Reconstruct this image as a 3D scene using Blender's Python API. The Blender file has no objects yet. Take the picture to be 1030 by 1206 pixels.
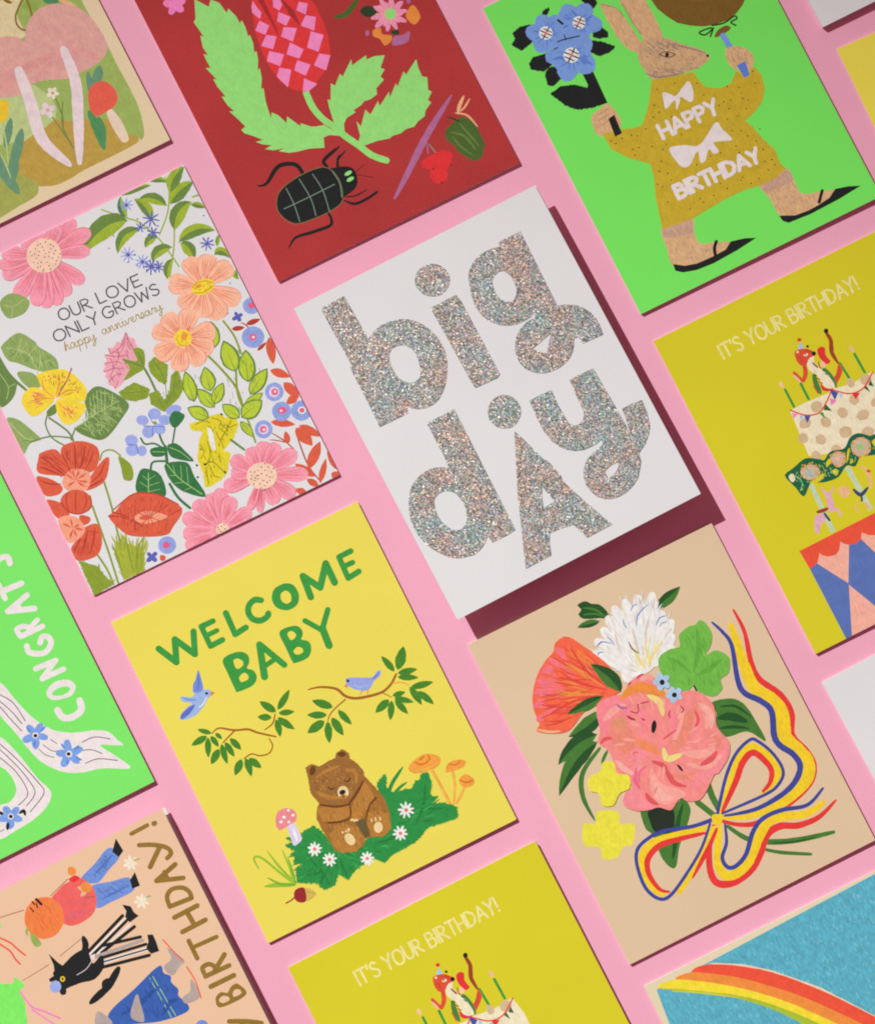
import bpy, math, random
from mathutils import Vector, Matrix
from mathutils.geometry import tessellate_polygon

S = bpy.context.scene
COL = S.collection

# ------------------------------------------------------------------ camera
PITCH, ROLL, DIST = 0.140917, -0.016551, 1.511300
rot = Matrix.Rotation(ROLL, 3, 'Y') @ Matrix.Rotation(PITCH, 3, 'X')
cam_data = bpy.data.cameras.new('camera')
cam = bpy.data.objects.new('camera', cam_data)
COL.objects.link(cam)
cam.matrix_world = Matrix.Translation(rot @ Vector((0, 0, DIST))) @ rot.to_4x4()
cam_data.sensor_fit = 'VERTICAL'
cam_data.sensor_height = 24.0
cam_data.lens = 4500.0 / 1206.0 * 24.0
cam_data.clip_start = 0.05
cam_data.clip_end = 50
S.camera = cam
S.cycles.pixel_filter_type = 'BLACKMAN_HARRIS'
S.cycles.filter_width = 2.0

# ------------------------------------------------------------------ light
w = bpy.data.worlds.new('World')
S.world = w
w.use_nodes = True
bg = w.node_tree.nodes['Background']
bg.inputs[0].default_value = (1.0, 0.42, 0.50, 1)      # added pinkish ambient fill, tint picked to give the shade its wine colour
bg.inputs[1].default_value = 0.235

EL, AZ = math.radians(38), math.atan2(0.655, -0.755)    # the one hard studio lamp, high on the upper left
LDIR = Vector((math.cos(EL) * math.cos(AZ), math.cos(EL) * math.sin(AZ), math.sin(EL)))
AIM = Vector((0.23, -0.53, 0.0))
ld = bpy.data.lights.new('studio_lamp', 'SPOT')
ld.energy = 2330
ld.color = (0.835, 0.965, 0.955)
ld.shadow_soft_size = 0.018
ld.spot_size = math.radians(16.5)
ld.spot_blend = 1.0
lamp = bpy.data.objects.new('studio_lamp', ld)
COL.objects.link(lamp)
lamp.location = LDIR * 6.0
lamp.rotation_euler = (AIM - lamp.location).to_track_quat('-Z', 'Y').to_euler()
S.view_settings.view_transform = 'Standard'
S.view_settings.look = 'None'
S.view_settings.exposure = 0.0
S.view_settings.gamma = 1.0

# ------------------------------------------------------------------ colours and materials
def lin(c):
    c /= 255.0
    return c / 12.92 if c <= 0.04045 else ((c + 0.055) / 1.055) ** 2.4

COLORS = {
 # print inks (sRGB)
 'green': (61,152,64), 'blueL': (158,182,222), 'blue': (118,140,214), 'blueD': (96,112,196), 'white': (240,238,232),
 'salmon': (228,122,96), 'ink': (32,32,32), 'brown': (168,96,40), 'leaf': (72,132,42), 'orange': (240,160,66), 'orangeL': (238,178,76),
 'orangeD': (214,112,40), 'periw': (152,164,222), 'gbush': (44,142,66), 'gbushD': (34,120,56), 'lilac': (220,206,226), 'pink2': (236,138,142),
 'gl': (150,188,52), 'gl2': (118,172,50), 'dred': (152,40,40), 'tan': (212,178,86), 'bear': (162,106,46), 'bearL': (184,124,54), 'bear2': (156,104,50),
 'bearD': (104,62,26), 'bearK': (104,88,52), 'cream': (238,208,150),
 'lg': (160,180,54), 'dg': (110,138,66), 'teal': (80,122,92), 'navy': (92,98,178), 'ink2': (88,84,92), 'gold': (170,140,62), 'pinkd': (246,156,172),
 'coral2': (224,98,108), 'cream2': (246,204,176), 'olive2': (146,168,96), 'lg2': (184,202,128), 'olive3': (108,136,72), 'olive4': (146,136,26),
 'yel': (244,212,60), 'yel2': (224,206,44), 'oran': (240,152,62), 'mauve': (178,96,112), 'white2': (232,230,228), 'olivel': (138,156,48), 'lime': (186,204,58),
 'lime2': (170,176,58), 'pinkc': (238,166,176), 'lilacb': (158,170,226), 'gdark': (56,116,66), 'lveing': (170,202,120), 'copp': (220,94,66), 'coppd': (182,62,48),
 'poppale': (244,160,130), 'bluef': (140,160,214), 'pinkh': (236,92,128), 'peach': (250,186,154), 'orline': (230,112,76), 'gold2': (206,150,40),
 'mgreen': (160,180,94), 'mtan': (226,206,158), 'mgl': (190,202,134), 'mgold': (190,156,70), 'mgreen2': (166,168,84), 'mgreen3': (150,172,82), 'teal2': (84,140,92),
 'peachl': (236,180,132), 'gold3': (140,110,32), 'mpink': (224,166,154), 'mpink2': (222,152,144), 'mpink3': (226,158,150), 'mstem': (234,212,212),
 'mgd': (122,138,72), 'mstem2': (236,222,200), 'teal3': (106,148,114), 'tealg': (82,144,90), 'yelm': (238,196,46), 'mcream': (234,210,182), 'redm': (232,96,76),
 'neon2': (154,226,122), 'redt': (228,58,58), 'beetred2': (172,44,46), 'pinkt': (248,142,194), 'pinkh2': (244,134,190), 'bgreen': (78,104,44), 'bgreend': (44,66,38),
 'bgreen2': (104,128,62), 'pinkw': (240,150,180), 'oran2': (236,142,64), 'mauve2': (180,108,150), 'grayg': (128,150,132), 'redb': (228,52,54), 'olive5': (116,112,62),
 'bluef2': (124,160,222), 'bluef3': (92,132,210), 'gdark2': (30,70,40), 'balloon': (126,92,34), 'brownm': (134,98,38), 'furl': (220,176,128), 'furl2': (210,170,124),
 'furd': (164,138,122), 'furd2': (204,162,136), 'sweater': (204,174,46), 'white3': (236,224,220), 'lilac3': (226,204,226),
 'cream3': (240,226,150), 'peachp': (240,190,160), 'cream4': (240,226,190), 'tan2': (212,182,140), 'navy2': (70,82,160), 'dkg': (44,104,60), 'pbl': (172,200,224),
 'redo': (222,78,52), 'redbr': (160,64,36), 'dgarl': (30,98,66), 'garl': (120,190,120), 'lime3': (160,206,120), 'blueh': (92,116,178), 'peachh': (244,176,154), 'redt2': (236,84,58),
 'duskl': (92,66,84), 'goldb': (146,112,44), 'neon': (128,232,98), 'browns': (160,96,60), 'jeans': (112,142,208), 'jeansd': (86,114,184), 'redpk': (236,98,92),
 'orang3': (238,126,66), 'orang4': (228,106,56), 'lilacb2': (200,206,240), 'white4': (240,224,198), 'bluesk': (60,96,172), 'blueskd': (48,80,152), 'greyp': (178,160,152),
 'pgl': (72,122,50), 'pgd': (38,82,38), 'pgk': (38,48,34), 'whitef': (240,234,226), 'whites': (218,204,190), 'pyel': (238,218,130), 'blueln': (120,150,204),
 'redfan': (244,104,70), 'redfan2': (226,72,58), 'pinkfan': (244,116,126), 'clov': (116,184,72), 'clov2': (100,168,60), 'peony': (244,140,134), 'peonyl': (246,164,150),
 'peonyd': (234,136,114), 'peonyp': (246,134,142), 'peonyr': (226,88,90), 'peonym': (180,52,64), 'yel3': (234,222,66), 'ribr': (230,58,54), 'riby': (242,204,40), 'ribb': (64,72,148),
 'tealb': (92,174,192), 'tealk': (52,120,136), 'creamr': (238,208,180), 'redr': (238,84,58), 'orar': (240,142,62), 'yelr': (244,220,56), 'grer': (172,192,52), 'limer': (206,206,60),
 # card stocks
 'c_mush': (230,206,166), 'c_beetle': (179,55,53), 'c_rabbit': (122,234,96), 'c_white': (226,223,221), 'c_yellow': (240,222,82), 'c_cake': (217,204,38),
 'c_congrats': (126,230,104), 'c_baby': (235,217,88), 'c_bouquet': (224,194,158), 'c_party': (233,191,156), 'c_rainbow': (230,212,176),
 'bearM': (138,88,38), 'bearF': (196,140,70), 'dkg2': (76,128,64), 'tan3': (214,180,156), 'pbl2': (168,186,180), 'navy3': (62,72,96), 'peachp2': (236,186,128), 'tealk2': (80,156,174), 'pinkpeo': (246,142,148), 'peonyd2': (226,146,112), 'peonyl2': (246,176,160), 'peonyo': (240,140,92), 'pinkmag': (232,104,136), 'pinkhorse': (228,172,186), 'polew': (196,212,176), 'stripew': (238,232,228), 'sweatD': (186,156,36), 'grassL': (70,168,80), 'tealb2': (128,194,206), 'core': (228,224,216), 'backdrop': (241,168,189), 'foam': (200,196,190),
}
_mats = {}
def mat(name):
    """card stock or gouache ink: procedural mottling in the colour, faint paper tooth in the relief"""
    if name in _mats: return _mats[name]
    m = bpy.data.materials.new('ink_' + name if not name.startswith('c_') else 'stock_' + name[2:])
    m.use_nodes = True
    nt = m.node_tree; N = nt.nodes; L = nt.links
    b = N['Principled BSDF']
    if name == 'GLIT':
        return glitter(m, nt, N, L, b, name)
    c = [lin(v) for v in COLORS[name]]
    tc = N.new('ShaderNodeTexCoord')
    flat = name.startswith('c_') or name in ('backdrop', 'core', 'foam')
    n1 = N.new('ShaderNodeTexNoise'); n1.inputs['Scale'].default_value = 22 if flat else 260; n1.inputs['Detail'].default_value = 4
    n2 = N.new('ShaderNodeTexNoise'); n2.inputs['Scale'].default_value = 1500 if flat else 1100; n2.inputs['Detail'].default_value = 2
    L.new(tc.outputs['Object'], n1.inputs['Vector'])
    if flat:
        L.new(tc.outputs['Object'], n2.inputs['Vector'])
    else:   # brush drag: stretch the fine noise
        mp = N.new('ShaderNodeMapping'); mp.inputs['Rotation'].default_value = (0, 0, 0.6 + (len(name) * 1.7 + ord(name[0])) % 3.1)
        mp.inputs['Scale'].default_value = (1, 0.4, 1)
        L.new(tc.outputs['Object'], mp.inputs['Vector']); L.new(mp.outputs['Vector'], n2.inputs['Vector'])
    a1, a2 = (0.04, 0.05) if flat else (0.13, 0.15)
    if name in ('tealb',): a1, a2 = 0.2, 0.3
    if name in ('furl', 'furl2', 'furd2', 'furd'): a2 = 0.3
    if name in ('c_beetle',): a1, a2 = 0.22, 0.2
    if name in ('neon2', 'neon', 'pinkt', 'blueh', 'redt2', 'white3', 'c_rabbit', 'c_congrats'): a1, a2 = min(a1, 0.10), min(a2, 0.10)
    r1 = N.new('ShaderNodeMapRange'); r1.inputs['From Min'].default_value = 0.3; r1.inputs['From Max'].default_value = 0.7
    r1.inputs['To Min'].default_value = 1 - a1 / 2; r1.inputs['To Max'].default_value = 1 + a1 / 2
    r2 = N.new('ShaderNodeMapRange'); r2.inputs['From Min'].default_value = 0.3; r2.inputs['From Max'].default_value = 0.7
    r2.inputs['To Min'].default_value = 1 - a2 / 2; r2.inputs['To Max'].default_value = 1 + a2 / 2
    L.new(n1.outputs['Fac'], r1.inputs['Value']); L.new(n2.outputs['Fac'], r2.inputs['Value'])
    mu = N.new('ShaderNodeMath'); mu.operation = 'MULTIPLY'
    L.new(r1.outputs['Result'], mu.inputs[0]); L.new(r2.outputs['Result'], mu.inputs[1])
    sc = N.new('ShaderNodeVectorMath'); sc.operation = 'SCALE'; sc.inputs[0].default_value = c
    L.new(mu.outputs[0], sc.inputs['Scale'])
    L.new(sc.outputs['Vector'], b.inputs['Base Color'])
    b.inputs['Roughness'].default_value = 0.75
    b.inputs['Specular IOR Level'].default_value = 0.18
    if flat:
        bp = N.new('ShaderNodeBump'); bp.inputs['Strength'].default_value = 0.25; bp.inputs['Distance'].default_value = 0.00004
        n3 = N.new('ShaderNodeTexNoise'); n3.inputs['Scale'].default_value = 2600 if name != 'backdrop' else 1700; n3.inputs['Detail'].default_value = 3
        L.new(tc.outputs['Object'], n3.inputs['Vector']); L.new(n3.outputs['Fac'], bp.inputs['Height'])
        L.new(bp.outputs['Normal'], b.inputs['Normal'])
    _mats[name] = m
    return m

def glitter(m, nt, N, L, b, name):
    """holographic glitter: every voronoi cell is one flake with its own tilt, its coloured sparkle put into the base colour"""
    m.name = 'holographic_glitter'
    tc = N.new('ShaderNodeTexCoord')
    v = N.new('ShaderNodeTexVoronoi'); v.inputs['Scale'].default_value = 2600
    L.new(tc.outputs['Object'], v.inputs['Vector'])
    sep = N.new('ShaderNodeSeparateColor'); L.new(v.outputs['Color'], sep.inputs[0])
    lo = N.new('ShaderNodeTexNoise'); lo.inputs['Scale'].default_value = 75; lo.inputs['Detail'].default_value = 2
    L.new(tc.outputs['Object'], lo.inputs['Vector'])
    rp = N.new('ShaderNodeValToRGB'); e = rp.color_ramp.elements
    e[0].position = 0.0; e[0].color = (lin(222), lin(158), lin(116), 1)
    e[1].position = 1.0; e[1].color = (lin(150), lin(205), lin(200), 1)
    for p, c in ((0.22, (218,180,164)), (0.36, (172,192,170)), (0.52, (190,168,212)), (0.68, (216,196,146)), (0.84, (146,204,204))):
        q = rp.color_ramp.elements.new(p); q.color = tuple(lin(k) for k in c) + (1,)
    mx = N.new('ShaderNodeMath'); mx.operation = 'MULTIPLY_ADD'; mx.inputs[1].default_value = 0.8; 
    L.new(sep.outputs[0], mx.inputs[0])
    lr = N.new('ShaderNodeMapRange'); lr.inputs['From Min'].default_value = 0.35; lr.inputs['From Max'].default_value = 0.65
    lr.inputs['To Min'].default_value = -0.04; lr.inputs['To Max'].default_value = 0.26
    L.new(lo.outputs['Fac'], lr.inputs['Value']); L.new(lr.outputs['Result'], mx.inputs[2])
    L.new(mx.outputs[0], rp.inputs['Fac'])
    val = N.new('ShaderNodeMapRange'); val.inputs['To Min'].default_value = 0.30; val.inputs['To Max'].default_value = 1.12  # bright and dull flakes painted at random, standing in for glints
    L.new(sep.outputs[1], val.inputs['Value'])
    sc = N.new('ShaderNodeVectorMath'); sc.operation = 'SCALE'
    L.new(rp.outputs['Color'], sc.inputs[0]); L.new(val.outputs['Result'], sc.inputs['Scale'])
    L.new(sc.outputs['Vector'], b.inputs['Base Color'])
    geo = N.new('ShaderNodeNewGeometry')
    sub = N.new('ShaderNodeVectorMath'); sub.operation = 'SUBTRACT'; sub.inputs[1].default_value = (0.5, 0.5, 0.5)
    L.new(v.outputs['Color'], sub.inputs[0])
    s2 = N.new('ShaderNodeVectorMath'); s2.operation = 'SCALE'; s2.inputs['Scale'].default_value = 0.55
    L.new(sub.outputs['Vector'], s2.inputs[0])
    ad = N.new('ShaderNodeVectorMath'); ad.operation = 'ADD'
    L.new(geo.outputs['Normal'], ad.inputs[0]); L.new(s2.outputs['Vector'], ad.inputs[1])
    nm = N.new('ShaderNodeVectorMath'); nm.operation = 'NORMALIZE'; L.new(ad.outputs['Vector'], nm.inputs[0])
    L.new(nm.outputs['Vector'], b.inputs['Normal'])
    b.inputs['Metallic'].default_value = 0.12
    b.inputs['Roughness'].default_value = 0.42
    _mats[name] = m
    return m

# ------------------------------------------------------------------ helpers
MM = 0.001
W2, H2 = 107.95 / 2, 140.0 / 2          # card size, mm

def tag(o, label=None, cat=None, group=None, kind=None):
    for k, v in (('label', label), ('category', cat), ('group', group), ('kind', kind)):
        if v: o[k] = v
    return o

def mesh_obj(name, verts, faces, mats, fmat=None, parent=None):
    me = bpy.data.meshes.new(name)
    me.from_pydata([(x * MM, y * MM, z * MM) for x, y, z in verts], [], faces)
    for m in mats: me.materials.append(m)
    if fmat: me.polygons.foreach_set('material_index', fmat)
    me.update()
    o = bpy.data.objects.new(name, me)
    COL.objects.link(o)
    o.parent = parent
    return o

def catmull(pts, closed, n=6):
    out = []; k = len(pts)
    if k < 3 and not closed: return list(pts)
    rng = range(k) if closed else range(k - 1)
    for i in rng:
        if closed: p0, p1, p2, p3 = pts[i - 1], pts[i], pts[(i + 1) % k], pts[(i + 2) % k]
        else: p0, p1, p2, p3 = pts[max(i - 1, 0)], pts[i], pts[i + 1], pts[min(i + 2, k - 1)]
        for j in range(n):
            t = j / n; t2 = t * t; t3 = t2 * t
            out.append(tuple(0.5 * (2 * b + (c - a) * t + (2 * a - 5 * b + 4 * c - d) * t2 + (3 * b - a - 3 * c + d) * t3)
                             for a, b, c, d in zip(p0, p1, p2, p3)))
    if not closed: out.append(tuple(pts[-1]))
    return out

RND = random.Random(7)
def jitter_line(pts, amp):
    """slightly uneven hand-painted outline"""
    out = []
    for i, p in enumerate(pts):
        a = pts[i - 1]; b = pts[(i + 1) % len(pts)]
        dx, dy = b[0] - a[0], b[1] - a[1]; l = math.hypot(dx, dy) or 1
        d = RND.uniform(-amp, amp)
        out.append((p[0] - dy / l * d, p[1] + dx / l * d))
    return out

def resample(pts, step, closed=True):
    out = []; k = len(pts)
    for i in range(k if closed else k - 1):
        a, b = pts[i], pts[(i + 1) % k]
        d = math.hypot(b[0] - a[0], b[1] - a[1]); n = max(1, int(d / step))
        for j in range(n): out.append((a[0] + (b[0] - a[0]) * j / n, a[1] + (b[1] - a[1]) * j / n))
    return out

def fill(rings):
    """outer ring (+ holes) -> triangles (as lists of 2D points)"""
    allp = [p for r in rings for p in r]
    tris = tessellate_polygon([[Vector((x, y, 0)) for x, y in r] for r in rings])
    return [[allp[i] for i in t] for t in tris]

def ribbon(pts, wf):
    """triangles of a tapered round-capped brush stroke"""
    n = len(pts); L = []; R = []
    dist = [0]
    for i in range(1, n): dist.append(dist[-1] + math.hypot(pts[i][0] - pts[i-1][0], pts[i][1] - pts[i-1][1]))
    tot = dist[-1] or 1
    for i, p in enumerate(pts):
        a = pts[max(i - 1, 0)]; b = pts[min(i + 1, n - 1)]
        dx, dy = b[0] - a[0], b[1] - a[1]; l = math.hypot(dx, dy) or 1
        h = wf(dist[i] / tot) / 2 * RND.uniform(0.96, 1.04)
        L.append((p[0] - dy / l * h, p[1] + dx / l * h)); R.append((p[0] + dy / l * h, p[1] - dx / l * h))
    T = []
    for i in range(n - 1):
        T.append([L[i], R[i], R[i+1]]); T.append([L[i], R[i+1], L[i+1]])
    for end, (A, B, q, r_) in enumerate(((L[0], R[0], pts[0], pts[1]), (R[-1], L[-1], pts[-1], pts[-2]))):
        dx, dy = q[0] - r_[0], q[1] - r_[1]; l = math.hypot(dx, dy) or 1
        h = math.hypot(A[0] - q[0], A[1] - q[1])
        if h < 0.06: continue
        arc = []; a0 = math.atan2(A[1] - q[1], A[0] - q[0])
        am = math.atan2(dy, dx); d = (am - a0 + math.pi) % (2 * math.pi) - math.pi
        sgn = 1 if d > 0 else -1
        for j in range(7): arc.append((q[0] + h * math.cos(a0 + sgn * math.pi * j / 6), q[1] + h * math.sin(a0 + sgn * math.pi * j / 6)))
        for j in range(6): T.append([q, arc[j], arc[j+1]])
    return T

def disc(cx, cy, rx, ry, ang=0, n=None, wob=0.03):
    n = n or (10 if rx < 1.2 else 24); ca, sa = math.cos(ang), math.sin(ang); out = []
    for i in range(n):
        t = 2 * math.pi * i / n; k = 1 + RND.uniform(-wob, wob)
        x, y = rx * k * math.cos(t), ry * k * math.sin(t)
        out.append((cx + x * ca - y * sa, cy + x * sa + y * ca))
    return [[(cx, cy), out[i], out[(i + 1) % n]] for i in range(n)]

def leaf_outline(b, c, t, w, n=9):
    """curved leaf: quadratic spine b-c-t, returns left and right sides"""
    L = []; R = []
    for i in range(n + 1):
        s = i / n
        x = (1-s)**2*b[0] + 2*s*(1-s)*c[0] + s*s*t[0]; y = (1-s)**2*b[1] + 2*s*(1-s)*c[1] + s*s*t[1]
        dx = 2*(1-s)*(c[0]-b[0]) + 2*s*(t[0]-c[0]); dy = 2*(1-s)*(c[1]-b[1]) + 2*s*(t[1]-c[1]); l = math.hypot(dx, dy) or 1
        h = w / 2 * (math.sin(math.pi * s ** 0.85) ** 0.8 if 0 < s < 1 else 0) * RND.uniform(0.95, 1.05)
        L.append((x - dy/l*h, y + dx/l*h)); R.append((x + dy/l*h, y - dx/l*h))
    sp = [((a[0]+b_[0])/2, (a[1]+b_[1])/2) for a, b_ in zip(L, R)]
    return L, R, sp

def clip(tri):
    poly = tri
    for ax, lim, sg in ((0, W2 - .02, 1), (0, W2 - .02, -1), (1, H2 - .02, 1), (1, H2 - .02, -1)):
        if not poly: return []
        out = []
        for i in range(len(poly)):
            a, b = poly[i - 1], poly[i]
            ia, ib = a[ax] * sg <= lim, b[ax] * sg <= lim
            if ia != ib:
                t = (lim * sg - a[ax]) / (b[ax] - a[ax]); out.append((a[0] + (b[0]-a[0])*t, a[1] + (b[1]-a[1])*t))
            if ib: out.append(b)
        poly = out
    return poly

GLYPH = {   # single-stroke letters drawn in a unit-high box: width, then polylines
 'A': (.72, ['0,0 .36,1 .72,0', '.12,.33 .6,.33']), 'B': (.6, ['0,0 0,1 .4,.97 .5,.78 .38,.56 0,.53', '.38,.55 .58,.42 .58,.15 .4,0 0,0']),
 'D': (.66, ['0,0 0,1 .3,.96 .6,.75 .66,.45 .5,.12 .25,0 0,0']), 'E': (.52, ['.52,1 0,1 0,0 .52,0', '0,.52 .42,.52']),
 'G': (.74, ['.68,.82 .5,.98 .25,.97 .05,.75 0,.45 .12,.12 .38,0 .62,.08 .72,.42 .42,.42']), 'H': (.62, ['0,0 0,1', '.62,0 .62,1', '0,.5 .62,.5']),
 'I': (.06, ['.03,0 .03,1']), 'L': (.48, ['0,1 0,0 .48,0']), 'N': (.66, ['0,0 0,1 .66,0 .66,1']),
 'O': (.76, ['.38,1 .12,.88 0,.5 .1,.14 .38,0 .66,.14 .76,.5 .64,.88 .38,1']), 'P': (.56, ['0,0 0,1 .38,.97 .54,.76 .4,.5 0,.45']),
 'R': (.6, ['0,0 0,1 .38,.97 .54,.76 .4,.54 0,.48', '.2,.48 .6,0']), 'S': (.54, ['.5,.86 .3,1 .06,.88 .06,.66 .3,.52 .5,.36 .48,.12 .24,0 0,.13']),
 'T': (.62, ['.31,0 .31,1', '0,1 .62,1']), 'U': (.64, ['0,1 .02,.3 .16,.04 .34,0 .52,.08 .62,.32 .64,1']), 'V': (.68, ['0,1 .34,0 .68,1']),
 'W': (.9, ['0,1 .2,0 .45,.8 .68,0 .9,1']), 'Y': (.62, ['0,1 .32,.48 .62,1', '.32,.5 .26,0']), "'": (.08, ['.06,1 .02,.76']), '!': (.08, ['.04,1 .04,.3', '.04,.04 .04,.0']),
 ' ': (.22, []),
 'h': (.62, ['0,.02 .18,1.35 .26,1.5 .2,1.3 .08,0 .2,.75 .36,.9 .4,.3 .5,.02 .62,.2']), 'a': (.72, ['.48,.8 .2,.9 .02,.5 .12,.08 .3,.1 .5,.8 .48,.15 .6,.02 .72,.2']),
 'p': (.66, ['0,.6 .14,.85 .04,-.9', '.12,.5 .34,.95 .54,.6 .42,.08 .14,.05 .4,0 .66,.2']), 'y': (.64, ['0,.9 .06,.2 .3,.15 .46,.9 .4,-.5 .16,-.9 .1,-.6 .64,.2']),
 'n': (.72, ['0,.6 .1,.88 .1,0 .28,.78 .44,.84 .46,.15 .58,.02 .72,.2']), 'i': (.34, ['0,.6 .1,.88 .12,.1 .22,.02 .34,.2', '.12,1.3 .13,1.36']),
 'v': (.56, ['0,.85 .16,.02 .42,.88 .56,.8']), 'e': (.52, ['0,.3 .3,.6 .26,.9 .08,.75 .08,.15 .28,.02 .52,.25']),
 'r': (.48, ['0,.3 .14,1 .2,.8 .36,.8 .34,.1 .48,.1']), 's': (.46, ['0,.2 .24,1 .34,.4 .2,.02 .04,.1 .46,.2']),
}
def text_strokes(txt, h, p0, p1):
    gap = .17 if txt.isupper() or 'I' in txt else .02
    total = sum(GLYPH[c][0] + gap for c in txt) - gap
    dx, dy = p1[0] - p0[0], p1[1] - p0[1]; L = math.hypot(dx, dy); ux, uy = dx / L, dy / L
    kx = L / total; x = 0; res = []
    for c in txt:
        wd, polys = GLYPH[c]
        for s in polys:
            pl = [tuple(map(float, q.split(','))) for q in s.split()]
            jy = RND.uniform(-.02, .02)
            res.append((c, [(p0[0] + (x + a) * kx * ux - (b + jy) * h * uy, p0[1] + (x + a) * kx * uy + (b + jy) * h * ux) for a, b in pl]))
        x += wd + gap
    return res

def shapes(line):
    """one DSL line -> list of (colour, triangles)"""
    t = line.split(); op = t[0]
    if op == 'X':
        p0, p1 = (tuple(map(float, q.split(','))) for q in t[4:6]); wd = float(t[2]); out = []
        txt = ' '.join(t[6:])
        for c, pl in text_strokes(txt, float(t[3]), p0, p1):
            q = pl if c in 'AEHILNTVWYM!\'' or wd < .5 and len(pl) < 3 else (catmull(pl, False, 2) if c not in 'BPRD' else resample(pl, 1.0, False) + [pl[-1]])
            if wd < .9 and c not in 'AEHILNTVWYM!\'': out.append((t[1], ribbon(catmull(pl, False, 5) if c not in 'BPRDU' else q, lambda s: wd))); continue
            for a_, b_ in zip(q[:-1], q[1:]): out.append((t[1], ribbon([a_, b_], lambda s: wd)))
        return out
    nums = []; pts = [[]]; cols = []
    for q in t[1:]:
        if q == '|': pts.append([])
        elif ',' in q: pts[-1].append(tuple(map(float, q.split(','))))
        else:
            try: nums.append(float(q))
            except ValueError: cols.append(q)
    c = cols[0]; P = pts[0]
    if op in 'Pp':
        rings = [catmull(r, True, 6) if op == 'P' else r for r in pts]
        if op == 'P' and c != 'GLIT': rings = [jitter_line(r, 0.05) for r in rings]
        return [(c, fill(rings))]
    if op == 'R':     # a filled shape whose edge is broken up by small pointed tufts
        base = resample(P, 0.5); T = fill([P]); k = len(base)
        ar = sum(base[i-1][0]*base[i][1] - base[i][0]*base[i-1][1] for i in range(k)); sg = -1 if ar > 0 else 1
        for i in range(k):
            a = base[i]; b = base[(i + RND.choice((1, 1, 2))) % k]; dx, dy = b[0]-a[0], b[1]-a[1]; l = math.hypot(dx, dy) or 1
            d = RND.uniform(.3, 1.5) * nums[0] * sg; s_ = RND.uniform(0, .8)
            T.append([a, b, (a[0] + dx*s_ - dy/l*d, a[1] + dy*s_ + dx/l*d)])
        return [(c, T[:len(fill([P]))])] + [(c, T[len(fill([P]))::2]), (c, T[len(fill([P])) + 1::2])]
    if op == 'S' and nums[0] > 1.2:
        q = catmull(P, False, 3); return [(c, ribbon([a, b], lambda s: nums[0])) for a, b in zip(q[:-1], q[1:])]
    if op == 'S':
        q = catmull(P, False, 6); return [(c, ribbon(q, lambda s: nums[0]))]
    if op == 's':
        return [(c, ribbon([a, b], lambda s: nums[0])) for a, b in zip(P[:-1], P[1:])]
    if op == 'K':
        w0, w1, w2 = nums; q = catmull(P, False, 8)
        return [(c, ribbon(q, lambda s: w0 + (w1-w0)*math.sin(min(s, .5)*math.pi)**.6 if s < .5 else w2 + (w1-w2)*math.sin(min(1-s, .5)*math.pi)**.6))]
    if op == 'E':
        return [(c, disc(P[0][0], P[0][1], nums[0], nums[1], math.radians(nums[2]) if len(nums) > 2 else 0, wob=.015))]
    if op == 'D':
        return [(c, disc(x, y, nums[0]*RND.uniform(.85, 1.15), nums[0]*RND.uniform(.85, 1.15), wob=.08)) for x, y in P]
    if op == 'L':
        b, tp = P; m = ((b[0]+tp[0])/2 + (b[1]-tp[1])*RND.uniform(-.06, .06), (b[1]+tp[1])/2)
        L_, R_, sp = leaf_outline(b, m, tp, nums[0])
        return [(c, fill([L_ + R_[-2:0:-1]]))]
    if op == 'M':
        L_, R_, sp = leaf_outline(P[0], P[1], P[2], nums[0], 12)
        return [(cols[0], fill([L_ + sp[-2:0:-1]])), (cols[1], fill([R_ + sp[-2:0:-1]])),
                (cols[1], ribbon(sp[:-1], lambda s: .45*(1-s*.6)))]
    if op == 'N':
        b, tp = P; m = ((b[0]+tp[0])/2, (b[1]+tp[1])/2); L_, R_, sp = leaf_outline(b, m, tp, nums[0])
        bi = (b[0]+(tp[0]-b[0])*.05, b[1]+(tp[1]-b[1])*.05); ti = (b[0]+(tp[0]-b[0])*.93, b[1]+(tp[1]-b[1])*.93)
        off = (-(tp[1]-b[1])*.012, (tp[0]-b[0])*.012); mi = (m[0]+off[0]*2, m[1]+off[1]*2)
        l2, r2, s2 = leaf_outline(bi, mi, ti, nums[0]*.78)
        return [(cols[1], fill([L_ + R_[-2:0:-1]])), (cols[0], fill([l2 + r2[-2:0:-1]])), (cols[1], ribbon(s2[:7], lambda s: .35*(1-s*.7)))]
    if op == 'F':
        r, n, wd = nums[0], int(nums[1]), nums[2]; cx, cy = P[0]; out = []; a0 = RND.uniform(0, 2)
        for i in range(n):
            a = a0 + 2*math.pi*i/n + RND.uniform(-.06, .06); rr = r*RND.uniform(.9, 1.04)
            out.append((c, disc(cx + math.cos(a)*rr*.55, cy + math.sin(a)*rr*.55, rr*.48, wd*.5*RND.uniform(.9, 1.1), a, 12, .05)))
        out.append((cols[1], disc(cx, cy, r*.24, r*.24, 0, 12)))
        return out
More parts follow.
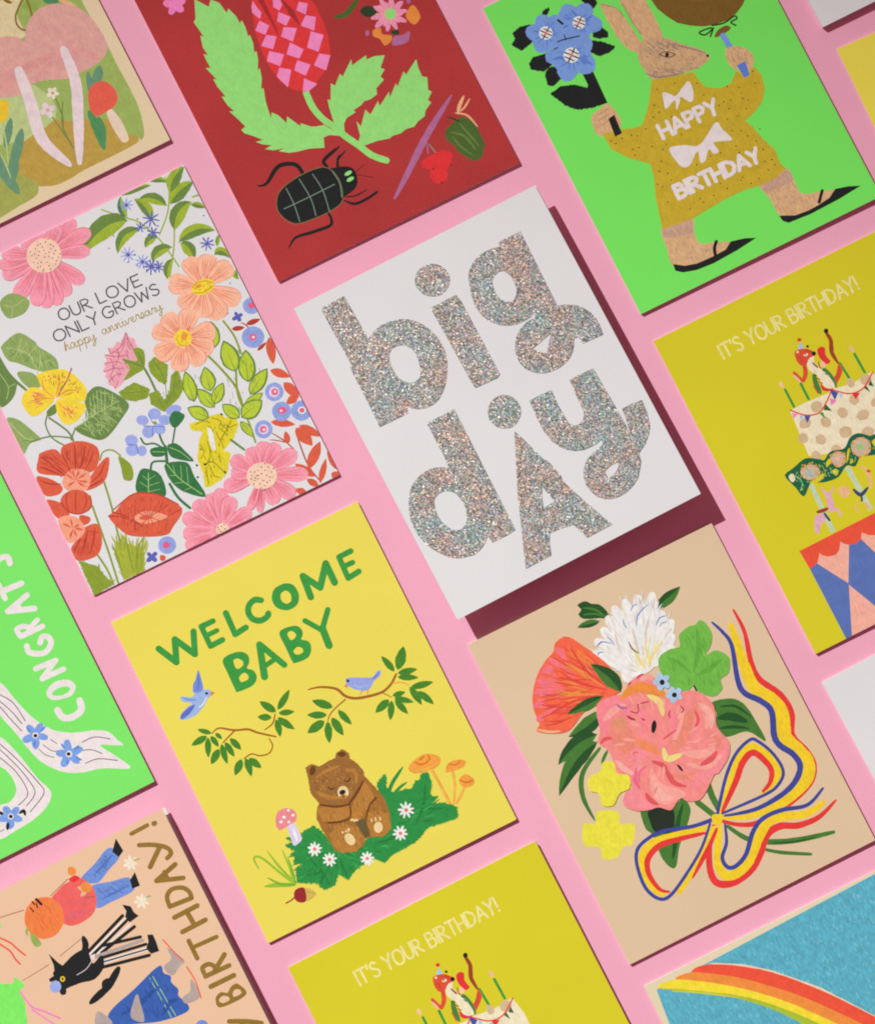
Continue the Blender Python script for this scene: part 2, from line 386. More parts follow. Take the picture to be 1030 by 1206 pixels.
    if op == 'V':
        wd = nums[0]; cx, cy = P[0]; out = []
        for tx, ty in P[1:]:
            dx, dy = tx-cx, ty-cy; l = math.hypot(dx, dy); ux, uy = dx/l, dy/l; prof = ((.12, .3), (.35, .62), (.6, .92), (.8, 1), (.93, .78), (1, .35))
            k = wd/2*RND.uniform(.92, 1.08)
            A = [(cx+ux*l*s-uy*k*q, cy+uy*l*s+ux*k*q) for s, q in prof]; B = [(cx+ux*l*s+uy*k*q, cy+uy*l*s-ux*k*q) for s, q in prof]
            out.append((c, fill([jitter_line(catmull(A + B[::-1], True, 3), .06)])))
            for o in (-.62, -.3, 0, .3, .62):
                o += RND.uniform(-.08, .08)
                q = [(cx+ux*l*s-uy*k*o*s*1.1, cy+uy*l*s+ux*k*o*s*1.1) for s in (.3, .5, .68, RND.uniform(.78, .92))]
                out.append((cols[1], ribbon(catmull(q, False, 3), lambda s: .1+.14*math.sin(s*math.pi))))
            e = [(cx+ux*l*s-uy*k*1.0*q, cy+uy*l*s+ux*k*1.0*q) for s, q in prof]
            out.append((cols[1], ribbon(catmull(e, False, 3), lambda s: .2)))
        return out
    if op in 'HJ':     # scattered brush marks inside an outline: H along one direction, J radiating from a point
        n, ln, wd = int(nums[0]), nums[1], nums[2]
        poly = P[1:] if op == 'J' else P; cen = P[0]; out = []
        xs = [p[0] for p in poly]; ys = [p[1] for p in poly]; tries = 0
        while len(out) < n and tries < n * 20:
            tries += 1
            x, y = RND.uniform(min(xs), max(xs)), RND.uniform(min(ys), max(ys)); ins = False
            for i in range(len(poly)):
                a, b = poly[i - 1], poly[i]
                if (a[1] > y) != (b[1] > y) and x < (b[0] - a[0]) * (y - a[1]) / (b[1] - a[1]) + a[0]: ins = not ins
            if not ins: continue
            an = math.radians(nums[3]) if op == 'H' else math.atan2(y - cen[1], x - cen[0])
            an += RND.gauss(0, .12); h = ln * RND.uniform(.5, 1.15) / 2; q = RND.uniform(-.12, .12) * h; w_ = wd * RND.uniform(.6, 1.2)
            ux, uy = math.cos(an), math.sin(an)
            if c not in OUTSIDE:
                bad = False
                for ex_, ey_ in ((x - ux*h, y - uy*h), (x + ux*h, y + uy*h)):
                    ins = False
                    for i in range(len(poly)):
                        a, b = poly[i - 1], poly[i]
                        if (a[1] > ey_) != (b[1] > ey_) and ex_ < (b[0] - a[0]) * (ey_ - a[1]) / (b[1] - a[1]) + a[0]: ins = not ins
                    bad = bad or not ins
                if bad: continue
            st = [(x - ux*h, y - uy*h), (x - uy*q, y + ux*q), (x + ux*h, y + uy*h)]
            out.append((c, ribbon(catmull(st, False, 3), lambda s: .04 + w_ * math.sin(max(.02, s) * math.pi) ** .7 if s < 1 else .04)))
        return out
    raise ValueError(line)

OUTSIDE = {'lime2', 'olivel', 'gbush', 'grassL', 'gbushD', 'white2', 'whites'}
Z0, DZ = 0.004, 0.0016
def print_art(root, text):
    """flat print of one card: every motif is one mesh; later strokes lie a few microns above the ones they cover"""
    grid = {}; G = 0.6
    cur = None; made = []
    def flush():
        nonlocal cur
        if cur and cur['faces']:
            o = mesh_obj(cur['name'], cur['v'], cur['faces'], [mat(k) for k in cur['mats']], cur['fm'], cur['parent'])
            if cur['name'] != 'letter': cur['obj'] = o
            made.append(o)
        cur = None
    def start(name, par):
        nonlocal cur
        flush(); cur = dict(name=name, v=[], faces=[], mats=[], fm=[], parent=par)
    holder = None
    lines = text.split('\n')
    for li, line in enumerate(lines):
        if line.startswith('O '):
            flush(); nm = line[2:]
            nxt = lines[li+1] if li+1 < len(lines) else ''
            if nxt.startswith('o '):
                holder = bpy.data.objects.new(nm, None); holder.empty_display_size = .01; COL.objects.link(holder); holder.parent = root
            else: holder = None; start(nm, root)
            continue
        if line.startswith('o '): start(line[2:], holder); continue
        for col, tris in shapes(line):
            cl = [q for q in (clip(tr) for tr in tris) if len(q) >= 3]
            if not cl: continue
            lv = 0; mine = set()
            for q in cl:
                qx0, qx1 = math.floor(min(p[0] for p in q) / G), math.floor(max(p[0] for p in q) / G)
                qy0, qy1 = math.floor(min(p[1] for p in q) / G), math.floor(max(p[1] for p in q) / G)
                if (qx1 - qx0) * (qy1 - qy0) <= 4:
                    for i in range(qx0, qx1 + 1):
                        for j in range(qy0, qy1 + 1): mine.add((i, j))
                    continue
                m_ = len(q); E = []
                sg = 1 if sum(q[i-1][0]*q[i][1] - q[i][0]*q[i-1][1] for i in range(m_)) > 0 else -1
                for i in range(m_):
                    a_, b_ = q[i-1], q[i]; dx, dy = b_[0]-a_[0], b_[1]-a_[1]; l = math.hypot(dx, dy)
                    if l > 1e-6: E.append((-dy/l*sg, dx/l*sg, (a_[0]*dy - a_[1]*dx)/l*sg))
                for i in range(qx0, qx1 + 1):
                    cx_ = (i + .5) * G
                    for j in range(qy0, qy1 + 1):
                        cy_ = (j + .5) * G
                        if all(e[0]*cx_ + e[1]*cy_ + e[2] > -.75 * G for e in E): mine.add((i, j))
            for k in mine:
                l2 = grid.get(k, -1)
                if l2 >= lv: lv = l2 + 1
            for k in mine: grid[k] = lv
            z = Z0 + DZ * lv + (0.12 if col == 'GLIT' else 0)
            if col not in cur['mats']: cur['mats'].append(col)
            mi = cur['mats'].index(col); nt_ = len(cl)
            for k, q in enumerate(cl):
                ar = sum(q[i-1][0]*q[i][1]-q[i][0]*q[i-1][1] for i in range(len(q)))
                if ar < 0: q = q[::-1]
                b0 = len(cur['v']); cur['v'] += [(x, y, z + 0.0010 * k / nt_ if len(cl) > 20 and line[0] in 'SKX' else z) for x, y in q]
                cur['faces'].append(tuple(range(b0, b0 + len(q)))); cur['fm'].append(mi)
    flush()
    return made

# ------------------------------------------------------------------ the paper the cards lie on
v = []; f = []; n = 24; size = 1400
for i in range(n + 1):
    for j in range(n + 1): v.append((-size + 2*size*i/n, -size + 2*size*j/n, 0))
for i in range(n):
    for j in range(n): f.append((i*(n+1)+j, (i+1)*(n+1)+j, (i+1)*(n+1)+j+1, i*(n+1)+j+1))
backdrop = mesh_obj('backdrop_paper', v, f, [mat('backdrop')])
tag(backdrop, 'smooth bubblegum pink paper under all the cards', None, None, 'structure')

# ------------------------------------------------------------------ cards
FRAMES = {
    'mush': [-186.80378, 187.76818, 1.2, 0.89037, 0.45522, 0.00278, -0.45522, 0.89038, -0.00143, -0.00312, 1e-05, 1.0],
    'beetle': [-46.85847, 179.07718, 1.0, 0.89192, 0.45219, 0.00278, -0.45219, 0.89192, -0.00071, -0.0028, -0.00062, 1.0],
    'rabbit': [97.84429, 166.40379, 1.4, 0.89404, 0.44795, 0.00463, -0.44796, 0.89406, -0.00071, -0.00446, -0.00144, 0.99999],
    'whitetop': [171.3054, 284.17123, 2.4, 0.89072, 0.45451, 0.00556, -0.45451, 0.89074, -0.00214, -0.00592, -0.00062, 0.99998],
    'yellow': [238.97718, 147.38794, 1.0, 0.90926, 0.41622, 0.00278, -0.41622, 0.90926, 0.0, -0.00253, -0.00116, 1.0],
    'anniv': [-118.32733, 52.9873, 0.8, 0.89401, 0.44804, 0.00278, -0.44804, 0.89401, -0.0, -0.00248, -0.00125, 1.0],
    'cake': [165.51966, 30.47843, 1.3, 0.89334, 0.44937, 0.00371, -0.44937, 0.89335, -0.00071, -0.00363, -0.00103, 0.99999],
    'congrats': [-190.35786, -68.99754, 1.2, 0.8904, 0.45516, 0.00371, -0.45516, 0.89041, -0.00143, -0.00395, -0.00041, 0.99999],
    'baby': [-48.65507, -82.8825, 1.1, 0.89478, 0.4465, 0.00278, -0.4465, 0.89478, -0.00071, -0.00281, -0.0006, 1.0],
    'bouquet': [91.47069, -91.11231, 1.1, 0.89348, 0.4491, 0.00278, -0.44909, 0.89348, -0.00143, -0.00312, 3e-05, 1.0],
    'whiteright': [231.46723, -104.28341, 1.2, 0.88469, 0.46618, 0.00278, -0.46618, 0.88469, -0.00071, -0.00279, -0.00066, 1.0],
    'party': [-123.44199, -204.50352, 5.0, 0.89054, 0.45467, 0.01482, -0.45459, 0.89066, -0.00857, -0.0171, 0.00089, 0.99985],
    'cake2': [21.8813, -216.78719, 1.5, 0.89047, 0.45497, 0.00834, -0.45498, 0.8905, -0.00071, -0.00775, -0.00316, 0.99996],
    'rainbow': [159.49249, -225.06379, 1.0, 0.89701, 0.442, 0.00278, -0.442, 0.89702, -0.00071, -0.00281, -0.00059, 1.0],
    'big': [23.14239, 43.12399, 9.0, 0.88662, 0.46213, 0.01852, -0.46201, 0.88681, -0.01071, -0.02138, 0.00094, 0.99977]
}

def box(x0, x1, y0, y1, z0, z1):
    v = [(x0,y0,z0),(x1,y0,z0),(x1,y1,z0),(x0,y1,z0),(x0,y0,z1),(x1,y0,z1),(x1,y1,z1),(x0,y1,z1)]
    return v, [(3,2,1,0),(4,5,6,7),(0,1,5,4),(1,2,6,5),(2,3,7,6),(3,0,4,7)]

GROUP = 'greeting cards laid out in slanted rows'
TH = 0.36
def make_card(key, stock, label, raised=False, slip=(0.15, 0.1), art=None, gap=.5):
    fr = FRAMES[key]; o, ex, ey, ez = (Vector(fr[i:i+3]) for i in (0, 3, 6, 9))
    M = Matrix((ex, ey, ez)).transposed().to_4x4(); M.translation = o * MM
    root = bpy.data.objects.new('greeting_card', None); root.empty_display_size = .02
    COL.objects.link(root); root.matrix_world = M
    tag(root, label, 'greeting card', GROUP)
    # front panel with printed face and bare cut edges, corners a hair rounded
    ring = []
    r = 0.35
    for cx, cy, a0 in ((W2-r, H2-r, 0), (-W2+r, H2-r, 90), (-W2+r, -H2+r, 180), (W2-r, -H2+r, 270)):
        for k in range(4): a = math.radians(a0 + 30*k); ring.append((cx + r*math.cos(a), cy + r*math.sin(a)))
    m = len(ring)
    v = [(x, y, 0) for x, y in ring] + [(x, y, -TH) for x, y in ring]
    faces = [tuple(range(m)), tuple(range(2*m-1, m-1, -1))] + [(i, i+m, (i+1) % m + m, (i+1) % m) for i in range(m)]
    mesh_obj('front_panel', v, faces, [mat(stock), mat('core')], [0, 1] + [1]*m, root)
    # back panel: lies on the table (or just under the front one where the card is propped up), folded at the left edge
    if raised:
        v, faces = box(-W2+slip[0], W2+slip[0], -H2+slip[1], H2+slip[1], -TH*2-gap, -TH-gap)
    else:
        v, faces = box(-W2+slip[0], W2+slip[0], -H2+slip[1], H2+slip[1], 0, 0)
        inv = Matrix((ex, ey, ez))
        v2 = []
        for i, (x, y, z) in enumerate(v):
            wp = o + ex * x + ey * y
            wp.z = 0.03 if i < 4 else 0.03 + min(TH, max(0.05, (o + ex*x + ey*y).z - TH - .06))
            q = inv @ (wp - o); v2.append(tuple(q))
        v = v2
    # spine
    b = len(v); v += [(-W2, -H2, -TH), (-W2, H2, -TH)]
    faces += [(b, b+1, 7, 4)]
    mesh_obj('back_panel', v, faces, [mat('core')], None, root)
    if raised:   # the little foam block that holds the card off the paper, well inside its outline
        inv = Matrix((ex, ey, ez)); v, faces = box(-24, 24, -32, 32, 0, 0); v2 = []
        for i, (x, y, z) in enumerate(v):
            wp = o + ex*x + ey*y
            if i < 4: wp.z = 0.02
            else: wp += ez * (-TH*2 - gap - .02)
            v2.append(tuple(inv @ (wp - o)))
        mesh_obj('foam_riser', v2, faces, [mat('foam')], None, root)
    if art: print_art(root, art)
    return root

ART = {
'mush': '''O meadow
P mgreen 15.72,29.71 35.48,15.76 47.29,2.67 47.83,-3.91 48.07,-11.12 48.87,-23.32 48.76,-34.26 48.98,-42.99 48.58,-52.97 46.05,-62.62 43.44,-64.81 42.09,-62.96 28.74,-59.31 7.51,-56.34 -15.17,-48.72 -12.03,-26.92
P mtan 15.66,21.84 27.81,12.54 22.25,4.32 21.26,-5.4 15.17,-3.89 5.15,0.4
P mgl -4.71,-19.69 9.24,-25.2 15.32,-25.15 19.5,-36.66 13.98,-43.24 5.46,-45.16 -1.2,-43.34 -12.99,-36.58
P mgold 3.04,-43.94 11.85,-42.94 16.87,-41.97 22.02,-45.36 27.32,-46.88 35.65,-51.49 38.17,-58.63 42.4,-62.33 41.64,-65.07 28.69,-65.52 18.07,-65.58 10.18,-66.25 3.06,-65.36 -5.69,-60.14 -8.53,-52.09 -4.25,-46.47
P mgreen2 -19.69,-42.54 -8.53,-52.09 -2.81,-58.88 -1.32,-62.75 -3.76,-66.18 -11.33,-66.99 -24.33,-67.38 -31.85,-59.68
P mgreen3 25.31,5.92 29.91,7.53 33.25,5.05 31.08,2.21 27.71,-0.02 26.52,3.73
P teal2 34.31,4.91 39.03,2.91 39.17,0.87 35,2.43
K peachl 0.42 1.8 0.42 39.64,2.6 42.36,-1.14 44.93,-3.63
K gold3 0.97 1.38 0.55 20.17,12.46 21.38,10.28 22.44,9.34
S gold3 0.76 27.01,8.6 23.17,5.43 21.2,3.28 20.38,-0.24 21.95,-3.24 24.94,-2.55 27.1,0.29 28.05,4.53 28.39,9.09
O mushroom
P mpink 5.74,-1.47 13.81,-2.02 18.46,-4.93 20.03,-7.14 23.72,-1.93 29.25,1.56 34.75,1.93 39.25,0.28 43.72,-3.01 46.88,-7.37 48.66,-13 49.19,-21.13 48.24,-25.36 44.24,-28.05 38.44,-29.03 33.87,-29.06 29.9,-29.41 24.2,-27.14 19.13,-25.12 14.11,-24.54 8.62,-26.45 0.89,-23.7 -4.41,-20.63
K mpink2 0.21 4.13 0.28 0.15,-20.59 9.59,-18.33 29.09,-17.23
K mpink3 0.21 2.76 0.28 15.94,-23.9 23.27,-21.34 30.62,-17.22
K mpink3 0.21 2.76 0.28 24.29,-26.95 28.14,-22.24 32.14,-17.2
K mpink3 0.21 3.45 0.28 34.18,-28.44 33.92,-22.82 33.35,-17.82
K mpink3 0.21 3.45 0.28 44.24,-28.05 39.41,-22.46 34.27,-17.5
K mpink3 0.21 4.13 0.28 2.56,-23.38 6.24,-18.98 11.74,-15.5
J mpink3 40 11.04 0.62 33.94,-21.25 2.64,-10.88 17.29,-5.75 27.09,-1.28 41.11,-3.66 47.36,-21.77 38.45,-27.47 25.97,-26.63 8.03,-24.58 -1.67,-19.67
K mstem 2.9 4.56 1.66 32.44,-17.36 30.8,-31.43 25.02,-45.71 17.48,-62.17
K mstem 3.45 4.96 1.65 12.61,-17.11 11.03,-30.8 8.49,-46.7 13.79,-61.23
O wildflower
S mgd 0.62 20.73,-34.16 19.76,-42.26 17.9,-46.79 17.84,-55.34
S mgd 0.48 16.13,-40.42 16.99,-46.33 17.56,-51.3
S mgd 0.48 22.54,-36.64 18.53,-43.98
F mstem2 20.63,-31.6 2.62 5 1.79 mgold
F mstem 15.66,-37.06 3.3 4 2.48 mpink
O foliage
K teal3 0.69 2.34 1.79 37.06,-30.29 35.96,-33.26 34.08,-39.36
K teal3 0.83 4.14 2.07 42.39,-30.25 39.62,-33.55 36.24,-36.54
K tealg 1.79 3.85 0.69 30.38,-45.3 30,-53.71 28.72,-61.64
K tealg 0.69 2.75 1.38 32.48,-48.71 31.83,-53.85 29.04,-60.24
K teal3 0.69 3.16 1.38 0.98,-33.52 -2.38,-38.06 -5.75,-42.6
K teal3 0.69 4.12 2.06 3.07,-39.27 -1.82,-45.37 -7.92,-52.4
K teal3 0.82 4.8 1.37 -10.89,-41.55 -10.95,-52.42 -9.64,-62.03
K teal3 0.69 4.12 2.75 -3.65,-46.78 -7.32,-52.71 -10.98,-57.07
K mgl 0.21 0.62 0.21 -9.09,-44.02 -9.12,-50.23 -9.76,-55.36
K mgl 0.21 0.62 0.21 -2.97,-34.64 -5.14,-42.13 -7.91,-49.29
O tulip
P yelm -3.82,-24.05 2.85,-25.87 2.04,-29.37 -0.53,-32.76 -2.96,-33.09 -6.59,-29.69
O toadstool
K mcream 2.75 4.27 3.44 37.65,-48.99 37.89,-56.14 38,-61.27
P redm 34.1,-37.02 37.47,-35.59 40.87,-36.38 43.07,-39.61 43.3,-44.03 40.71,-47.41 37.36,-48.06 32.03,-48.09 30.99,-44.83 32.06,-40.68''',
'beetle': '''O leafy_stem
p neon2 -32.27,48.96 -28.49,43.52 -26.56,45.86 -24.04,43.26 -23.18,38.1 -21.78,39.37 -20.45,35.16 -20.36,31.96 -19.09,32.51 -19.13,29.38 -19.81,25.4 -18.89,25.73 -19.2,22.35 -20.59,18.34 -19.55,18.6 -20.5,15.16 -22.65,11.14 -21.46,11.72 -22.6,7.59 -24.87,3.64 -23.8,3.65 -25.57,-1.87 -26.71,-8.72 -25.38,-6.81 -23.5,-9.16 -21.99,-13.43 -20.62,-11 -19.12,-14.09 -17.66,-16.94 -17.01,-15.94 -13.98,-19.02 -9.73,-21.16 -13.03,-29.25 -18.65,-26.81 -23.46,-25.8 -26.71,-24.7 -30.05,-22.25 -27.36,-22.2 -31.71,-21.02 -34.53,-19.06 -31.39,-18.85 -34.57,-16.86 -36.53,-14.7 -33.49,-15.45 -36.36,-12.06 -38.93,-9.6 -39.52,-7.74 -37.38,-7.26 -38.72,-3.07 -40.36,1.26 -38.53,0.35 -39.88,3.76 -40.39,8.08 -38.93,7.19 -40.1,12.47 -40.22,16.06 -38.92,15.16 -40.05,18.71 -40.82,21.45 -39.11,20.59 -39.24,24.18 -39.12,27.02 -37.69,25.75 -38.12,29.5 -36.85,34.35 -35.79,33.43 -36.22,36.39 -36.79,40.61 -35.43,41.5
S neon2 2.62 -9.43,-5.68 -9.78,-12.15 -8.32,-18.35 -5.78,-23.15 -3.55,-28.56 -0.41,-34.43 2.58,-40.6 6.8,-45.06
p neon2 -8.81,-20.84 -15.51,-19.03 -19.91,-15.65 -24.27,-24.38 -18.94,-25.89 -13.29,-25.22 -8.86,-25.5 -4.76,-27.95
p neon2 -6.28,-27.18 -4.99,-21.59 -4.01,-15.83 -3.02,-12.03 -2.08,-12.9 1.18,-6.71 2.17,-8.38 6.08,-4.86 6.7,-6.35 12.96,-1.5 12.04,-3.94 18.99,-2.72 18.38,-4.38 21.88,-4.57 25.7,-6.09 21.81,-10.02 23.08,-11.29 20.23,-13.15 20.82,-15.01 16.5,-16.76 15.7,-19.09 12.32,-19.74 9.88,-19.3 7.88,-20.24 4.2,-20.74 4.79,-21.82 0.35,-22.32 -1.66,-24.05 -3.23,-27.94
p neon2 -1.48,-35.05 1.92,-31.31 3.35,-25.16 3.95,-28.04 8.61,-22.57 9.5,-25.36 14.75,-21.74 14.41,-23.92 20.44,-20.3 19.64,-22.64 24.45,-18.4 24.43,-19.96 29.4,-15.41 29.69,-17.12 36.25,-13.2 35.34,-16.82 35.16,-20.65 36.83,-21.88 34.77,-26.72 35.79,-28.02 32.75,-30.4 33.59,-31.76 30.06,-33.74 28.65,-35.77 25.27,-36.41 23.11,-37.67 19.6,-37.07 16.99,-37.71 13.48,-37.12 12.09,-37.59 7.06,-36.23 2.02,-35.65
O tulip
p redt -10.72,40.9 -13.55,34.45 -16.4,26.44 -17.72,17.68 -17.8,9.88 -16.65,3.03 -13.34,-2.54 -9.4,-5.31 -4.18,-4.02 1.07,-1.17 6.03,3.4 8.88,10.6 9.89,17.95 9.99,25.77 7.93,32.33
p beetred2 -7.37,38.43 -8.16,23.09 -8.96,19.95 -9.03,27.45 -9.54,36.37 -9.5,39.5
p beetred2 -1.27,34.58 1.41,26.93 0.7,19.42 -1.06,26.6
p pinkt -11.64,37.82 -11.25,34.47 -10.66,31.82 -12.44,29.8 -14.02,33.5 -13.23,35.86
p pinkt -4.03,35.17 -1.42,34.26 -1.8,30.91 -3.85,29.42 -5.36,31.75
p pinkt -12.87,29.23 -10.27,25.72 -13.4,22.97 -16.22,26.35
p pinkt -4.4,29.07 -1.07,25.03 -4.23,22.53 -6.62,25.85
p pinkt -13.03,22.79 -9.69,20.32 -13.26,16.22 -16.9,19.62
p pinkt -5.4,22.49 -0.8,19.78 -4.72,15.47 -8.04,19.49
p pinkt -14.98,16.3 -10.3,12.38 -13.83,8.67 -17.65,12.94
p pinkt -5.91,15.67 -2.29,10.71 -5.6,8.06 -9.39,11.92
p pinkt -14.39,8.32 -10.5,5.43 -15,-0.53 -16.93,5.52
p pinkt -6.64,7.8 -2.67,3.85 -6.42,0.63 -9.62,4.59
p pinkt 4.81,29.16 7.67,26.94 4.89,23.22 2.32,26.48
p pinkt 4.74,22.9 8.08,20.43 4.95,15.71 1.02,20.05
p pinkt 3.58,16.01 7.52,12.46 2.55,7.11 -0.75,10.73
p pinkt -7.5,0 -3.85,-4.57 -8.48,-5.77 -10.33,-4.44
p pinkt 2.54,6.33 6.18,3.71 1.83,-1.16 -1.61,2.92
O flower
F pinkh2 -40.1,50.53 4.71 5 3.33 pinkh2
O bouquet
K bgreen 1.11 2.36 0.97 15.1,16.91 19.71,16.17 26.83,19.68
P bgreend 25.07,14.66 27.85,15.62 30.13,14.08 31.02,11.28 27.62,10.62 25.64,12.01
F pinkw 34.82,8.19 7.49 10 2.36 pinkd
F pinkd 34.82,8.19 5.69 10 1.39 neon2
E neon2 35.4,8.13 2.22 2.36 -26.67
P oran2 40.45,4.18 42.33,6.38 45.12,7.35 45.99,3.76 45.14,1.03 41.77,-0.03
P oran2 26.01,5.14 29.23,4.7 28.73,2.2 31.78,-0.12 30.36,-2.16 27.5,-2.52 26.87,0.78 25.21,2.79
P mauve2 32.53,-0.89 35.9,-1.8 38.98,-1.77 36.93,-5.06 34.16,-5.24 30.34,-3.72
P bgreend 32.26,1.61 35.02,1.01 34.84,-0.87 32.85,-0.26
E mauve2 23.52,5.21 0.83 1.25 -26.67
E mauve2 44.39,9.68 0.83 1.25 -26.66
O twig
K mauve2 0.55 2.76 0.69 42.22,-32.82 25.64,-43.23 10.8,-54.47 2.61,-60.45
S mauve2 0.48 24.69,-45.1 22.94,-50.06
S grayg 0.48 24.97,-46.8 25.89,-51
P redb 19.4,-51.79 23.84,-51.3 28.43,-51.27 31.3,-53.88 30.03,-57.14 27.25,-58.85 25.06,-62.42 21.02,-62.88 19.29,-59.52 20.56,-56.27 18.6,-54.11
D dred 0.48 21.93,-56.57 29.1,-58.22 22.45,-63.05
R bgreen 0.55 32.96,-45.35 37.89,-43.15 41.58,-42.66 44.3,-45.59 45.15,-49.92 44.74,-56.74 40.99,-61.09 38.09,-60.8 34.65,-55.56 33.79,-51.23 32.3,-48.15
K bgreend 0.28 0.69 0.28 36.41,-40.06 38.53,-41.9 40.33,-44.37
K bgreen2 0.28 0.96 0.28 34.78,-46.27 39.02,-49.96 40.75,-57.07
K bgreen2 0.28 0.83 0.28 39.72,-44.07 41.16,-50.26 42.6,-56.44
K bgreen2 0.28 0.83 0.28 34.76,-47.82 35.91,-53.08 38.59,-58.32
K peachl 0.41 1.52 0.55 46.45,-35.33 43.19,-37.99 41,-40.8
K peachl 0.28 0.83 0.35 48.11,-37.34 44.7,-39.54 42.38,-40.33
K peachl 0.41 0.83 0.41 40.24,-40.03 44.03,-43.11 45.63,-48.99
O beetle
K ink 0.27 1.78 1.37 -43.99,-31.18 -40.19,-31.93 -32.84,-27.85 -26.46,-30.28 -25.45,-35.85
K ink 0.27 1.37 0.82 -44.15,-59.56 -39.81,-56.94 -33.43,-57.83 -25.53,-58.71 -23.68,-56.54 -23.65,-53.45
K ink 1.24 1.51 0.27 -15.55,-36.55 -15.83,-34.07 -12.45,-32.66 -7.31,-31.5
K ink 0.69 0.82 0.21 -11.91,-38.38 -10.35,-36.05 -5.9,-34
K ink 0.34 1.23 0.96 -15.72,-52.01 -12.4,-55.23 -7.22,-55.51 -2.33,-54.86
K ink 0.41 0.62 0.21 -14.18,-51.23 -10.23,-52.44 -5.38,-52.16
K ink 0.82 0.96 0.27 -11.76,-38.84 -10.47,-35.99 -8.81,-34.49
S ink 0.27 -6.78,-44.07 -2.18,-42.49
S ink 0.27 -6.42,-44.87 -1.19,-48.83
P ink -20.43,-36.43 -14.34,-37.93 -8.57,-40.06 -6.46,-42.68 -7.12,-47.01 -9.59,-49.65 -13.87,-50.61 -16.92,-50.63 -22.36,-46.34
P ink -40.28,-41.21 -37.81,-37.79 -32.31,-35.89 -24.38,-35.22 -17.92,-35.98 -15.26,-38.25 -13.79,-42.88 -14.76,-48.61 -16.94,-52.17 -22.13,-53.44 -28.82,-53.17 -35.97,-52.29 -39.58,-48.92 -40.92,-44.76
S olive5 0.34 -40.4,-41.15 -37.81,-37.79 -32.22,-35.71 -24.29,-35.03 -17.52,-35.94 -14.72,-38.68 -13.64,-43.34 -14.7,-48.64 -16.81,-52.23 -22.13,-53.44 -29.28,-53.33 -36.66,-52.17 -39.98,-48.96 -41.22,-44.61 -40.55,-41.46
S grayg 0.34 -34.15,-37.3 -34.22,-44.25 -35.35,-51.83
S grayg 0.34 -27.77,-36.23 -27.23,-45.44 -28.51,-52.55
S grayg 0.34 -22.11,-36.75 -21.43,-44.48 -22.89,-53.44
S grayg 0.34 -38.66,-44.35 -29.04,-44.53 -16.09,-44.44
S grayg 0.34 -14.51,-39.02 -14.12,-45.05 -15.88,-50.37
E neon2 -9.21,-42.85 0.82 1.65 -86.7
E neon2 -9.57,-45.39 0.82 1.65 -86.7''',
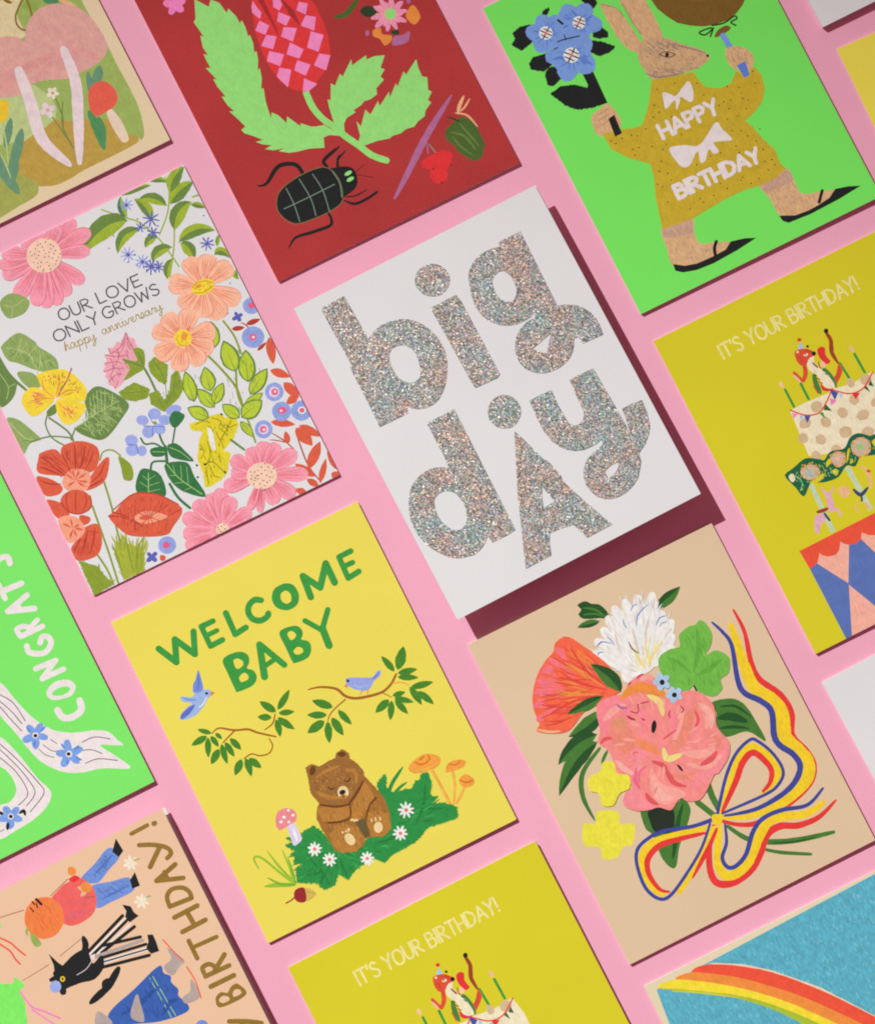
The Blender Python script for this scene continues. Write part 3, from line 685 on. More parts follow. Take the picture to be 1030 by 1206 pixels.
'rabbit': '''O bouquet
R ink 0.35 -39.96,55.52 -39.85,51.93 -42.67,48.63 -47.86,47.44 -50.4,51.52 -47.85,52.77 -47.79,55.48 -44.11,56.4
R ink 0.35 -34.86,55.73 -32.82,58.25 -29.92,58.38 -31.46,56.4
R ink 0.35 -16.95,55.48 -11.41,54.3 -11.95,51.42 -14.32,50.08 -15.76,52.53
R ink 0.35 -36.76,41.38 -39.44,36.84 -43.77,35.86 -47.73,38.61 -47.7,40.94 -45.21,42.84 -40.6,42.11
R ink 0.35 -36.54,35 -38.92,30.32 -42.79,28.72 -44.77,30.1 -43.91,34.36 -41.3,36.19
R ink 0.35 -18.08,42.68 -15.15,42.41 -13.51,38.84 -14.1,36.94 -17.99,38.32 -19.51,39.86
R ink 0.35 -21.84,39.06 -17.41,36.46 -13.46,32.15 -16.25,31.19 -20.72,31.45 -23.75,35.3
p ink -30.29,30.72 -26.01,28.59 -26.7,12.91 -30.7,13.34 -32.28,20.76 -30.4,22.95 -30.36,26.06
R ink 0.35 -45.5,26.39 -40.5,27.19 -35.29,25.39 -31.04,21.71 -28.07,13.98 -32.08,13.63 -38.66,15.73 -42.15,19.42
F bluef2 -35.91,49.58 8.66 5 6.93 bluef2
F bluef2 -28.45,50.98 4.86 4 4.16 bluef2
F bluef2 -21.89,47.72 9.02 5 7.28 bluef2
F bluef2 -30.76,36.59 10.25 5 8.31 bluef2
P bluef2 -40.45,53.02 -34.26,54.65 -29.65,53.15 -30.04,47.84 -35.35,43.42 -39.65,43.99 -42.38,47.7
P bluef2 -27.18,53.49 -20.68,54.19 -16.12,49.56 -16.83,43.63 -21.8,41.39 -27.32,44.13 -29.4,49.1
P bluef2 -37.86,39.97 -32.9,42.2 -26.14,40.41 -23.44,35.15 -25.37,29.84 -31.85,29.15 -36.75,31.58 -39.15,35.91
J bluef3 20 3.47 0.49 -35.91,49.58 -40.45,53.02 -34.26,54.65 -29.65,53.15 -30.04,47.84 -35.35,43.42 -39.65,43.99 -42.38,47.7
J bluef3 24 3.47 0.49 -21.89,47.72 -27.18,53.49 -20.68,54.19 -16.12,49.56 -16.83,43.63 -21.8,41.39 -27.32,44.13 -29.4,49.1
J bluef3 26 4.15 0.48 -30.76,36.59 -37.86,39.97 -32.9,42.2 -26.14,40.41 -23.44,35.15 -25.37,29.84 -31.85,29.15 -36.75,31.58 -39.15,35.91
K bluef3 0.21 0.97 0.21 -22.55,53.54 -21.66,50.75 -22,48.56
K bluef3 0.21 0.97 0.21 -15.53,47.7 -18.78,47.35 -20.48,47.02
K bluef3 0.21 0.97 0.21 -39.84,52.71 -38.32,51.17 -37.41,49.93
K bluef3 0.21 0.97 0.21 -38.49,38.71 -35.12,37.82 -32.35,37.23
K bluef3 0.21 0.97 0.21 -24.76,29.54 -27.48,33.24 -29.29,35.71
S ink 0.97 -29.05,52.06 -28.16,50.05
S ink 0.48 -33.21,44.31 -29.79,43.79 -24.32,42.49
S ink 0.42 -36.04,42.04 -34.44,42.18
S ink 0.42 -29.61,45.66 -29.95,43.48
E white -35.91,49.58 2.77 2.77 -26.42
S ink 0.49 -37.39,51.49 -34.36,47.63
S ink 0.49 -38.06,47.9 -33.76,51.1
S ink 0.42 -37.88,49.77 -36.06,47.3
S ink 0.42 -35.85,51.51 -33.73,48.89
E salmon -35.91,49.58 0.62 0.62 -26.42
E white -21.99,47.53 2.64 2.64 -26.42
S ink 0.49 -23.54,49.32 -20.38,45.71
S ink 0.49 -24.08,45.98 -20.02,49.14
S ink 0.42 -24.15,47.66 -22.27,45.31
S ink 0.42 -21.81,49.4 -19.78,46.9
E salmon -21.99,47.53 0.62 0.62 -26.42
E white -30.79,36.84 3.18 3.18 -26.43
S ink 0.55 -32.76,39.15 -28.82,34.53
S ink 0.55 -33.16,34.89 -28.48,38.83
S ink 0.48 -33.43,37.37 -30.92,34.32
S ink 0.48 -30.53,39.3 -28.18,36.09
E salmon -30.79,36.84 0.69 0.69 -26.43
O balloon
E balloon 27.35,39.77 20.17 16.69 -36.42
E brownm 28.04,43.37 13.22 9.74 -36.41
P balloon 30.38,20.17 31.64,18.13 26.61,17.34 24.21,17.9 26.47,19.76
S ink 0.62 25.47,22.61 30.25,21.42 35.22,22.09 35.65,20.7 32.86,20.51 34.06,18.35
S ink 0.62 25.6,21.37 21.25,20.39 19.59,22.39 24.99,21.67 22.77,18.85
O rabbit
S bluef2 2.36 27.53,16.88 27.88,10.82
P furl -10.86,50.09 -8.55,49.34 -5.83,45.63 -4.52,40.66 -3.72,33.19 -3.49,28.37 -5.39,25.4 -9.04,28.78 -10.51,33.43 -11.32,40.89
P furl -2.82,50.03 5.19,47.63 6.28,39.22 6.14,31.43 5.45,27.07 1.1,26.09 -1.61,29.79 -2.71,38.19 -2.92,43.79
S furd 0.35 -2.87,46.91 -2.69,38.96 -1.88,32.28
S furd 0.35 -10.39,50.26 -5.67,45.94 -4.81,41.59
P furl2 -6.94,25.38 -1.61,29.79 5.45,27.07 11.52,20.91 16.69,15.99 18.77,11.82 15.03,9.76 8.85,9.7 1.16,11.17 -6.05,13.59 -7.36,18.54
H furd 60 1.52 0.21 -46.43 -5.42,23.84 5.13,26.44 16.95,13.51 9.17,10.32 -5.57,14.52
H peachl 40 1.52 0.28 -46.43 -5.42,23.84 5.13,26.44 16.95,13.51 9.17,10.32 -5.57,14.52
H furd 60 1.8 0.35 -56.43 -4.46,25.72 -1.32,28.86 6.19,25.52 15.46,16.6 5.95,20.54 -1.74,22.01
H furd 40 1.8 0.35 -46.43 -7.06,17.61 -3.98,17.64 9.49,10.95 7.47,10 -5.89,13.9
K furd 0.28 0.97 0.28 -7.38,16.99 -3.28,12.99 6.08,10.29
K furd 0.28 0.69 0.28 6.62,23.35 12.11,19.05 17.88,13.83
P furl 1.34,22.05 5.34,20.85 6.38,18.37 2.68,18.64
S ink 0.35 0.66,21.45 3.34,21.45 5.08,20.35 6.47,18.56 3.51,18.78 1.27,21.14
E ink 3.72,19.93 0.83 0.97 -26.43
E ink 18.16,12.28 0.55 0.62 -26.43
S furd 0.35 9.49,10.95 12.55,9.43
P furl -35.2,10.5 -31.49,11.78 -27.17,12.75 -25.67,9.67 -25.13,4.72 -27.34,1.14 -33.79,1.23 -36.53,3.37
S furd 0.28 -33.05,10.21 -27.51,10.58
S furd 0.28 -33.39,8.04 -27.38,8.57
S furd 0.28 -33.12,5.57 -28.8,6.54
P furl 25.25,10.95 30.2,10.84 34.14,6.53 34.06,2.65 31.21,-0.63 27.83,0.27 24.51,4.27
S furd 0.28 27.4,9.88 26.37,4.91
S furd 0.28 29.85,8.67 28.85,5.24
S furd 0.28 31.98,6.82 30.95,1.85
P furl -30.74,-42.22 -24,-42.47 -17.56,-44.52 -19.51,-49.36 -19.66,-54.85 -13.96,-57.14 -8.71,-59.99 -12.37,-62.96 -18.85,-62.21 -26.03,-61.33 -33.6,-57.95 -32.58,-50.58
H furd 40 1.23 0.21 -106.46 -29.52,-42.82 -18.53,-45.2 -19.91,-55.34 -10.79,-59.88 -19.08,-61.17 -30.67,-58.48
P furd2 -30.45,-43.14 -23.71,-43.39 -18.4,-45.26 -20.43,-49.67 -25.63,-48.63 -30.81,-46.83
p ink -33.26,-57.58 -29.32,-60.31 -24.66,-61.63 -17.19,-61.95 -11.74,-61.73 -8.39,-59.68 -2.92,-60.94 1.43,-62.87 -7.54,-63.97 -18.52,-64.53 -25.86,-63.97 -31.16,-62.41 -33.61,-60.49
S ink 1.3 -13.56,-57.11 -15.43,-59.12 -16.49,-62.07
P furl 12.51,-44.36 19.3,-43.08 25.81,-43.83 25.8,-54.23 32.57,-57.45 38.57,-59.5 34.34,-61.43 26.01,-62.71 18.89,-61.66 14.03,-58.92 13.62,-51.12
H furd 40 1.24 0.21 -106.45 12.8,-45.28 24.5,-44.89 25.54,-54.73 32.25,-58.06 20.2,-60.6 14.4,-58.49
P furd2 12.81,-44.51 18.98,-43.7 25.28,-44.11 25.2,-48.73 19.51,-48.62 13.37,-47.89
p ink 13.78,-58.96 19.63,-61.71 25.46,-62.29 30.17,-62.07 35.11,-61.43 38.94,-59.22 44,-60.57 48.7,-62.6 38.61,-63.56 25.37,-63.95 15.79,-63.21 14.04,-61.41
S ink 1.24 33.92,-57.5 30.65,-61.15
p sweater -6.51,13.43 1.16,11.17 9.91,8.78 10.31,5.06 11.48,1.35 16.67,-2.01 21.3,-1.97 25.38,1.48 29.02,-1.89 32.77,0.16 33.92,-4.33 32.58,-9.92 29.09,-14.44 24.42,-16.8 19.45,-18.24 21.21,-23.01 22.64,-29.18 24.7,-34.1 23.98,-39.96 25.09,-43 19.27,-44.62 12.44,-44.48 6.07,-43.48 -1.46,-43.23 -8.62,-43.78 -17.04,-44.54 -23.26,-44.01 -30.57,-43.08 -29.14,-37.59 -27.01,-30.13 -23.88,-22.37 -22.85,-17.06 -29.36,-11.09 -33.88,-4.96 -34.39,2.31 -27.03,0.98 -21.99,-1.13 -18.3,-1.41 -13.45,3.59 -9.99,8.12
H sweatD 150 1.38 0.28 -91.43 -5.92,12.35 9.43,7.84 16.35,-2.63 25.64,-1 31.99,-8.07 20.69,-18.07 24.09,-33.79 22.09,-42.13 -21.21,-39.99 -29.77,-38.83 -21.17,-17.5 -33.79,1.23 -20.61,-1.43
D ink 0.28 1.11,8.07 9.06,4.12 -6.43,9.08 9.27,-1.46 19.43,-2.6 23.56,-5.04 31.5,-1.56 30.17,-6.38 22.7,-9.7 18.1,-8.19 15.33,-7.6 -10.37,3.62 -12.9,-0.58 -9.81,0.22 -17.88,-3.57 -22.2,-4.54 -24.18,-3.17 -28.17,-2.74 -31.25,-3.54 -32.61,-1.7 -26.26,-8.75 -23.81,-9.19 -18.98,-10.97 -26.75,-11.22 -15.58,-14.06 -13.41,-12.8 -6.01,-11.81 17.5,-15.31 15.89,-11 12.86,-7.93 22,-14.04 24.21,-11.23 16.01,-21.2 12.95,-19.68 13.36,-14.42 9.05,-13.84 2.36,-8.95 4.38,0.97 5.52,-4.28 -6.49,-3.77 -6.24,-25.71 0.23,-25.04 -6.45,-20.16 -0.62,-20.72 -18.19,-23.65 -18.41,-18.1 -20.92,-21.51 -22.55,-27.69 -23.9,-25.85 -23.57,-34.17 -18.24,-26.73 -16.92,-40.58 -10.78,-40.53 -11.37,-38.69 -5.86,-39.88 -1.2,-36.76 0.29,-39.83 6.76,-39.17 7.84,-38.54 9.78,-42.22 13.48,-41.73 18.8,-36.61 21.57,-37.21 18.43,-40.31 21.83,-39.67 19.59,-27.66 16.77,-30.15 20.43,-31.97 17.49,-24.28 23.05,-23.92 -18.67,-35.05 -19.24,-31.67 -5.44,-33.1 11.25,-28.96 11.3,-25.87 4.53,-25.62
P white3 -4.93,6.77 -2.71,5.12 -0.58,3.28 6.01,6.41 6.57,3.01 4.96,-0.88 3.1,-1.52 0.69,2.02 -0.57,0.31 -3.22,-1.89 -2.08,1.84 -6.73,0.25 -6.38,3.19
P white3 -13.1,-14.9 -7.46,-16.15 -1.2,-18.88 8.38,-13.66 9.61,-17.24 11.23,-22.72 7.98,-21.89 4,-20.68 4.24,-24.7 1.93,-24.72 0.9,-22.25 -2.39,-25.68 -4.54,-25.39 -3.39,-20.9 -8.68,-24.49 -11.59,-24.21 -12.92,-20.83
X white3 1.52 5.79 -13.21,-10.18 11.88,-10.57 HAPPY
X white3 1.65 5.5 -18.92,-34.78 17.74,-35.69 BIRTHDAY
p ink -29.41,6.84 -26.48,7.34 -27.22,-0.87 -30.29,-0.9
p bluef3 26.81,3.51 30.68,3.55 29.64,-2.2 27.22,-2.41''',
'anniv': '''O leaf_sprig
S lg 0.62 16.73,68.19 23.25,61.47 27.8,56.89 31.73,47.98 33.24,40.29 34.15,33.67
S lg 0.62 45.07,68.8 44.49,64.06 41.75,58.45 38.41,53.93 32.95,48.92
S lg 0.62 41.14,52.57 35.97,42.02 29,31.61
M lg dg 42.36,58.15 47.22,61.93 54.58,62.3 6.17
M lg dg 44.49,62.51 47.54,67.97 53.92,69.45 5.48
M lg dg 23.86,59.62 15.97,65.09 0.1,54.85 8.89
M lg dg 26.7,54.34 19.01,57.4 14.63,49.16 4.92
M dg lg 32.65,55.25 34.17,62.22 30.16,66.38 4.52
M lg dg 40.54,58.28 37.81,65.06 31.77,65.35 4.52
M dg lg 39.16,47.76 43.27,56.15 50.25,55 6.29
M lg dg 49.49,54.22 52.37,53.17 53.91,50.47 2.6
M lg dg 38.55,42.66 46.89,46.62 53.53,40.46 5.2
M lg dg 35.03,42.1 28.7,44.86 25.61,40.08 4.51
M dg lg 38.79,41.93 42.33,38.85 40.2,32.97 5.06
M lg dg 32.91,37.76 28.7,35.61 27.94,30.99 3.28
M lg dg 31.49,48.26 28.1,49.79 25.55,46.43 3.56
M teal lg 24.52,60.99 22.94,65.48 25.95,69.79 3.08
M lg dg 26.58,69.86 32.96,70.57 38.72,68.47 2.88
M lg dg 39.33,69.72 42.68,70.38 44.95,66.54 2.61
M lg dg 48.99,31.68 52.63,33.73 53.83,27.73 3.55
M dg lg 51.42,34.33 52.64,36.81 54.16,38.37 1.78
M dg lg 53.82,22.35 51.7,21.09 53.24,18.4 2.32
K lg 0.69 0.82 0.34 51.47,56.72 54.5,55.98 57.23,52.31
O bluebell
F navy 32.65,56.02 3.56 8 0.62 navy
O bluebell
F navy 27.43,54.91 2.46 7 0.55 navy
O bluebell
F navy 30.95,50.69 2.6 7 0.62 navy
O bluebell
F navy 48.24,37.07 3.14 8 0.62 navy
O bluebell
F periw 18.11,47.05 3.28 9 0.55 navy
O bluebell
F periw 21.98,41.88 3.14 9 0.61 navy
O bluebell
F navy 24.28,38.58 3.41 9 0.61 navy
O bluebell
F navy 26.82,37.16 2.46 8 0.55 navy
O bluebell
F periw 26.34,65.5 2.88 8 0.62 navy
O pollen_dots
D navy 0.34 16.28,56.44 12.47,52.78 20.53,45.84 19.47,41.36 16.75,44.26 29.92,53.52 27.8,58.43 33.86,52.33 52.06,47.92 49.33,18.58 50.52,37.1 27.19,39.45 22.8,35.85 22.04,38.16 47.79,39.22 43.05,8.1
O lettering
X ink2 0.61 4.62 -17.46,34.54 -4.02,33.98 OUR
X ink2 0.61 4.63 -0.64,34.3 17.78,33.58 LOVE
X ink2 0.61 4.62 -22.86,27.57 -3.7,27.38 ONLY
X ink2 0.61 4.63 -1.41,27.46 22.74,27.27 GROWS
O lettering
X gold 0.34 2.44 -21.1,23.02 -7.91,21.81 happy
X gold 0.34 2.31 -5.02,22.21 20.93,20.95 anniversary
O daisy
V pinkd coral2 6.14 -11.7,61.49 5.28,69.4 8.71,62.52 5.24,55.37 -2.78,44.73 -10.44,42.55 -15.62,40.98 -20.32,42.1 -23.74,44.79 -29.61,50.79 -30.25,61.1 -29.82,65.88 -26.37,69.94 -16.56,70.84 -9.31,70.32 -1.74,70.42
E cream2 -11.88,61.58 7.03 7.03 -26.45
D ink2 0.27 -16.23,63.75 -13.82,65.63 -11.11,66.59 -8.99,66.31 -7.63,64.47 -6.86,61.4 -7.16,58.46 -9.27,56.43 -11.98,55.47 -14.4,56.67 -16.22,58.35 -16.83,60.96 -13.81,62.54 -11.1,63.5 -9.58,61.98 -9.43,59.2 -11.99,58.55 -14.11,59.61 -12,60.87 -15.17,62.06 -11.1,65.05 -8.38,62.92 -8.07,60.45 -11.99,57.01 -15.16,58.2 -16.24,65.29 -11.09,61.96 -12.32,66.42 -8.36,57.52 -10.34,60.43 -12.76,63.94 -15.03,63.91 -5.95,59.4 -15,56.2 -7.63,66.79 -15.47,59.9 -7.02,63.4
O leaf
P olive2 -35.67,52.65 -30.13,53.58 -25.23,48.22 -28.59,44.37 -35.15,44.72 -36.73,48.42
S lg2 0.27 -35.18,50.87 -31.86,48.45 -27.04,49.12
S lg2 0.27 -31.86,48.45 -34.25,45.04
O leaf
K dg 1.22 1.22 0.81 -45.91,32.46 -45.11,24.04 -41.61,15.05
P olive2 -42.48,36.49 -34.67,37.96 -30.43,32.02 -29.88,29.3 -25.88,22.11 -27.84,16.97 -34.13,20.49 -40.02,26.86 -43.1,29.77 -43.64,34.39
H lg2 30 2.72 0.2 -96.47 -42.17,35.57 -34.96,37.35 -30.88,31.87 -26.48,22.41 -27.96,17.79 -33.84,21.1 -39.73,27.47 -42.89,30.2
H olive3 26 2.72 0.27 -86.47 -42.17,35.57 -34.96,37.35 -30.88,31.87 -26.48,22.41 -27.96,17.79 -33.84,21.1 -39.73,27.47 -42.89,30.2
H lg2 14 2.31 0.2 -56.47 -47.24,28.92 -45.41,23.43 -44.49,19.92 -49.26,15.43 -53.46,16
H olive3 14 2.7 0.27 -86.48 -53.71,7.74 -49.8,5.03 -46.16,-2.87 -50.05,-3.21 -53.33,-5.37
S lg2 0.27 -41.57,34.51 -37.64,31.79 -34.92,28.14 -34.59,21.09
S lg2 0.27 -37.64,31.79 -34.35,35.51
S lg2 0.27 -37.79,31.48 -41.24,28.99
S lg2 0.27 -30.41,28.19 -31.89,23.57 -35.18,19.86
S lg2 0.27 -27.98,22.39 -32.19,22.96
S lg2 0.27 -33.44,32.76 -37.34,30.87
S lg2 0.27 -31.92,29.71 -35.22,27.52
S olive3 0.27 -38.58,37.61 -37.96,34.24
S olive3 0.27 -41.85,30.82 -38.85,31.62
S olive3 0.27 -37.32,26.27 -34.92,27.37
S olive3 0.27 -31.28,20.21 -30.99,23.89
S olive3 0.27 -27.97,19.33 -28.88,22.07
P olive2 -41.63,23.84 -36.39,20.46 -36,14.77 -40.21,15.65 -42.24,20.71
P olive3 -46.5,31.23 -45.11,24.04 -43.77,20.32 -48.36,14.98 -54.21,15.22
S lg2 0.27 -48.43,26.46 -47.79,20.03 -50.47,16.03
S lg2 0.27 -47.79,20.03 -44.79,20.07
P olive2 -53.96,8.78 -49.66,6.1 -45.87,-2.25 -45.43,-4.75 -49.81,-4.24 -54.07,-6.91 -54.56,-0.97
S lg2 0.34 -53.41,6.83 -50.66,-1.39 -45.85,-4.54
S olive3 0.34 -52.46,-2.01 -49.76,-2.6
S olive3 0.61 -49.51,-3.63 -41.36,-5.26 -33.84,-9.77
S olive3 0.61 -38.52,3.22 -41.08,-0.07 -41.05,-6.17 -37.19,-12.05
S olive3 0.74 -38.69,1.78 -34.46,-6.42 -34.16,-11.51
S olive3 0.61 -31.16,-6.54 -34.74,-10.08
O leaf
P olive3 -22.79,2.24 -17.03,4.87 -12.72,1.42 -8.07,-7 -12.72,-11.16 -22.12,-15.61 -27.29,-13.18 -31.43,-6.79 -24.87,-5.11
S lg2 0.27 -30.86,-6.69 -21.86,-5.08 -11.05,-4.37
S lg2 0.27 -23.36,-5.09 -20.69,1.96
S lg2 0.27 -20.36,-5.07 -17.09,3.21
S lg2 0.27 -17.36,-5.04 -14.08,1.72
S lg2 0.27 -14.21,-4.7 -11.97,-0.86
S lg2 0.27 -26.96,-6.35 -25.73,-13.05
S lg2 0.27 -22.76,-5.39 -20.03,-13.61
S lg2 0.27 -18.86,-5.05 -15.54,-12.04
S lg2 0.27 -14.96,-4.71 -11.64,-9.41
S lg2 0.2 -25.76,-6.19 -23.18,-13.94
S lg2 0.2 -20.81,-5.22 -17.64,-12.52
S lg2 0.2 -22.01,-5.39 -18.89,2.59
S lg2 0.2 -18.86,-5.05 -15.43,2.77
H lg2 26 2.71 0.2 -106.48 -21.59,1.64 -17.09,3.21 -12.87,1.12 -9.09,-6.49 -14.04,-10.5 -21.98,-14.54 -26.94,-12.45 -30.26,-6.99
H lg2 40 4.06 0.2 -46.49 -30.11,-6.68 -18.89,4.11 -14.83,3.24 -8.34,-6.48 -12.54,-10.49 -22.28,-15.15 -27.08,-12.75
H olive2 40 3.38 0.34 -101.49 -30.11,-6.68 -18.89,4.11 -14.83,3.24 -8.34,-6.48 -12.54,-10.49 -22.28,-15.15 -27.08,-12.75
O hibiscus
P dg -38.23,4.6 -34.03,5.55 -35.28,2.36 -38.64,2.36
P yel -34.58,19.56 -24.8,16.6 -20.41,7.16 -22.43,2.06 -24.96,2.4 -32.12,7.65 -35.75,12.51 -35.89,17.16
P yel -45.47,12.78 -39.37,15.84 -32.97,8.68 -38.47,5.33 -44.47,5.27
P yel -33.68,5.99 -30.56,6.26 -23.57,0.34 -27.93,-3.73 -33.33,-4.09 -35.09,-0.02
J gold3 26 2.71 0.2 -32.72,7.95 -34.28,18.65 -25.1,15.99 -21.16,7.15 -23.1,3.16 -31.22,7.97
J salmon 22 3.39 0.27 -33.02,7.34 -45.05,11.8 -39.96,14.61 -33.63,9.17 -38.72,6.36 -43.36,6.01
J salmon 20 2.71 0.27 -32.72,6.42 -33.01,5.05 -25.19,0.39 -28.18,-2.7 -32.97,-3.35
K oran 0.2 0.61 0.14 -33.47,7.94 -38.29,10.34 -40.85,12.76
K oran 0.2 0.54 0.14 -33.33,8.25 -35.45,13.12 -34.27,17.12
K oran 0.2 0.61 0.14 -32.58,8.26 -28.84,12.89 -27.35,15.96
K oran 0.2 0.61 0.14 -32.42,7.8 -27.32,8.31 -24.31,6.81
K oran 0.2 0.54 0.14 -32.71,5.66 -30.89,0.94 -28.19,0.36
K oran 0.2 0.54 0.14 -32.71,5.66 -33.28,-0.91
D salmon 0.41 -33.37,17.43 -31.41,16.84 -29.76,15.63 -28.4,13.81 -31.26,15.62 -26.14,13.83 -24.93,11.7 -24.32,9.87 -23.72,8.04 -40.25,12.46 -40.24,10.93 -30.59,1.56 -29.99,-0.27 -33.36,15.9 -27.64,12.29 -24.01,5.9
K mauve 0.61 0.47 0.61 -31.38,8.42 -25.84,12.15 -22.12,15.65
O daffodil
R yel2 0.41 9.73,-25.39 15.69,-26.23 18.75,-26.08 22.82,-26.96 23.57,-29.24 27.48,-31.19 27,-34 22.97,-38.08 20.11,-39.32 17.2,-40.68 19.06,-42.98 14.41,-49.39 11.11,-50.78 6.4,-51.24 4.48,-50.89 5.86,-46.26 6.75,-39.12 10.34,-33.31 13.52,-30.33 9.73,-27.68
H olive4 46 1.76 0.34 -96.49 9.44,-32.86 14.54,-28.55 22.07,-28.49 27.03,-32.11 22.07,-37.63 17.86,-41.62 14.26,-48.94 6.76,-50.51 5.86,-46.26
H yel 24 2.03 0.61 -86.49 9.44,-32.86 14.54,-28.55 22.07,-28.49 27.03,-32.11 22.07,-37.63 17.86,-41.62 14.26,-48.94 6.76,-50.51 5.86,-46.26
P white2 15.57,-29.82 16.65,-31.89 15.75,-36 14.7,-38.9 13.5,-38.3 14.07,-34.4
S olive4 0.34 10.04,-34.68 10.05,-37.72 7.95,-39.71
S olive4 0.34 13.05,-34.65 12.45,-38.92 9.45,-42.74
S olive4 0.41 7.8,-42.3 11.25,-42.88 12.76,-45.91 13.96,-49.55
S olive4 0.34 17.86,-32.49 17.86,-35.53 17.86,-40.1
S olive4 0.34 21.16,-30.33 22.07,-33.06 26.28,-33.64
S olive4 0.34 19.66,-31.86 21.47,-35.81
S olive4 0.34 9.75,-44.41 9.46,-48.06 10.96,-49.57
S olive4 0.34 8.25,-43.66 7.06,-46.86 6.16,-50.21
S olive4 0.34 19.06,-26.99 21.46,-29.71 19.96,-31.25
S olive4 0.41 25.08,-31.51 22.67,-33.36 18.16,-36.44
S olive4 0.34 15.16,-41.03 14.26,-44.38
S olive4 0.34 11.84,-26.44 15.45,-26.72 17.55,-28.53
D ink 0.47 22.97,-27.42 8.4,-42.6 5.25,-41.41 13.96,-48.79 3.45,-45.83
O leaf_sprig
S olivel 0.95 28.09,-2.47 30.8,-10.71 32.91,-20.16 32,-28.1
S olivel 0.82 40.18,6.07 41.38,-1.42 40.76,-8.78
S olivel 0.81 35.63,-14.64 32.3,-22.91 31.7,-28.72 31.09,-36.04 30.04,-43.5
S olive3 0.95 21.77,-38.24 24.72,-44.12
N lime dg 32.31,-2.28 35.64,8.33 6.12
N lime dg 35.63,-14.64 36.75,-0.89 7.6
N lime dg 38.1,-20.61 43,-8.21 7.19
N lime dg 36.49,-25.38 47.45,-18.84 5.97
N lime dg 32,-28.87 41.59,-26.93 4.07
N lime dg 29.41,-32.15 39.99,-29.41 7.31
N lime dg 15.5,-18.21 17.75,-5.2 5.56
N lime dg 23.24,-17.25 25.44,-7.12 6.24
N lime dg 21.76,-23.77 18.81,-13.75 5.56
N lime dg 21.94,-22.33 29.23,-16.19 5.15
N lime dg 17.97,-26.45 12.01,-18.91 5.69
N lime dg 28.81,-31.85 24.95,-23.83 5.42
N lime dg 28.39,-33.16 30.22,-41.31 3.39
H dg 50 2.71 0.2 -101.48 11.52,-14.85 17.84,-6.54 24.77,-7.7 29.29,-16.83 41.07,-5.1 43.78,-11.81 46.79,-19.43 39.84,-28.96 31.1,-32.99 24.47,-23.59 16.65,-24.27
O carnation
p pinkc -11.54,9.24 -9.83,10.14 -9.75,12.16 -8.21,11.93 -8.22,14.69 -6.05,14.38 -5.57,16.74 -3.83,15.72 -1.24,17.34 -0.21,16.37 3.76,19.6 3.83,16.96 5.43,15.32 5.16,12.78 5.13,10.11 0.65,5.84 -5.96,1.49 -7.82,0.74 -10.35,0.16 -10.71,2.18 -11.86,3.2 -11.2,4.86 -11.66,7 -10.61,7.62
H mauve 26 2.71 0.27 -86.47 -8.99,10.64 -5.69,15.88 3.04,18.43 5.16,13.54 0.05,6.14 -5.66,2.1 -10.77,2.36
H pinkd 20 2.31 0.41 -46.47 -8.99,10.64 -5.69,15.88 3.04,18.43 5.16,13.54 0.05,6.14 -5.66,2.1 -10.77,2.36
S mauve 0.27 -5.39,16.5 -5.09,14.05 0.03,15.33 3.46,18.98
S mauve 0.27 3.46,18.98 3.05,13.83 3.66,10.46
S mauve 0.27 -7.8,14.63 -3.88,11.92 0.04,10.73
S mauve 0.27 -8.99,11.4 -5.38,10.37 -3.27,8.55
S mauve 0.27 -11.09,8.63 -7.18,8.21 -4.17,6.71
S mauve 0.27 -11.38,4.19 -7.77,5.45 -5.06,4.86
S mauve 0.27 -10.02,0.84 -7.47,3
S mauve 0.2 -4.64,14.97 -1.92,12.86 1.84,15.96
S mauve 0.27 -6.59,12.5 -6.88,8.82 -9.88,5.73
S mauve 0.27 -2.38,15 -3.27,11.62 -5.98,9.14
P olivel -2.55,10.34 2.31,6.92 3.2,11.84 6.61,9.6 4.03,3.24 0.06,2.31 -5.66,2.1 -1.39,5.48
K olive3 0.2 0.68 0.2 -2.06,9.48 0.95,6.45 3.61,3.45
K olive3 0.2 0.68 0.2 4.26,10.16 4.27,6.33 3.61,3.45
S olive3 0.95 3.73,2.93 3.98,-1.93 3.84,-7.59
R olivel 0.34 9.3,5.13 12.59,-0.11 10.61,-3.71 8.62,-6.69 6.54,-4.36 5.18,0.53 6.14,3.87
R olivel 0.34 -9.56,-1.3 -2.43,-0.5 1.88,-5.47 -0.22,-8.24 -5.09,-7.49 -8.95,-4.65
R olivel 0.34 15.18,-3.54 14.35,-10.92 10.92,-13.79 5.33,-15.58 3.25,-16.45 -0.09,-11.35 0.86,-7.25 4.59,-7.58 5.08,-12.41 8.81,-9.68 12.11,-4.46
H lg 26 1.77 0.2 -76.47 8.94,4.39 11.96,-0.17 9.4,-5.4 6.54,-3.59 5.78,0.99
H lg 20 1.76 0.2 -36.48 -8.36,-1.9 -2.79,-1.23 0.83,-5.33 -4.88,-7.06
H olive3 22 2.04 0.2 -106.47 14.52,-4.89 13.62,-10.56 10.02,-13.34 5.51,-14.9 0.69,-10.98
S olive3 0.27 8.19,4.38 8.8,-5.1 5.2,-13.99
S olive3 0.27 -8.5,-2.21 0.22,-5.79
S olive3 0.27 14.22,-4.74 10.01,-10.28 5.2,-13.99
S olive3 0.27 3.39,-10.04 3.4,-14.62
O forget_me_not
E lilacb -6.07,-15.62 2.5 2.03 -41.48
E lilacb -0.72,-15.39 2.57 2.3 -26.48
E lilacb 1.94,-19.45 2.57 2.03 -36.48
E lilacb -1.67,-21.62 2.57 2.16 -46.49
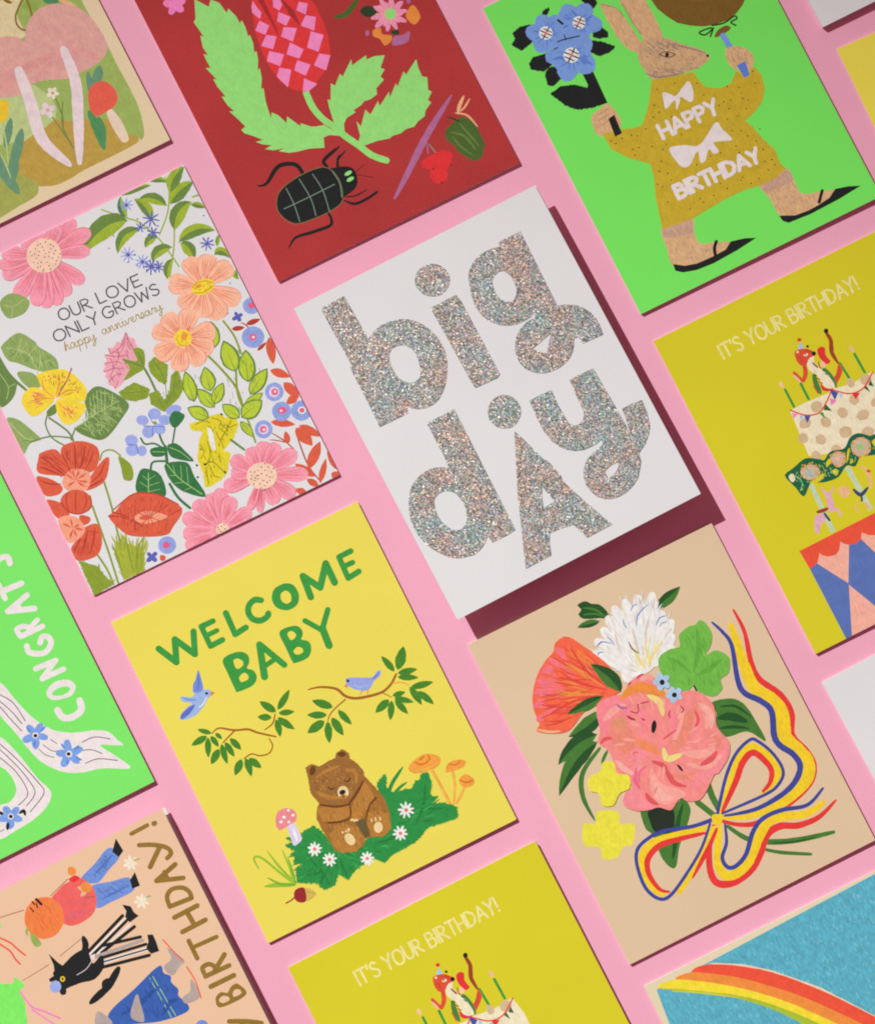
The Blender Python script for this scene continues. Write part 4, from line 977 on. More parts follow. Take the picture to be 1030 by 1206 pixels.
E lilacb -5.96,-20.77 2.5 2.57 -26.49
E lilacb 6.68,-17.4 3.12 2.03 -6.48
O forget_me_not
E lilacb -13.47,-20.83 2.57 2.16 -36.49
E lilacb -14.9,-24.53 2.57 2.43 -26.49
E lilacb -11.62,-26.54 1.89 2.09 -26.49
S navy 0.27 -16.04,-21.53 -12.2,-23.59
S navy 0.27 -12.5,-23.45 -13.39,-26.8
O forget_me_not_leaves
S navy 0.27 -6.75,-17.79 0.65,-21.78
S navy 0.27 -3.5,-19.56 -5.15,-22.93
S navy 0.27 -2.91,-14.52 -2.9,-18.33
E olivel -2.18,-18.69 0.81 0.68 -26.48
S gdark 0.74 -9.8,-21.75 -9.34,-24.64 -5.95,-26.1 -3.33,-29.92
S gdark 0.81 -2.59,-23.82 -2.89,-26.71 -2.61,-30.27
S gdark 0.68 4.92,-22.99 2.52,-26.37 -0.03,-30.04
S gdark 1.22 -2.58,-29.15 -4.97,-35.56
S gdark 0.81 -12.13,-35.4 -9.83,-32.52 -5.3,-34.25
S gdark 1.08 -7.64,-43.33 -7.03,-49.7 -4.68,-55.56
P gdark 3.83,-19.56 7.01,-17.94 9.67,-21.4 5.16,-24.03 3.23,-22.92
P gdark -8.05,-27.34 -2.97,-29.18 -3.53,-31.86 -6.48,-31.77 -8.94,-29.93
P gdark -1.56,-29.05 1.84,-30.06 3.74,-34.58 4.79,-39.28 -0.31,-35.98 -2.63,-33.07
P gdark -5.39,-35.35 2.15,-38.57 2.4,-44.92 2.93,-54.06 -3.19,-49.49 -6.14,-44.83 -6.94,-39.13
P gdark -15.83,-33.33 -11.71,-34.85 -9.3,-39.09 -11.47,-46.88 -20.65,-40.63
S lveing 0.27 -7.98,-28.74 -3.84,-30.95
S lveing 0.27 -1.23,-30.2 1.63,-33.53 3.89,-38.07
S lveing 0.34 -5.12,-35.86 -3.15,-43.29 1.97,-52.67
S lveing 0.2 -3.16,-37.22 -4.05,-40.57
S lveing 0.2 -0.46,-38.56 -2.55,-43.59
S lveing 0.2 1.34,-40.22 -1.04,-46.62
S lveing 0.2 -6.15,-40.28 -3.75,-41.47
S lveing 0.2 -5.69,-43.92 -2.54,-45.11
S lveing 0.2 -3.29,-48.15 -0.44,-48.44
S lveing 0.34 -13.21,-35.62 -16.63,-42.63
S lveing 0.2 -15.76,-35.49 -14.55,-38.37
S lveing 0.2 -17.85,-37.48 -15.74,-40.81
S lveing 0.2 -11.26,-37.73 -14.4,-38.06
S lveing 0.2 -10.95,-40.92 -15.26,-40.29
S lveing 0.2 -11.84,-43.51 -16.19,-42.48
O poppy
S olivel 0.81 -30.45,-31.2 -32.2,-41.69 -34.54,-51.86 -35.4,-60.49
S olivel 0.61 -28.09,-22.51 -25.58,-20.12 -22.1,-20.94 -20.05,-24.39
P olivel -20.74,-24.28 -17.88,-29.88 -19.89,-35.1 -22.95,-33.72 -22.07,-29.31
S olivel 0.81 -38.79,-37.64 -41.08,-56.9 -43.1,-70.21
S olivel 0.81 -45.57,-55.42 -44.63,-62.67 -44.89,-69.32
J olivel 26 7.37 0.6 -51.14,-71.47 -52.88,-55.17 -47.33,-60.57 -46.7,-65.4 -44.63,-69.07 -53.38,-69.97 -53.29,-60.61
R olivel 0.47 -52.88,-55.17 -47.33,-60.57 -46.7,-65.4 -44.63,-69.07 -53.38,-69.97 -53.29,-60.61
R lime2 0.4 -36.91,-55.21 -34.52,-55.65 -33.02,-57.15 -30.62,-59.86 -28.52,-62.41 -31.77,-69.84 -40.57,-69.59 -39.86,-63.55 -39.29,-58.55
J lime2 60 8.05 0.74 -37.43,-72.29 -39,-55.68 -35.43,-52.93 -32.44,-55.18 -30.63,-58.34 -26.75,-57.26 -25.7,-58.16 -27.77,-63.17 -32.07,-69.69 -40.13,-68.68 -39.86,-63.55
J olivel 22 6.04 0.34 -37.43,-72.29 -39,-55.68 -35.43,-52.93 -32.44,-55.18 -30.63,-58.34 -26.75,-57.26 -25.7,-58.16 -27.77,-63.17 -32.07,-69.69 -40.13,-68.68 -39.86,-63.55
K lime2 0.6 0.94 0.13 -39.53,-68.98 -37.79,-59.3 -35.14,-51.56
K olivel 0.4 0.67 0.13 -35.66,-68.66 -34.2,-61.09 -32.73,-55.03
K olivel 0.4 0.67 0.13 -34.76,-68.35 -30.62,-61.37 -26.15,-57.56
K olivel 0.4 0.67 0.13 -39.55,-65.96 -38.98,-60.21 -38.41,-54.46
K olivel 0.34 0.67 0.13 -50.86,-67.84 -50.9,-61.8 -50.32,-59.08
K olivel 0.34 0.67 0.13 -47.28,-68.12 -47.31,-63.59 -47.93,-60.27
O poppy
P copp -49.38,-10.76 -47.47,-9.43 -41.38,-11.48 -41.87,-21.72 -45.76,-20.53 -52.13,-15.99
P copp -39.05,-10.97 -33.84,-11.29 -29.69,-13.51 -26.76,-17.48 -28.39,-22.36 -33.17,-25.29 -41.87,-21.72 -41.19,-14.47
P copp -29.58,-24.05 -25.54,-22.64 -24.64,-23.85 -27.77,-28.75 -31.65,-31.36 -38.17,-30.99 -35.85,-27.75
P copp -53.11,-17.25 -48.3,-21.16 -46.03,-25.7 -48.41,-27.55 -53.26,-26.04 -54.13,-21.67
P poppale -44.97,-23.2 -39.24,-20.9 -34.07,-24.84 -35.85,-29.27 -38.77,-30.69 -44.77,-27.7
E copp -43.75,-33.28 6.26 4.85 -26.5
P copp -54.21,-27.53 -49.35,-31.02 -48.24,-36.71 -53.2,-35.9
P copp -53.66,-49.12 -47.71,-46.05 -45.18,-43.91 -40.01,-45.2 -41.59,-52.12 -45.92,-56.15 -53.27,-54.75
P copp -44.91,-38.75 -41.62,-41.15 -42.95,-43.13 -45.94,-42.4
P poppale -53.14,-36.54 -46.86,-38.16 -45.27,-44.39 -48.9,-46.97 -53.74,-46.21
V poppale copp 0.81 -40.35,-25.5 -42.47,-21.42 -39.48,-21.39 -37.08,-22.59 -35.27,-25.01 -36.15,-28.36 -38.24,-29.59 -43.94,-25.99
V poppale copp 0.81 -49.52,-42.12 -52.23,-38.5 -48.5,-38.48 -46.54,-42.1 -46.23,-44.52 -49.8,-45.76 -52.49,-45.17
E copp -43.75,-33.28 0.07 0.07 -26.5
J coppd 46 4.72 0.27 -40.05,-25.65 -49.38,-10.76 -47.47,-9.43 -41.38,-11.48 -39.05,-10.97 -33.84,-11.29 -29.69,-13.51 -26.76,-17.48 -28.39,-22.36 -33.17,-25.29 -35.87,-24.71 -41.87,-21.72 -45.76,-20.53 -52.13,-15.99
J orline 20 4.05 0.27 -40.05,-25.65 -39.05,-10.97 -33.84,-11.29 -29.69,-13.51 -26.76,-17.48 -28.39,-22.36 -33.17,-25.29 -41.87,-21.72
J coppd 24 4.03 0.27 -45.33,-44.21 -53.66,-49.12 -47.71,-46.05 -45.18,-43.91 -40.01,-45.2 -41.59,-52.12 -45.92,-56.15 -53.27,-54.75
K coppd 0.27 0.54 0.2 -40.41,-14.09 -40.39,-18.66 -40.67,-22.31
K coppd 0.27 0.68 0.2 -34.43,-12.52 -36.5,-17.56 -38.58,-21.84
K coppd 0.2 0.54 0.2 -31.12,-14.92 -33.8,-18.91 -36.78,-21.98
K coppd 0.2 0.54 0.2 -29.01,-18.26 -31.99,-21.33 -35.28,-23.49
K coppd 0.2 0.54 0.2 -47.91,-11.11 -45.48,-16.88 -43.36,-21.73
K coppd 0.2 0.54 0.2 -50.29,-14.49 -47.28,-17.5 -44.26,-22.04
K coppd 0.2 0.54 0.2 -52.65,-19.37 -49.64,-22.39 -46.04,-24.18
K coppd 0.2 0.61 0.2 -26.59,-24.02 -30.47,-27.4 -34.95,-28.96
K coppd 0.2 0.61 0.2 -30.16,-29.83 -34.05,-30.16 -37.04,-30.19
K coppd 0.2 0.47 0.2 -45.12,-28.43 -47.2,-31.18 -48.07,-36.05
K coppd 0.2 0.47 0.2 -41.98,-29.62 -44.05,-33.13 -45.67,-37.24
K coppd 0.2 0.47 0.2 -39.27,-31.73 -40.15,-35.07 -42.98,-37.83
S coppd 0.47 -49.17,-30.96 -48.37,-35.14 -45.28,-37.97 -41.03,-38.42 -38.8,-36.88 -37.8,-33.6
K coppd 0.2 0.67 0.2 -44.43,-45.42 -47.99,-49.69 -52.14,-53.65
K coppd 0.2 0.67 0.2 -41.74,-46 -44.7,-50.57 -47.96,-54.23
K coppd 0.2 0.67 0.2 -48.3,-47.26 -51.57,-49.41 -53.34,-51.54
O poppy
P copp -34.88,-44.14 -31.59,-43.5 -22.57,-40.28 -13.18,-45.49 -7.65,-54.31 -13.89,-59.14 -18.43,-60.81 -29.95,-55.43 -33.41,-50.31
S coppd 0.47 -32.94,-43.21 -28.89,-47.12 -24.67,-53.76
S coppd 0.47 -34.88,-44.14 -30.23,-46.83 -26.48,-51.35
S coppd 0.47 -31.89,-42.6 -22.69,-40.52 -17.62,-42.37 -13.18,-45.49 -8.22,-52.13
S coppd 0.4 -7.77,-54.25 -13.15,-54.59 -16.29,-54.92
H coppd 50 4.04 0.27 -118.5 -30.1,-43.49 -22.87,-40.89 -13.48,-46.1 -10.31,-53.36 -15.09,-58.54 -18.67,-59.78 -29,-55 -32.76,-48.97
H orline 20 3.37 0.27 -114.5 -30.1,-43.49 -22.87,-40.89 -13.48,-46.1 -10.31,-53.36 -15.09,-58.54 -18.67,-59.78 -29,-55 -32.76,-48.97
P poppale -25.92,-48.98 -20.14,-49.06 -14.2,-54.45 -19.05,-54.45 -24.47,-52.58
E copp -21.93,-51.2 2.69 0.94 -21.51
V coppd copp 0.47 -20.64,-51.61 -27.4,-44.08 -23.22,-43.14 -19.63,-43.42 -16.63,-44.91 -14.22,-47.62 -11.82,-50.34 -14.79,-57.93 -19.87,-59.18 -24.81,-57.09 -28.56,-54.09
K poppale 0.27 0.81 0.27 -16.45,-53.7 -15.1,-54 -14.17,-54.84
O red_sprig
K coppd 0.41 0.61 0.41 46.14,-46.58 44.61,-60.27 46.1,-69.36
K coppd 0.34 0.54 0.27 37.41,-42.99 40.72,-48.44 42.97,-54.51
K coppd 0.27 0.47 0.27 35.6,-45.13 38.46,-46.94 41.08,-49.23
K coppd 0.34 0.54 0.27 46.22,2.3 47.57,0.47 48.02,-1.67
L copp 53.61,-7.9 50.26,-18.48 3.81
L copp 47.99,-20.03 54.02,-26.09 3.53
L copp 50.64,-26.85 53.52,-35.01 3.94
L copp 53.55,-33.88 47.67,-35.14 3.39
L copp 39.07,-38.87 47.35,-44.14 3.11
L copp 46.74,-45.36 49.59,-54.77 5.01
L copp 48.4,-45.04 54.56,-53.06 3.52
L copp 44.01,-62.25 53.11,-54.47 4.46
L copp 45.06,-66.19 40.11,-58.02 3.51
L copp 45.47,-69.43 52.2,-61.62 2.57
L copp 44.6,-70.13 41.6,-65.6 2.83
L copp 41.17,-49.81 42.59,-44.66 2.57
L copp 54.08,-67.65 53.8,-59.15 2.84
L copp 39.04,-70.77 35.89,-67.3 2.83
L copp 54.07,-71.44 51.37,-67.81 3.78
L coppd 41.74,1.61 46.7,-0.09 2.04
L coppd 47.73,0.78 53.84,0.2 2.18
L coppd 46.95,-10.71 51.79,-9.29 1.5
O cornflower
E periw 47.87,-5.04 4.49 4.35 -26.47
F bluef 47.87,-5.04 4.08 12 0.82 periw
E bluef 47.87,-5.04 2.72 2.58 -26.47
E pinkh 47.87,-5.04 1.43 1.36 -26.47
E white2 47.99,-5.1 0.54 0.54 -26.47
O cornflower
E periw 53,6.6 3.54 3.41 -26.46
E bluef 53,6.6 2.32 2.18 -26.46
E pinkh 53.06,6.72 1.36 1.23 -26.46
O cornflower
E periw 45.63,-28.63 3.66 3.8 -26.48
F bluef 45.63,-28.63 3.26 12 0.68 periw
E lilac 45.63,-28.63 2.17 2.17 -26.48
E pinkh 45.81,-28.72 1.36 1.36 -26.48
E white2 45.99,-28.66 0.54 0.54 -26.48
O cornflower
E periw 44.77,-36.91 3.79 3.93 -26.48
F bluef 44.77,-36.91 3.39 12 0.68 periw
E pinkh 45.19,-36.66 1.69 1.36 -26.48
E white2 44.71,-36.57 0.54 0.47 -26.48
O cornflower
E periw 51.94,-40.17 4.2 4.07 -26.48
F bluef 51.94,-40.17 3.73 12 0.75 periw
E white2 52.18,-40.14 1.63 1.49 -26.48
E pinkh 52.18,-40.14 1.08 1.02 -26.48
O cornflower
E periw 35.19,-40.21 3.52 3.65 -26.49
F bluef 35.19,-40.21 3.11 12 0.68 periw
E lilac 35.19,-40.21 2.03 2.03 -26.49
E pinkh 35.07,-40.15 1.35 1.35 -26.49
E white2 35.25,-40.39 0.54 0.54 -26.49
O cornflower
F navy 46.07,5.06 2.32 4 1.63 navy
O cornflower
E periw -19.25,-64.77 3.56 3.5 -26.51
F bluef -19.25,-64.77 3.09 12 0.67 periw
E pinkh -19.55,-64.62 1.34 1.34 -26.51
O cornflower
F navy -26.71,-66.33 2.55 4 1.75 navy
O petal
P copp -23.42,-67.22 -21.78,-68.42 -22.82,-69.79 -24.31,-69.04
O dahlia
V peach orline 8.05 39.13,22.34 27.64,29.6 38.69,35.27 47.17,32.59 53.1,25.17 49.62,10.44 40.03,7.3 33.23,11.07 27.34,18.22
J orline 40 3.41 0.2 39.13,22.34 35.66,26.76 38.99,27.42 43.83,25.01 45.34,20.41 42.61,16.38 37.16,17.56 32.93,21.2
E yel 38.98,22.03 4.64 3.14 -6.46
D gold2 0.34 37.17,23.7 37.62,21.56 39.44,22.19 41.4,22.37 41.7,20.68 39.28,20.34 38.23,23.56 35.96,22.77
S gold2 0.41 35.2,23.53 37.62,24.63 40.95,23.75 43.07,21.92
S gold2 0.41 34.9,21.37 38.38,20.03 42.46,20.69
E oran 37.62,23.09 1.36 0.68 -1.45
O dahlia
V peach orline 7.62 22.69,6.73 13.6,15.47 20.84,18.77 30.45,16.13 35.64,4.5 31.41,-2.59 24.92,-5.87 15.28,-4.12 9.87,5.07
J orline 40 3.4 0.2 22.69,6.73 19.34,11.85 22.96,13.11 28.09,11.32 29.9,5.82 26.88,1.19 21.15,0.22 16.93,5.39
E yel 22.78,6.91 3.54 3.54 -26.47
D gold2 0.34 21.45,8.49 21.75,6.05 23.56,5.91 25.07,7.46 24.02,9.13 20.7,5.42 23.26,4.53
E oran 23.56,7.44 1.22 1.63 -46.47
S gold2 0.34 20.54,8.18 20.55,5.11 22.81,3.6
O daisy
V pinkd coral2 5.92 2.6,-68.87 -8.63,-57.23 -1.63,-53.91 5.12,-53.86 9.62,-53.83 12.02,-58.82 16.23,-66.97 -11.63,-63.67 -13.11,-68.97
E cream2 3.05,-68.72 2.56 2.29 -6.51
D ink2 0.27 1.7,-68.42 3.19,-67.66 4.39,-67.5 2,-69.33 3.95,-69.17 4.25,-70.07 1.85,-67.36
O daisy
V pinkd coral2 6.21 26.28,-56.45 33.5,-44.85 37.65,-47.83 42.64,-53.96 42.93,-63.98 34.32,-69.71 26.34,-69.21 10.97,-54.12 16.19,-49.9 18.92,-44.8 27.39,-44.31
V pinkd coral2 3.51 26.28,-56.45 19.14,-69.41 15.9,-66.58
E cream2 26.34,-56.63 6.08 5.4 -26.5
D ink2 0.27 22.67,-54.65 24.48,-54.03 24.48,-57.06 26.58,-55.84 28.38,-55.22 30.19,-54.6 30.49,-57.02 28.08,-57.34 25.98,-58.57 22.98,-57.07 24.18,-59.19 25.68,-60.7 28.38,-59.77 22.07,-55.87 24.48,-55.55 29.58,-52.78 27.78,-53.4 28.98,-58.55 31.69,-56.1 22.97,-53.28 23.73,-60.86 22.07,-58.14 25.98,-54.02 27.18,-59.93 23.73,-56.31 25.08,-55.85 29.88,-59 24.93,-62.22 23.88,-62.07''',
'cake': '''O lettering
X cream3 0.82 5.86 -32.14,51.02 29.37,52.13 IT'S YOUR BIRTHDAY!
O candle
S green 1.09 -16.07,29.1 -16.08,21.45
E peachp -16.46,31.59 0.75 1.36 -1.57
O candle
S green 1.09 -9.4,28.45 -9.47,21.59
O candle
S green 1.09 8.32,28.79 8.93,21.19
O candle
S green 1.09 15.27,29.53 15.51,21.2
E peachp 15.14,31.9 0.75 1.36 -1.57
O cake
p cream4 -18.26,20.78 -11.19,20.92 -0.89,20.2 0.96,20.81 9.39,19.43 18.18,20.17 19.65,12.77 19.44,-5.11 3.24,-6.93 -19.91,1.22
D tan2 2.24 -8.05,17.43 0.09,10.68 6.94,6.27 -7.69,10.37 -15.16,13.57 6.52,13.21 -2.51,3.2 -12.63,4.98 -18.71,8.63 5.34,-0.73 13.91,8.36 -17.35,-0.44 -9.15,-1.49 14.56,18.38 13.42,-0.57
D tan2 1.77 8.48,19.89
p navy2 -0.25,21.42 2.26,18.63 -0.41,16.44
p navy2 -14.12,16.73 -11.59,15.46 -14.43,13.21
p dkg -4.37,16.89 -3.34,13.16 -6.26,15.01
p green -8.4,14.55 -7.15,11.4 -6.76,14.49
p dkg 12.13,15.91 13.75,12.88 13.63,16.16
p redb 6.97,15.82 10.12,14.7 7.22,13.09
p pinkh2 -17.91,19.69 -16.11,18.03 -18.53,17.33
p pinkh2 -1.72,18.32 0.13,16.02 -2.75,15.17
p pbl -15.67,17.42 -14.49,16.6 -16.35,15.09
p pbl 2.25,18.18 3.7,17.3 2.14,15.78
p dkg 16.08,17.62 16.14,14.52 14.36,15.8
S redb 0.54 -18.04,20.9 -13.55,16.36 -8.24,14.86 -3.38,17.62 0.56,20.78
S redb 0.54 0.56,20.78 6.18,16.21 12.07,15.79 18.41,19.9
O tiger
P redo 7.88,28.98 7.89,25.81 5.33,23.37 2.4,21.67 1.79,24.4 4.47,25.29
K redbr 1.13 1.72 0.53 9.18,42.14 9.39,38.85 8.24,36.07 7.44,33.68 7.73,29.06
E ink 9.47,42.92 0.93 0.99 -26.56
K redo 1.46 1.79 1.32 -4.62,34.49 -5.85,31.2 -7.92,29.07
K redo 0.99 1.39 1.19 -8.03,28.86 -9.05,31.31 -9.72,33.58
K peachp 0.46 0.93 0.46 -10.21,32.63 -9.65,30.87 -9.2,29.45
K dkg2 1.32 2.05 0.99 -3.16,29.11 -3.97,25.79 -4.18,21.62
S redb 0.4 -5.32,25.54 -5.11,21.82
K dkg2 1.32 2.18 0.99 1.66,29.49 2.4,25.58 2.62,21.38
P redb -2.28,25.13 -1.36,22.62 1.31,20.99 -1.12,20.94 -2.87,22.56
P cream4 -2.59,36.27 0.41,36.33 -0.49,34.1 0.21,31.33 1.91,26.76 2.36,21.81 0.54,21.3 -1.21,22.55 -1.9,25.13 -1.99,28.52 -3.28,30.66 -3.91,33.02
S redbr 0.66 -1.24,33.66 -0.39,31.45
S redbr 0.43 -2.6,27.49 -1.82,26.57
S redbr 0.43 -2.51,25.95 -1.63,24.81
S ink 0.33 -2.87,29.26 -2.36,28.52
S ink 0.33 0.76,29.68 1.39,28.62
S ink 0.33 1.23,27.95 1.66,26.99
P redo -5.33,41.18 -2.43,40.85 -0.45,39.67 1.37,37.46 1.04,36.13 -1.58,36.06 -3.73,34.42 -5.76,34.8 -6.65,37 -6.31,39.43
S redbr 0.33 -5.37,38.4 -4.79,37.37
S redbr 0.33 -5.54,37 -4.81,36.26
S redbr 0.33 -0.97,39.74 -0.91,38.78
S redbr 0.33 -0.24,39.01 -0.18,38.05
D ink 0.56 -0.04,40.66
D cream4 0.5 -4.62,40.41
E cream4 -2.2,37.94 0.99 0.56 -11.57
E ink -2.37,38.17 0.3 0.3 -26.57
E ink 0.87,37 0.89 0.86 -26.57
P redb 2.78,37.68 4.54,38.22 5.82,36.98 4.89,34.76 5.06,32.82 5.42,31.22 3.37,30.98 2.26,33.84 2.21,35.73
S redbr 0.4 0.97,33.07 0.37,31.06 0.79,30.3
E peachp 2.1,31.39 0.99 1.46 3.43
p pbl -4.16,41.3 -1.83,43.64 -1.62,40.48
E redb -1.75,44.5 0.86 0.76 -26.56
S redb 0.54 -18.04,20.9 -13.55,16.36 -8.24,14.86 -3.38,17.62 0.56,20.78
S redb 0.54 0.56,20.78 6.18,16.21 12.07,15.79 18.41,19.9
p navy2 -0.25,21.42 2.26,18.63 -0.41,16.44
O garland
p polew -25.49,-8.93 -23.49,-9.17 -24.33,-30.02 -26.42,-29.96
p polew -9.44,-9.35 -7.32,-9.65 -6.88,-28.89 -8.98,-29.13
P dgarl -31.96,-1.51 -26.77,-0.29 -21.56,0.68 -17.01,-1.98 -15.21,-3.19 -11.49,-1.31 -7.22,-2.46 -4.9,-2.1 -1.75,0.3 1.7,0.33 4.91,-2.27 10.03,-2.69 16.73,-2.99 16.61,-9.04 9.24,-11.46 1.91,-9.47 -1.91,-8.32 -5.42,-10.68 -8.31,-8.93 -12.55,-11.22 -15.17,-11.58 -18.69,-11.04 -21.22,-10.08 -24.12,-8.63 -29.16,-12.19 -30.54,-7.54
P c_cake -24.84,-8.27 -21,-9.65 -17.79,-8.6 -18.69,-7.39 -23.19,-8.02
P c_cake -15.62,-5.88 -13.17,-4.82 -13.14,-3.31 -15.13,-4.22
P c_cake -13.88,-10.56 -12.36,-9.41 -12.92,-7.99 -14.75,-8.6
P c_cake -5.54,-4.06 -4.01,-3.3 -6.38,-6.69 -7.62,-7.6
P c_cake -6.85,-8.75 -5.32,-8.74 -5.3,-7.23
P c_cake 5.11,-4.81 7.55,-4.51 5.36,-7.23
S dgarl 0.54 -31.96,-1.51 -26.77,-0.29 -21.56,0.68 -17.01,-1.98 -15.21,-3.19 -11.49,-1.31 -7.22,-2.46 -4.9,-2.1 -1.75,0.3 1.7,0.33 4.91,-2.27
P cream4 -30.91,-2.41 -28.93,-2.26 -28.97,-4.52 -30.8,-5.13
S garl 0.41 -28.34,-3.32 -27.19,-6.94 -29.36,-9.65
S lime2 0.34 -17.11,-4.37 -17.16,-7.39 -18.87,-9.2
S lime2 0.34 -14.73,-7.09 -13.88,-10.56 -12.03,-9.2
S lime2 0.34 -6.2,-6.78 -5.02,-8.9 -3.47,-7.38
S lime2 0.27 -26.81,-2.56 -28.34,-3.32 -27.76,-5.13
D lime2 0.41 -24.05,-0.9 -19.96,-1.8 -18.02,-3.92 -11.91,-2.4 -6.76,-4.21 -1.54,-1.49 3.9,-4.21 4.44,-7.53 -28.44,-9.35 -7.74,-7.54 -4.64,-4.51 -17.49,-8.75
P tan2 -25.59,-2.41 -21.48,-1.8 -18.93,-4.22 -19.29,-7.09 -23.1,-7.84 -25.8,-5.73
P tan2 -12.52,-2.86 -8.8,-2.28 -6.96,-4.88 -8.66,-7.84 -12.3,-7.54
P tan2 -2.45,-1.79 1.67,-1.18 4.2,-4.36 2.61,-8.14 -1.96,-8.14 -3.73,-4.97
D oran2 0.54 -24.68,-2.11 -23.14,-1.35 -21.08,-1.77 -19.38,-3.61 -19.2,-5.76 -19.9,-7.54 -22.4,-7.96 -24.69,-6.52 -25.93,-4.52 -12.06,-2.7 -9.62,-2.4 -7.67,-3.76 -7.83,-5.97 -9.26,-7.54 -12.05,-7.06 -13.32,-5.12 -1.97,-2.03 0.45,-1.34 2.72,-2.09 3.9,-4.21 3.12,-6.87 0.92,-8.44 -1.96,-8.14 -3.44,-5.87
D lime2 0.41 -22.85,-2.26 -20.19,-6.63 -11.14,-2.4 -8.48,-6.78 -2.18,-3.46 2.96,-5.27
E tan3 -22.72,-4.91 2.84 2.3 -6.59
E tan3 -10.31,-4.88 2.17 2.17 -26.59
E tan3 0.23,-4.66 2.71 2.85 -26.59
E pbl2 -22.9,-5.28 1.49 1.22 -26.59
E peachp -10.24,-4.76 0.95 1.08 -26.59
E lime3 0.23,-4.66 1.22 1.36 -26.59
H garl 50 1.08 0.2 -56.59 -30.44,-1.51 -24.36,-1.5 -16.18,-3.31 -12.04,-9.95 -18.44,-10.56 -24.02,-8.15 -29.07,-10.56
H cream4 30 0.68 0.2 -86.59 -30.44,-1.51 -24.36,-1.5 -16.18,-3.31 -12.04,-9.95 -18.44,-10.56 -24.02,-8.15 -29.07,-10.56
H garl 20 0.95 0.2 -86.59 -5.84,-3.91 -1.54,-1.49 5.45,-2.7 5.62,-9.65 -2.88,-8.44 -7.16,-9.35
O carousel_horse
K pinkhorse 0.47 1.02 0.94 -21.6,-12.56 -21.1,-14.13 -20.86,-15.8
K pinkhorse 0.55 0.94 0.94 -17.15,-14.34 -18.48,-15.45 -19.81,-16.32
K pinkhorse 1.81 2.75 2.36 -20.23,-15.67 -21.01,-19.03 -21.85,-21.91
K pinkhorse 0.94 1.18 0.47 -21.94,-22.09 -19.87,-22.77 -19.54,-25.93
P pinkhorse -28.88,-21.48 -26.15,-21.3 -25.03,-22.96 -26.56,-24.62 -28.4,-25.46 -30.75,-28.02 -31.61,-26.71 -30.41,-23.57
K redbr 0.94 1.49 0.94 -27.26,-20.22 -24.94,-20.67 -23.11,-20.71
K navy3 0.63 1.02 0.78 -25.03,-21.86 -24.78,-23.75 -24.49,-25.3
O rose
P peachp2 -16.05,-16.13 -13.75,-15.25 -11.91,-16.97 -12.02,-19.12 -14.12,-20.19 -16.03,-18.79
S peonyl2 0.31 -15.14,-16.23 -13.56,-16.58 -12.43,-17.81
S peonyl2 0.31 -15.52,-17.81 -13.94,-18.16 -12.9,-19.12
O carousel_horse
K peachp2 0.79 1.65 1.02 -3.5,-11.68 -2.15,-14.35 -2.75,-18.02 -3.76,-21.05
E redb -1.56,-14.73 0.87 0.59 -26.59
K navy3 0.79 1.57 0.63 -10.32,-18.65 -8.75,-21.73 -4.91,-20.47
S navy3 0.86 -8.32,-21.41 -9.42,-24.04
K peachp2 0.39 0.63 0.39 -10.97,-23.62 -12.95,-25.71 -12.18,-28.3
K peachp2 0.63 1.33 0.47 -8.77,-25.15 -8.46,-27.08 -7.99,-28.72
O drum
p blueh -40.43,-38.23 -35.57,-37.64 -16.16,-36.76 2.66,-37.08 2.92,-71.29 -40.45,-70.51
p peachh -34.17,-34.94 -24.16,-34.65 -21.86,-36.94 -29.46,-50.91 -36.86,-38.36
p peachh -29.56,-51.39 -22.31,-68.08 -22.06,-71.22 -38.09,-70.48
p peachh -15.52,-34.81 -10.78,-38.09 -4.65,-37.98 -6.64,-47.59 -11.25,-50.58 -14.33,-44.88 -16.95,-37.12
P blueh -12.82,-53.58 -6.15,-53.89 -5.8,-67.67 -15.43,-64.36
p redt2 -40.89,-30.82 6.07,-30.59 5.7,-37.09 -0.25,-38.28 -2.5,-36.78 -4.93,-37.08 -7.39,-38.88 -10.49,-38.99 -13.44,-37.37 -15.37,-35.26 -16.93,-37.51 -19.22,-38.26 -21.87,-37.54 -23.79,-36.12 -24.56,-34.68 -26.6,-37.59 -28.86,-38.58 -31.88,-37.82 -33.67,-36.17 -33.99,-35.03 -36.21,-37.7 -38.01,-38.69 -40.44,-38.98''',
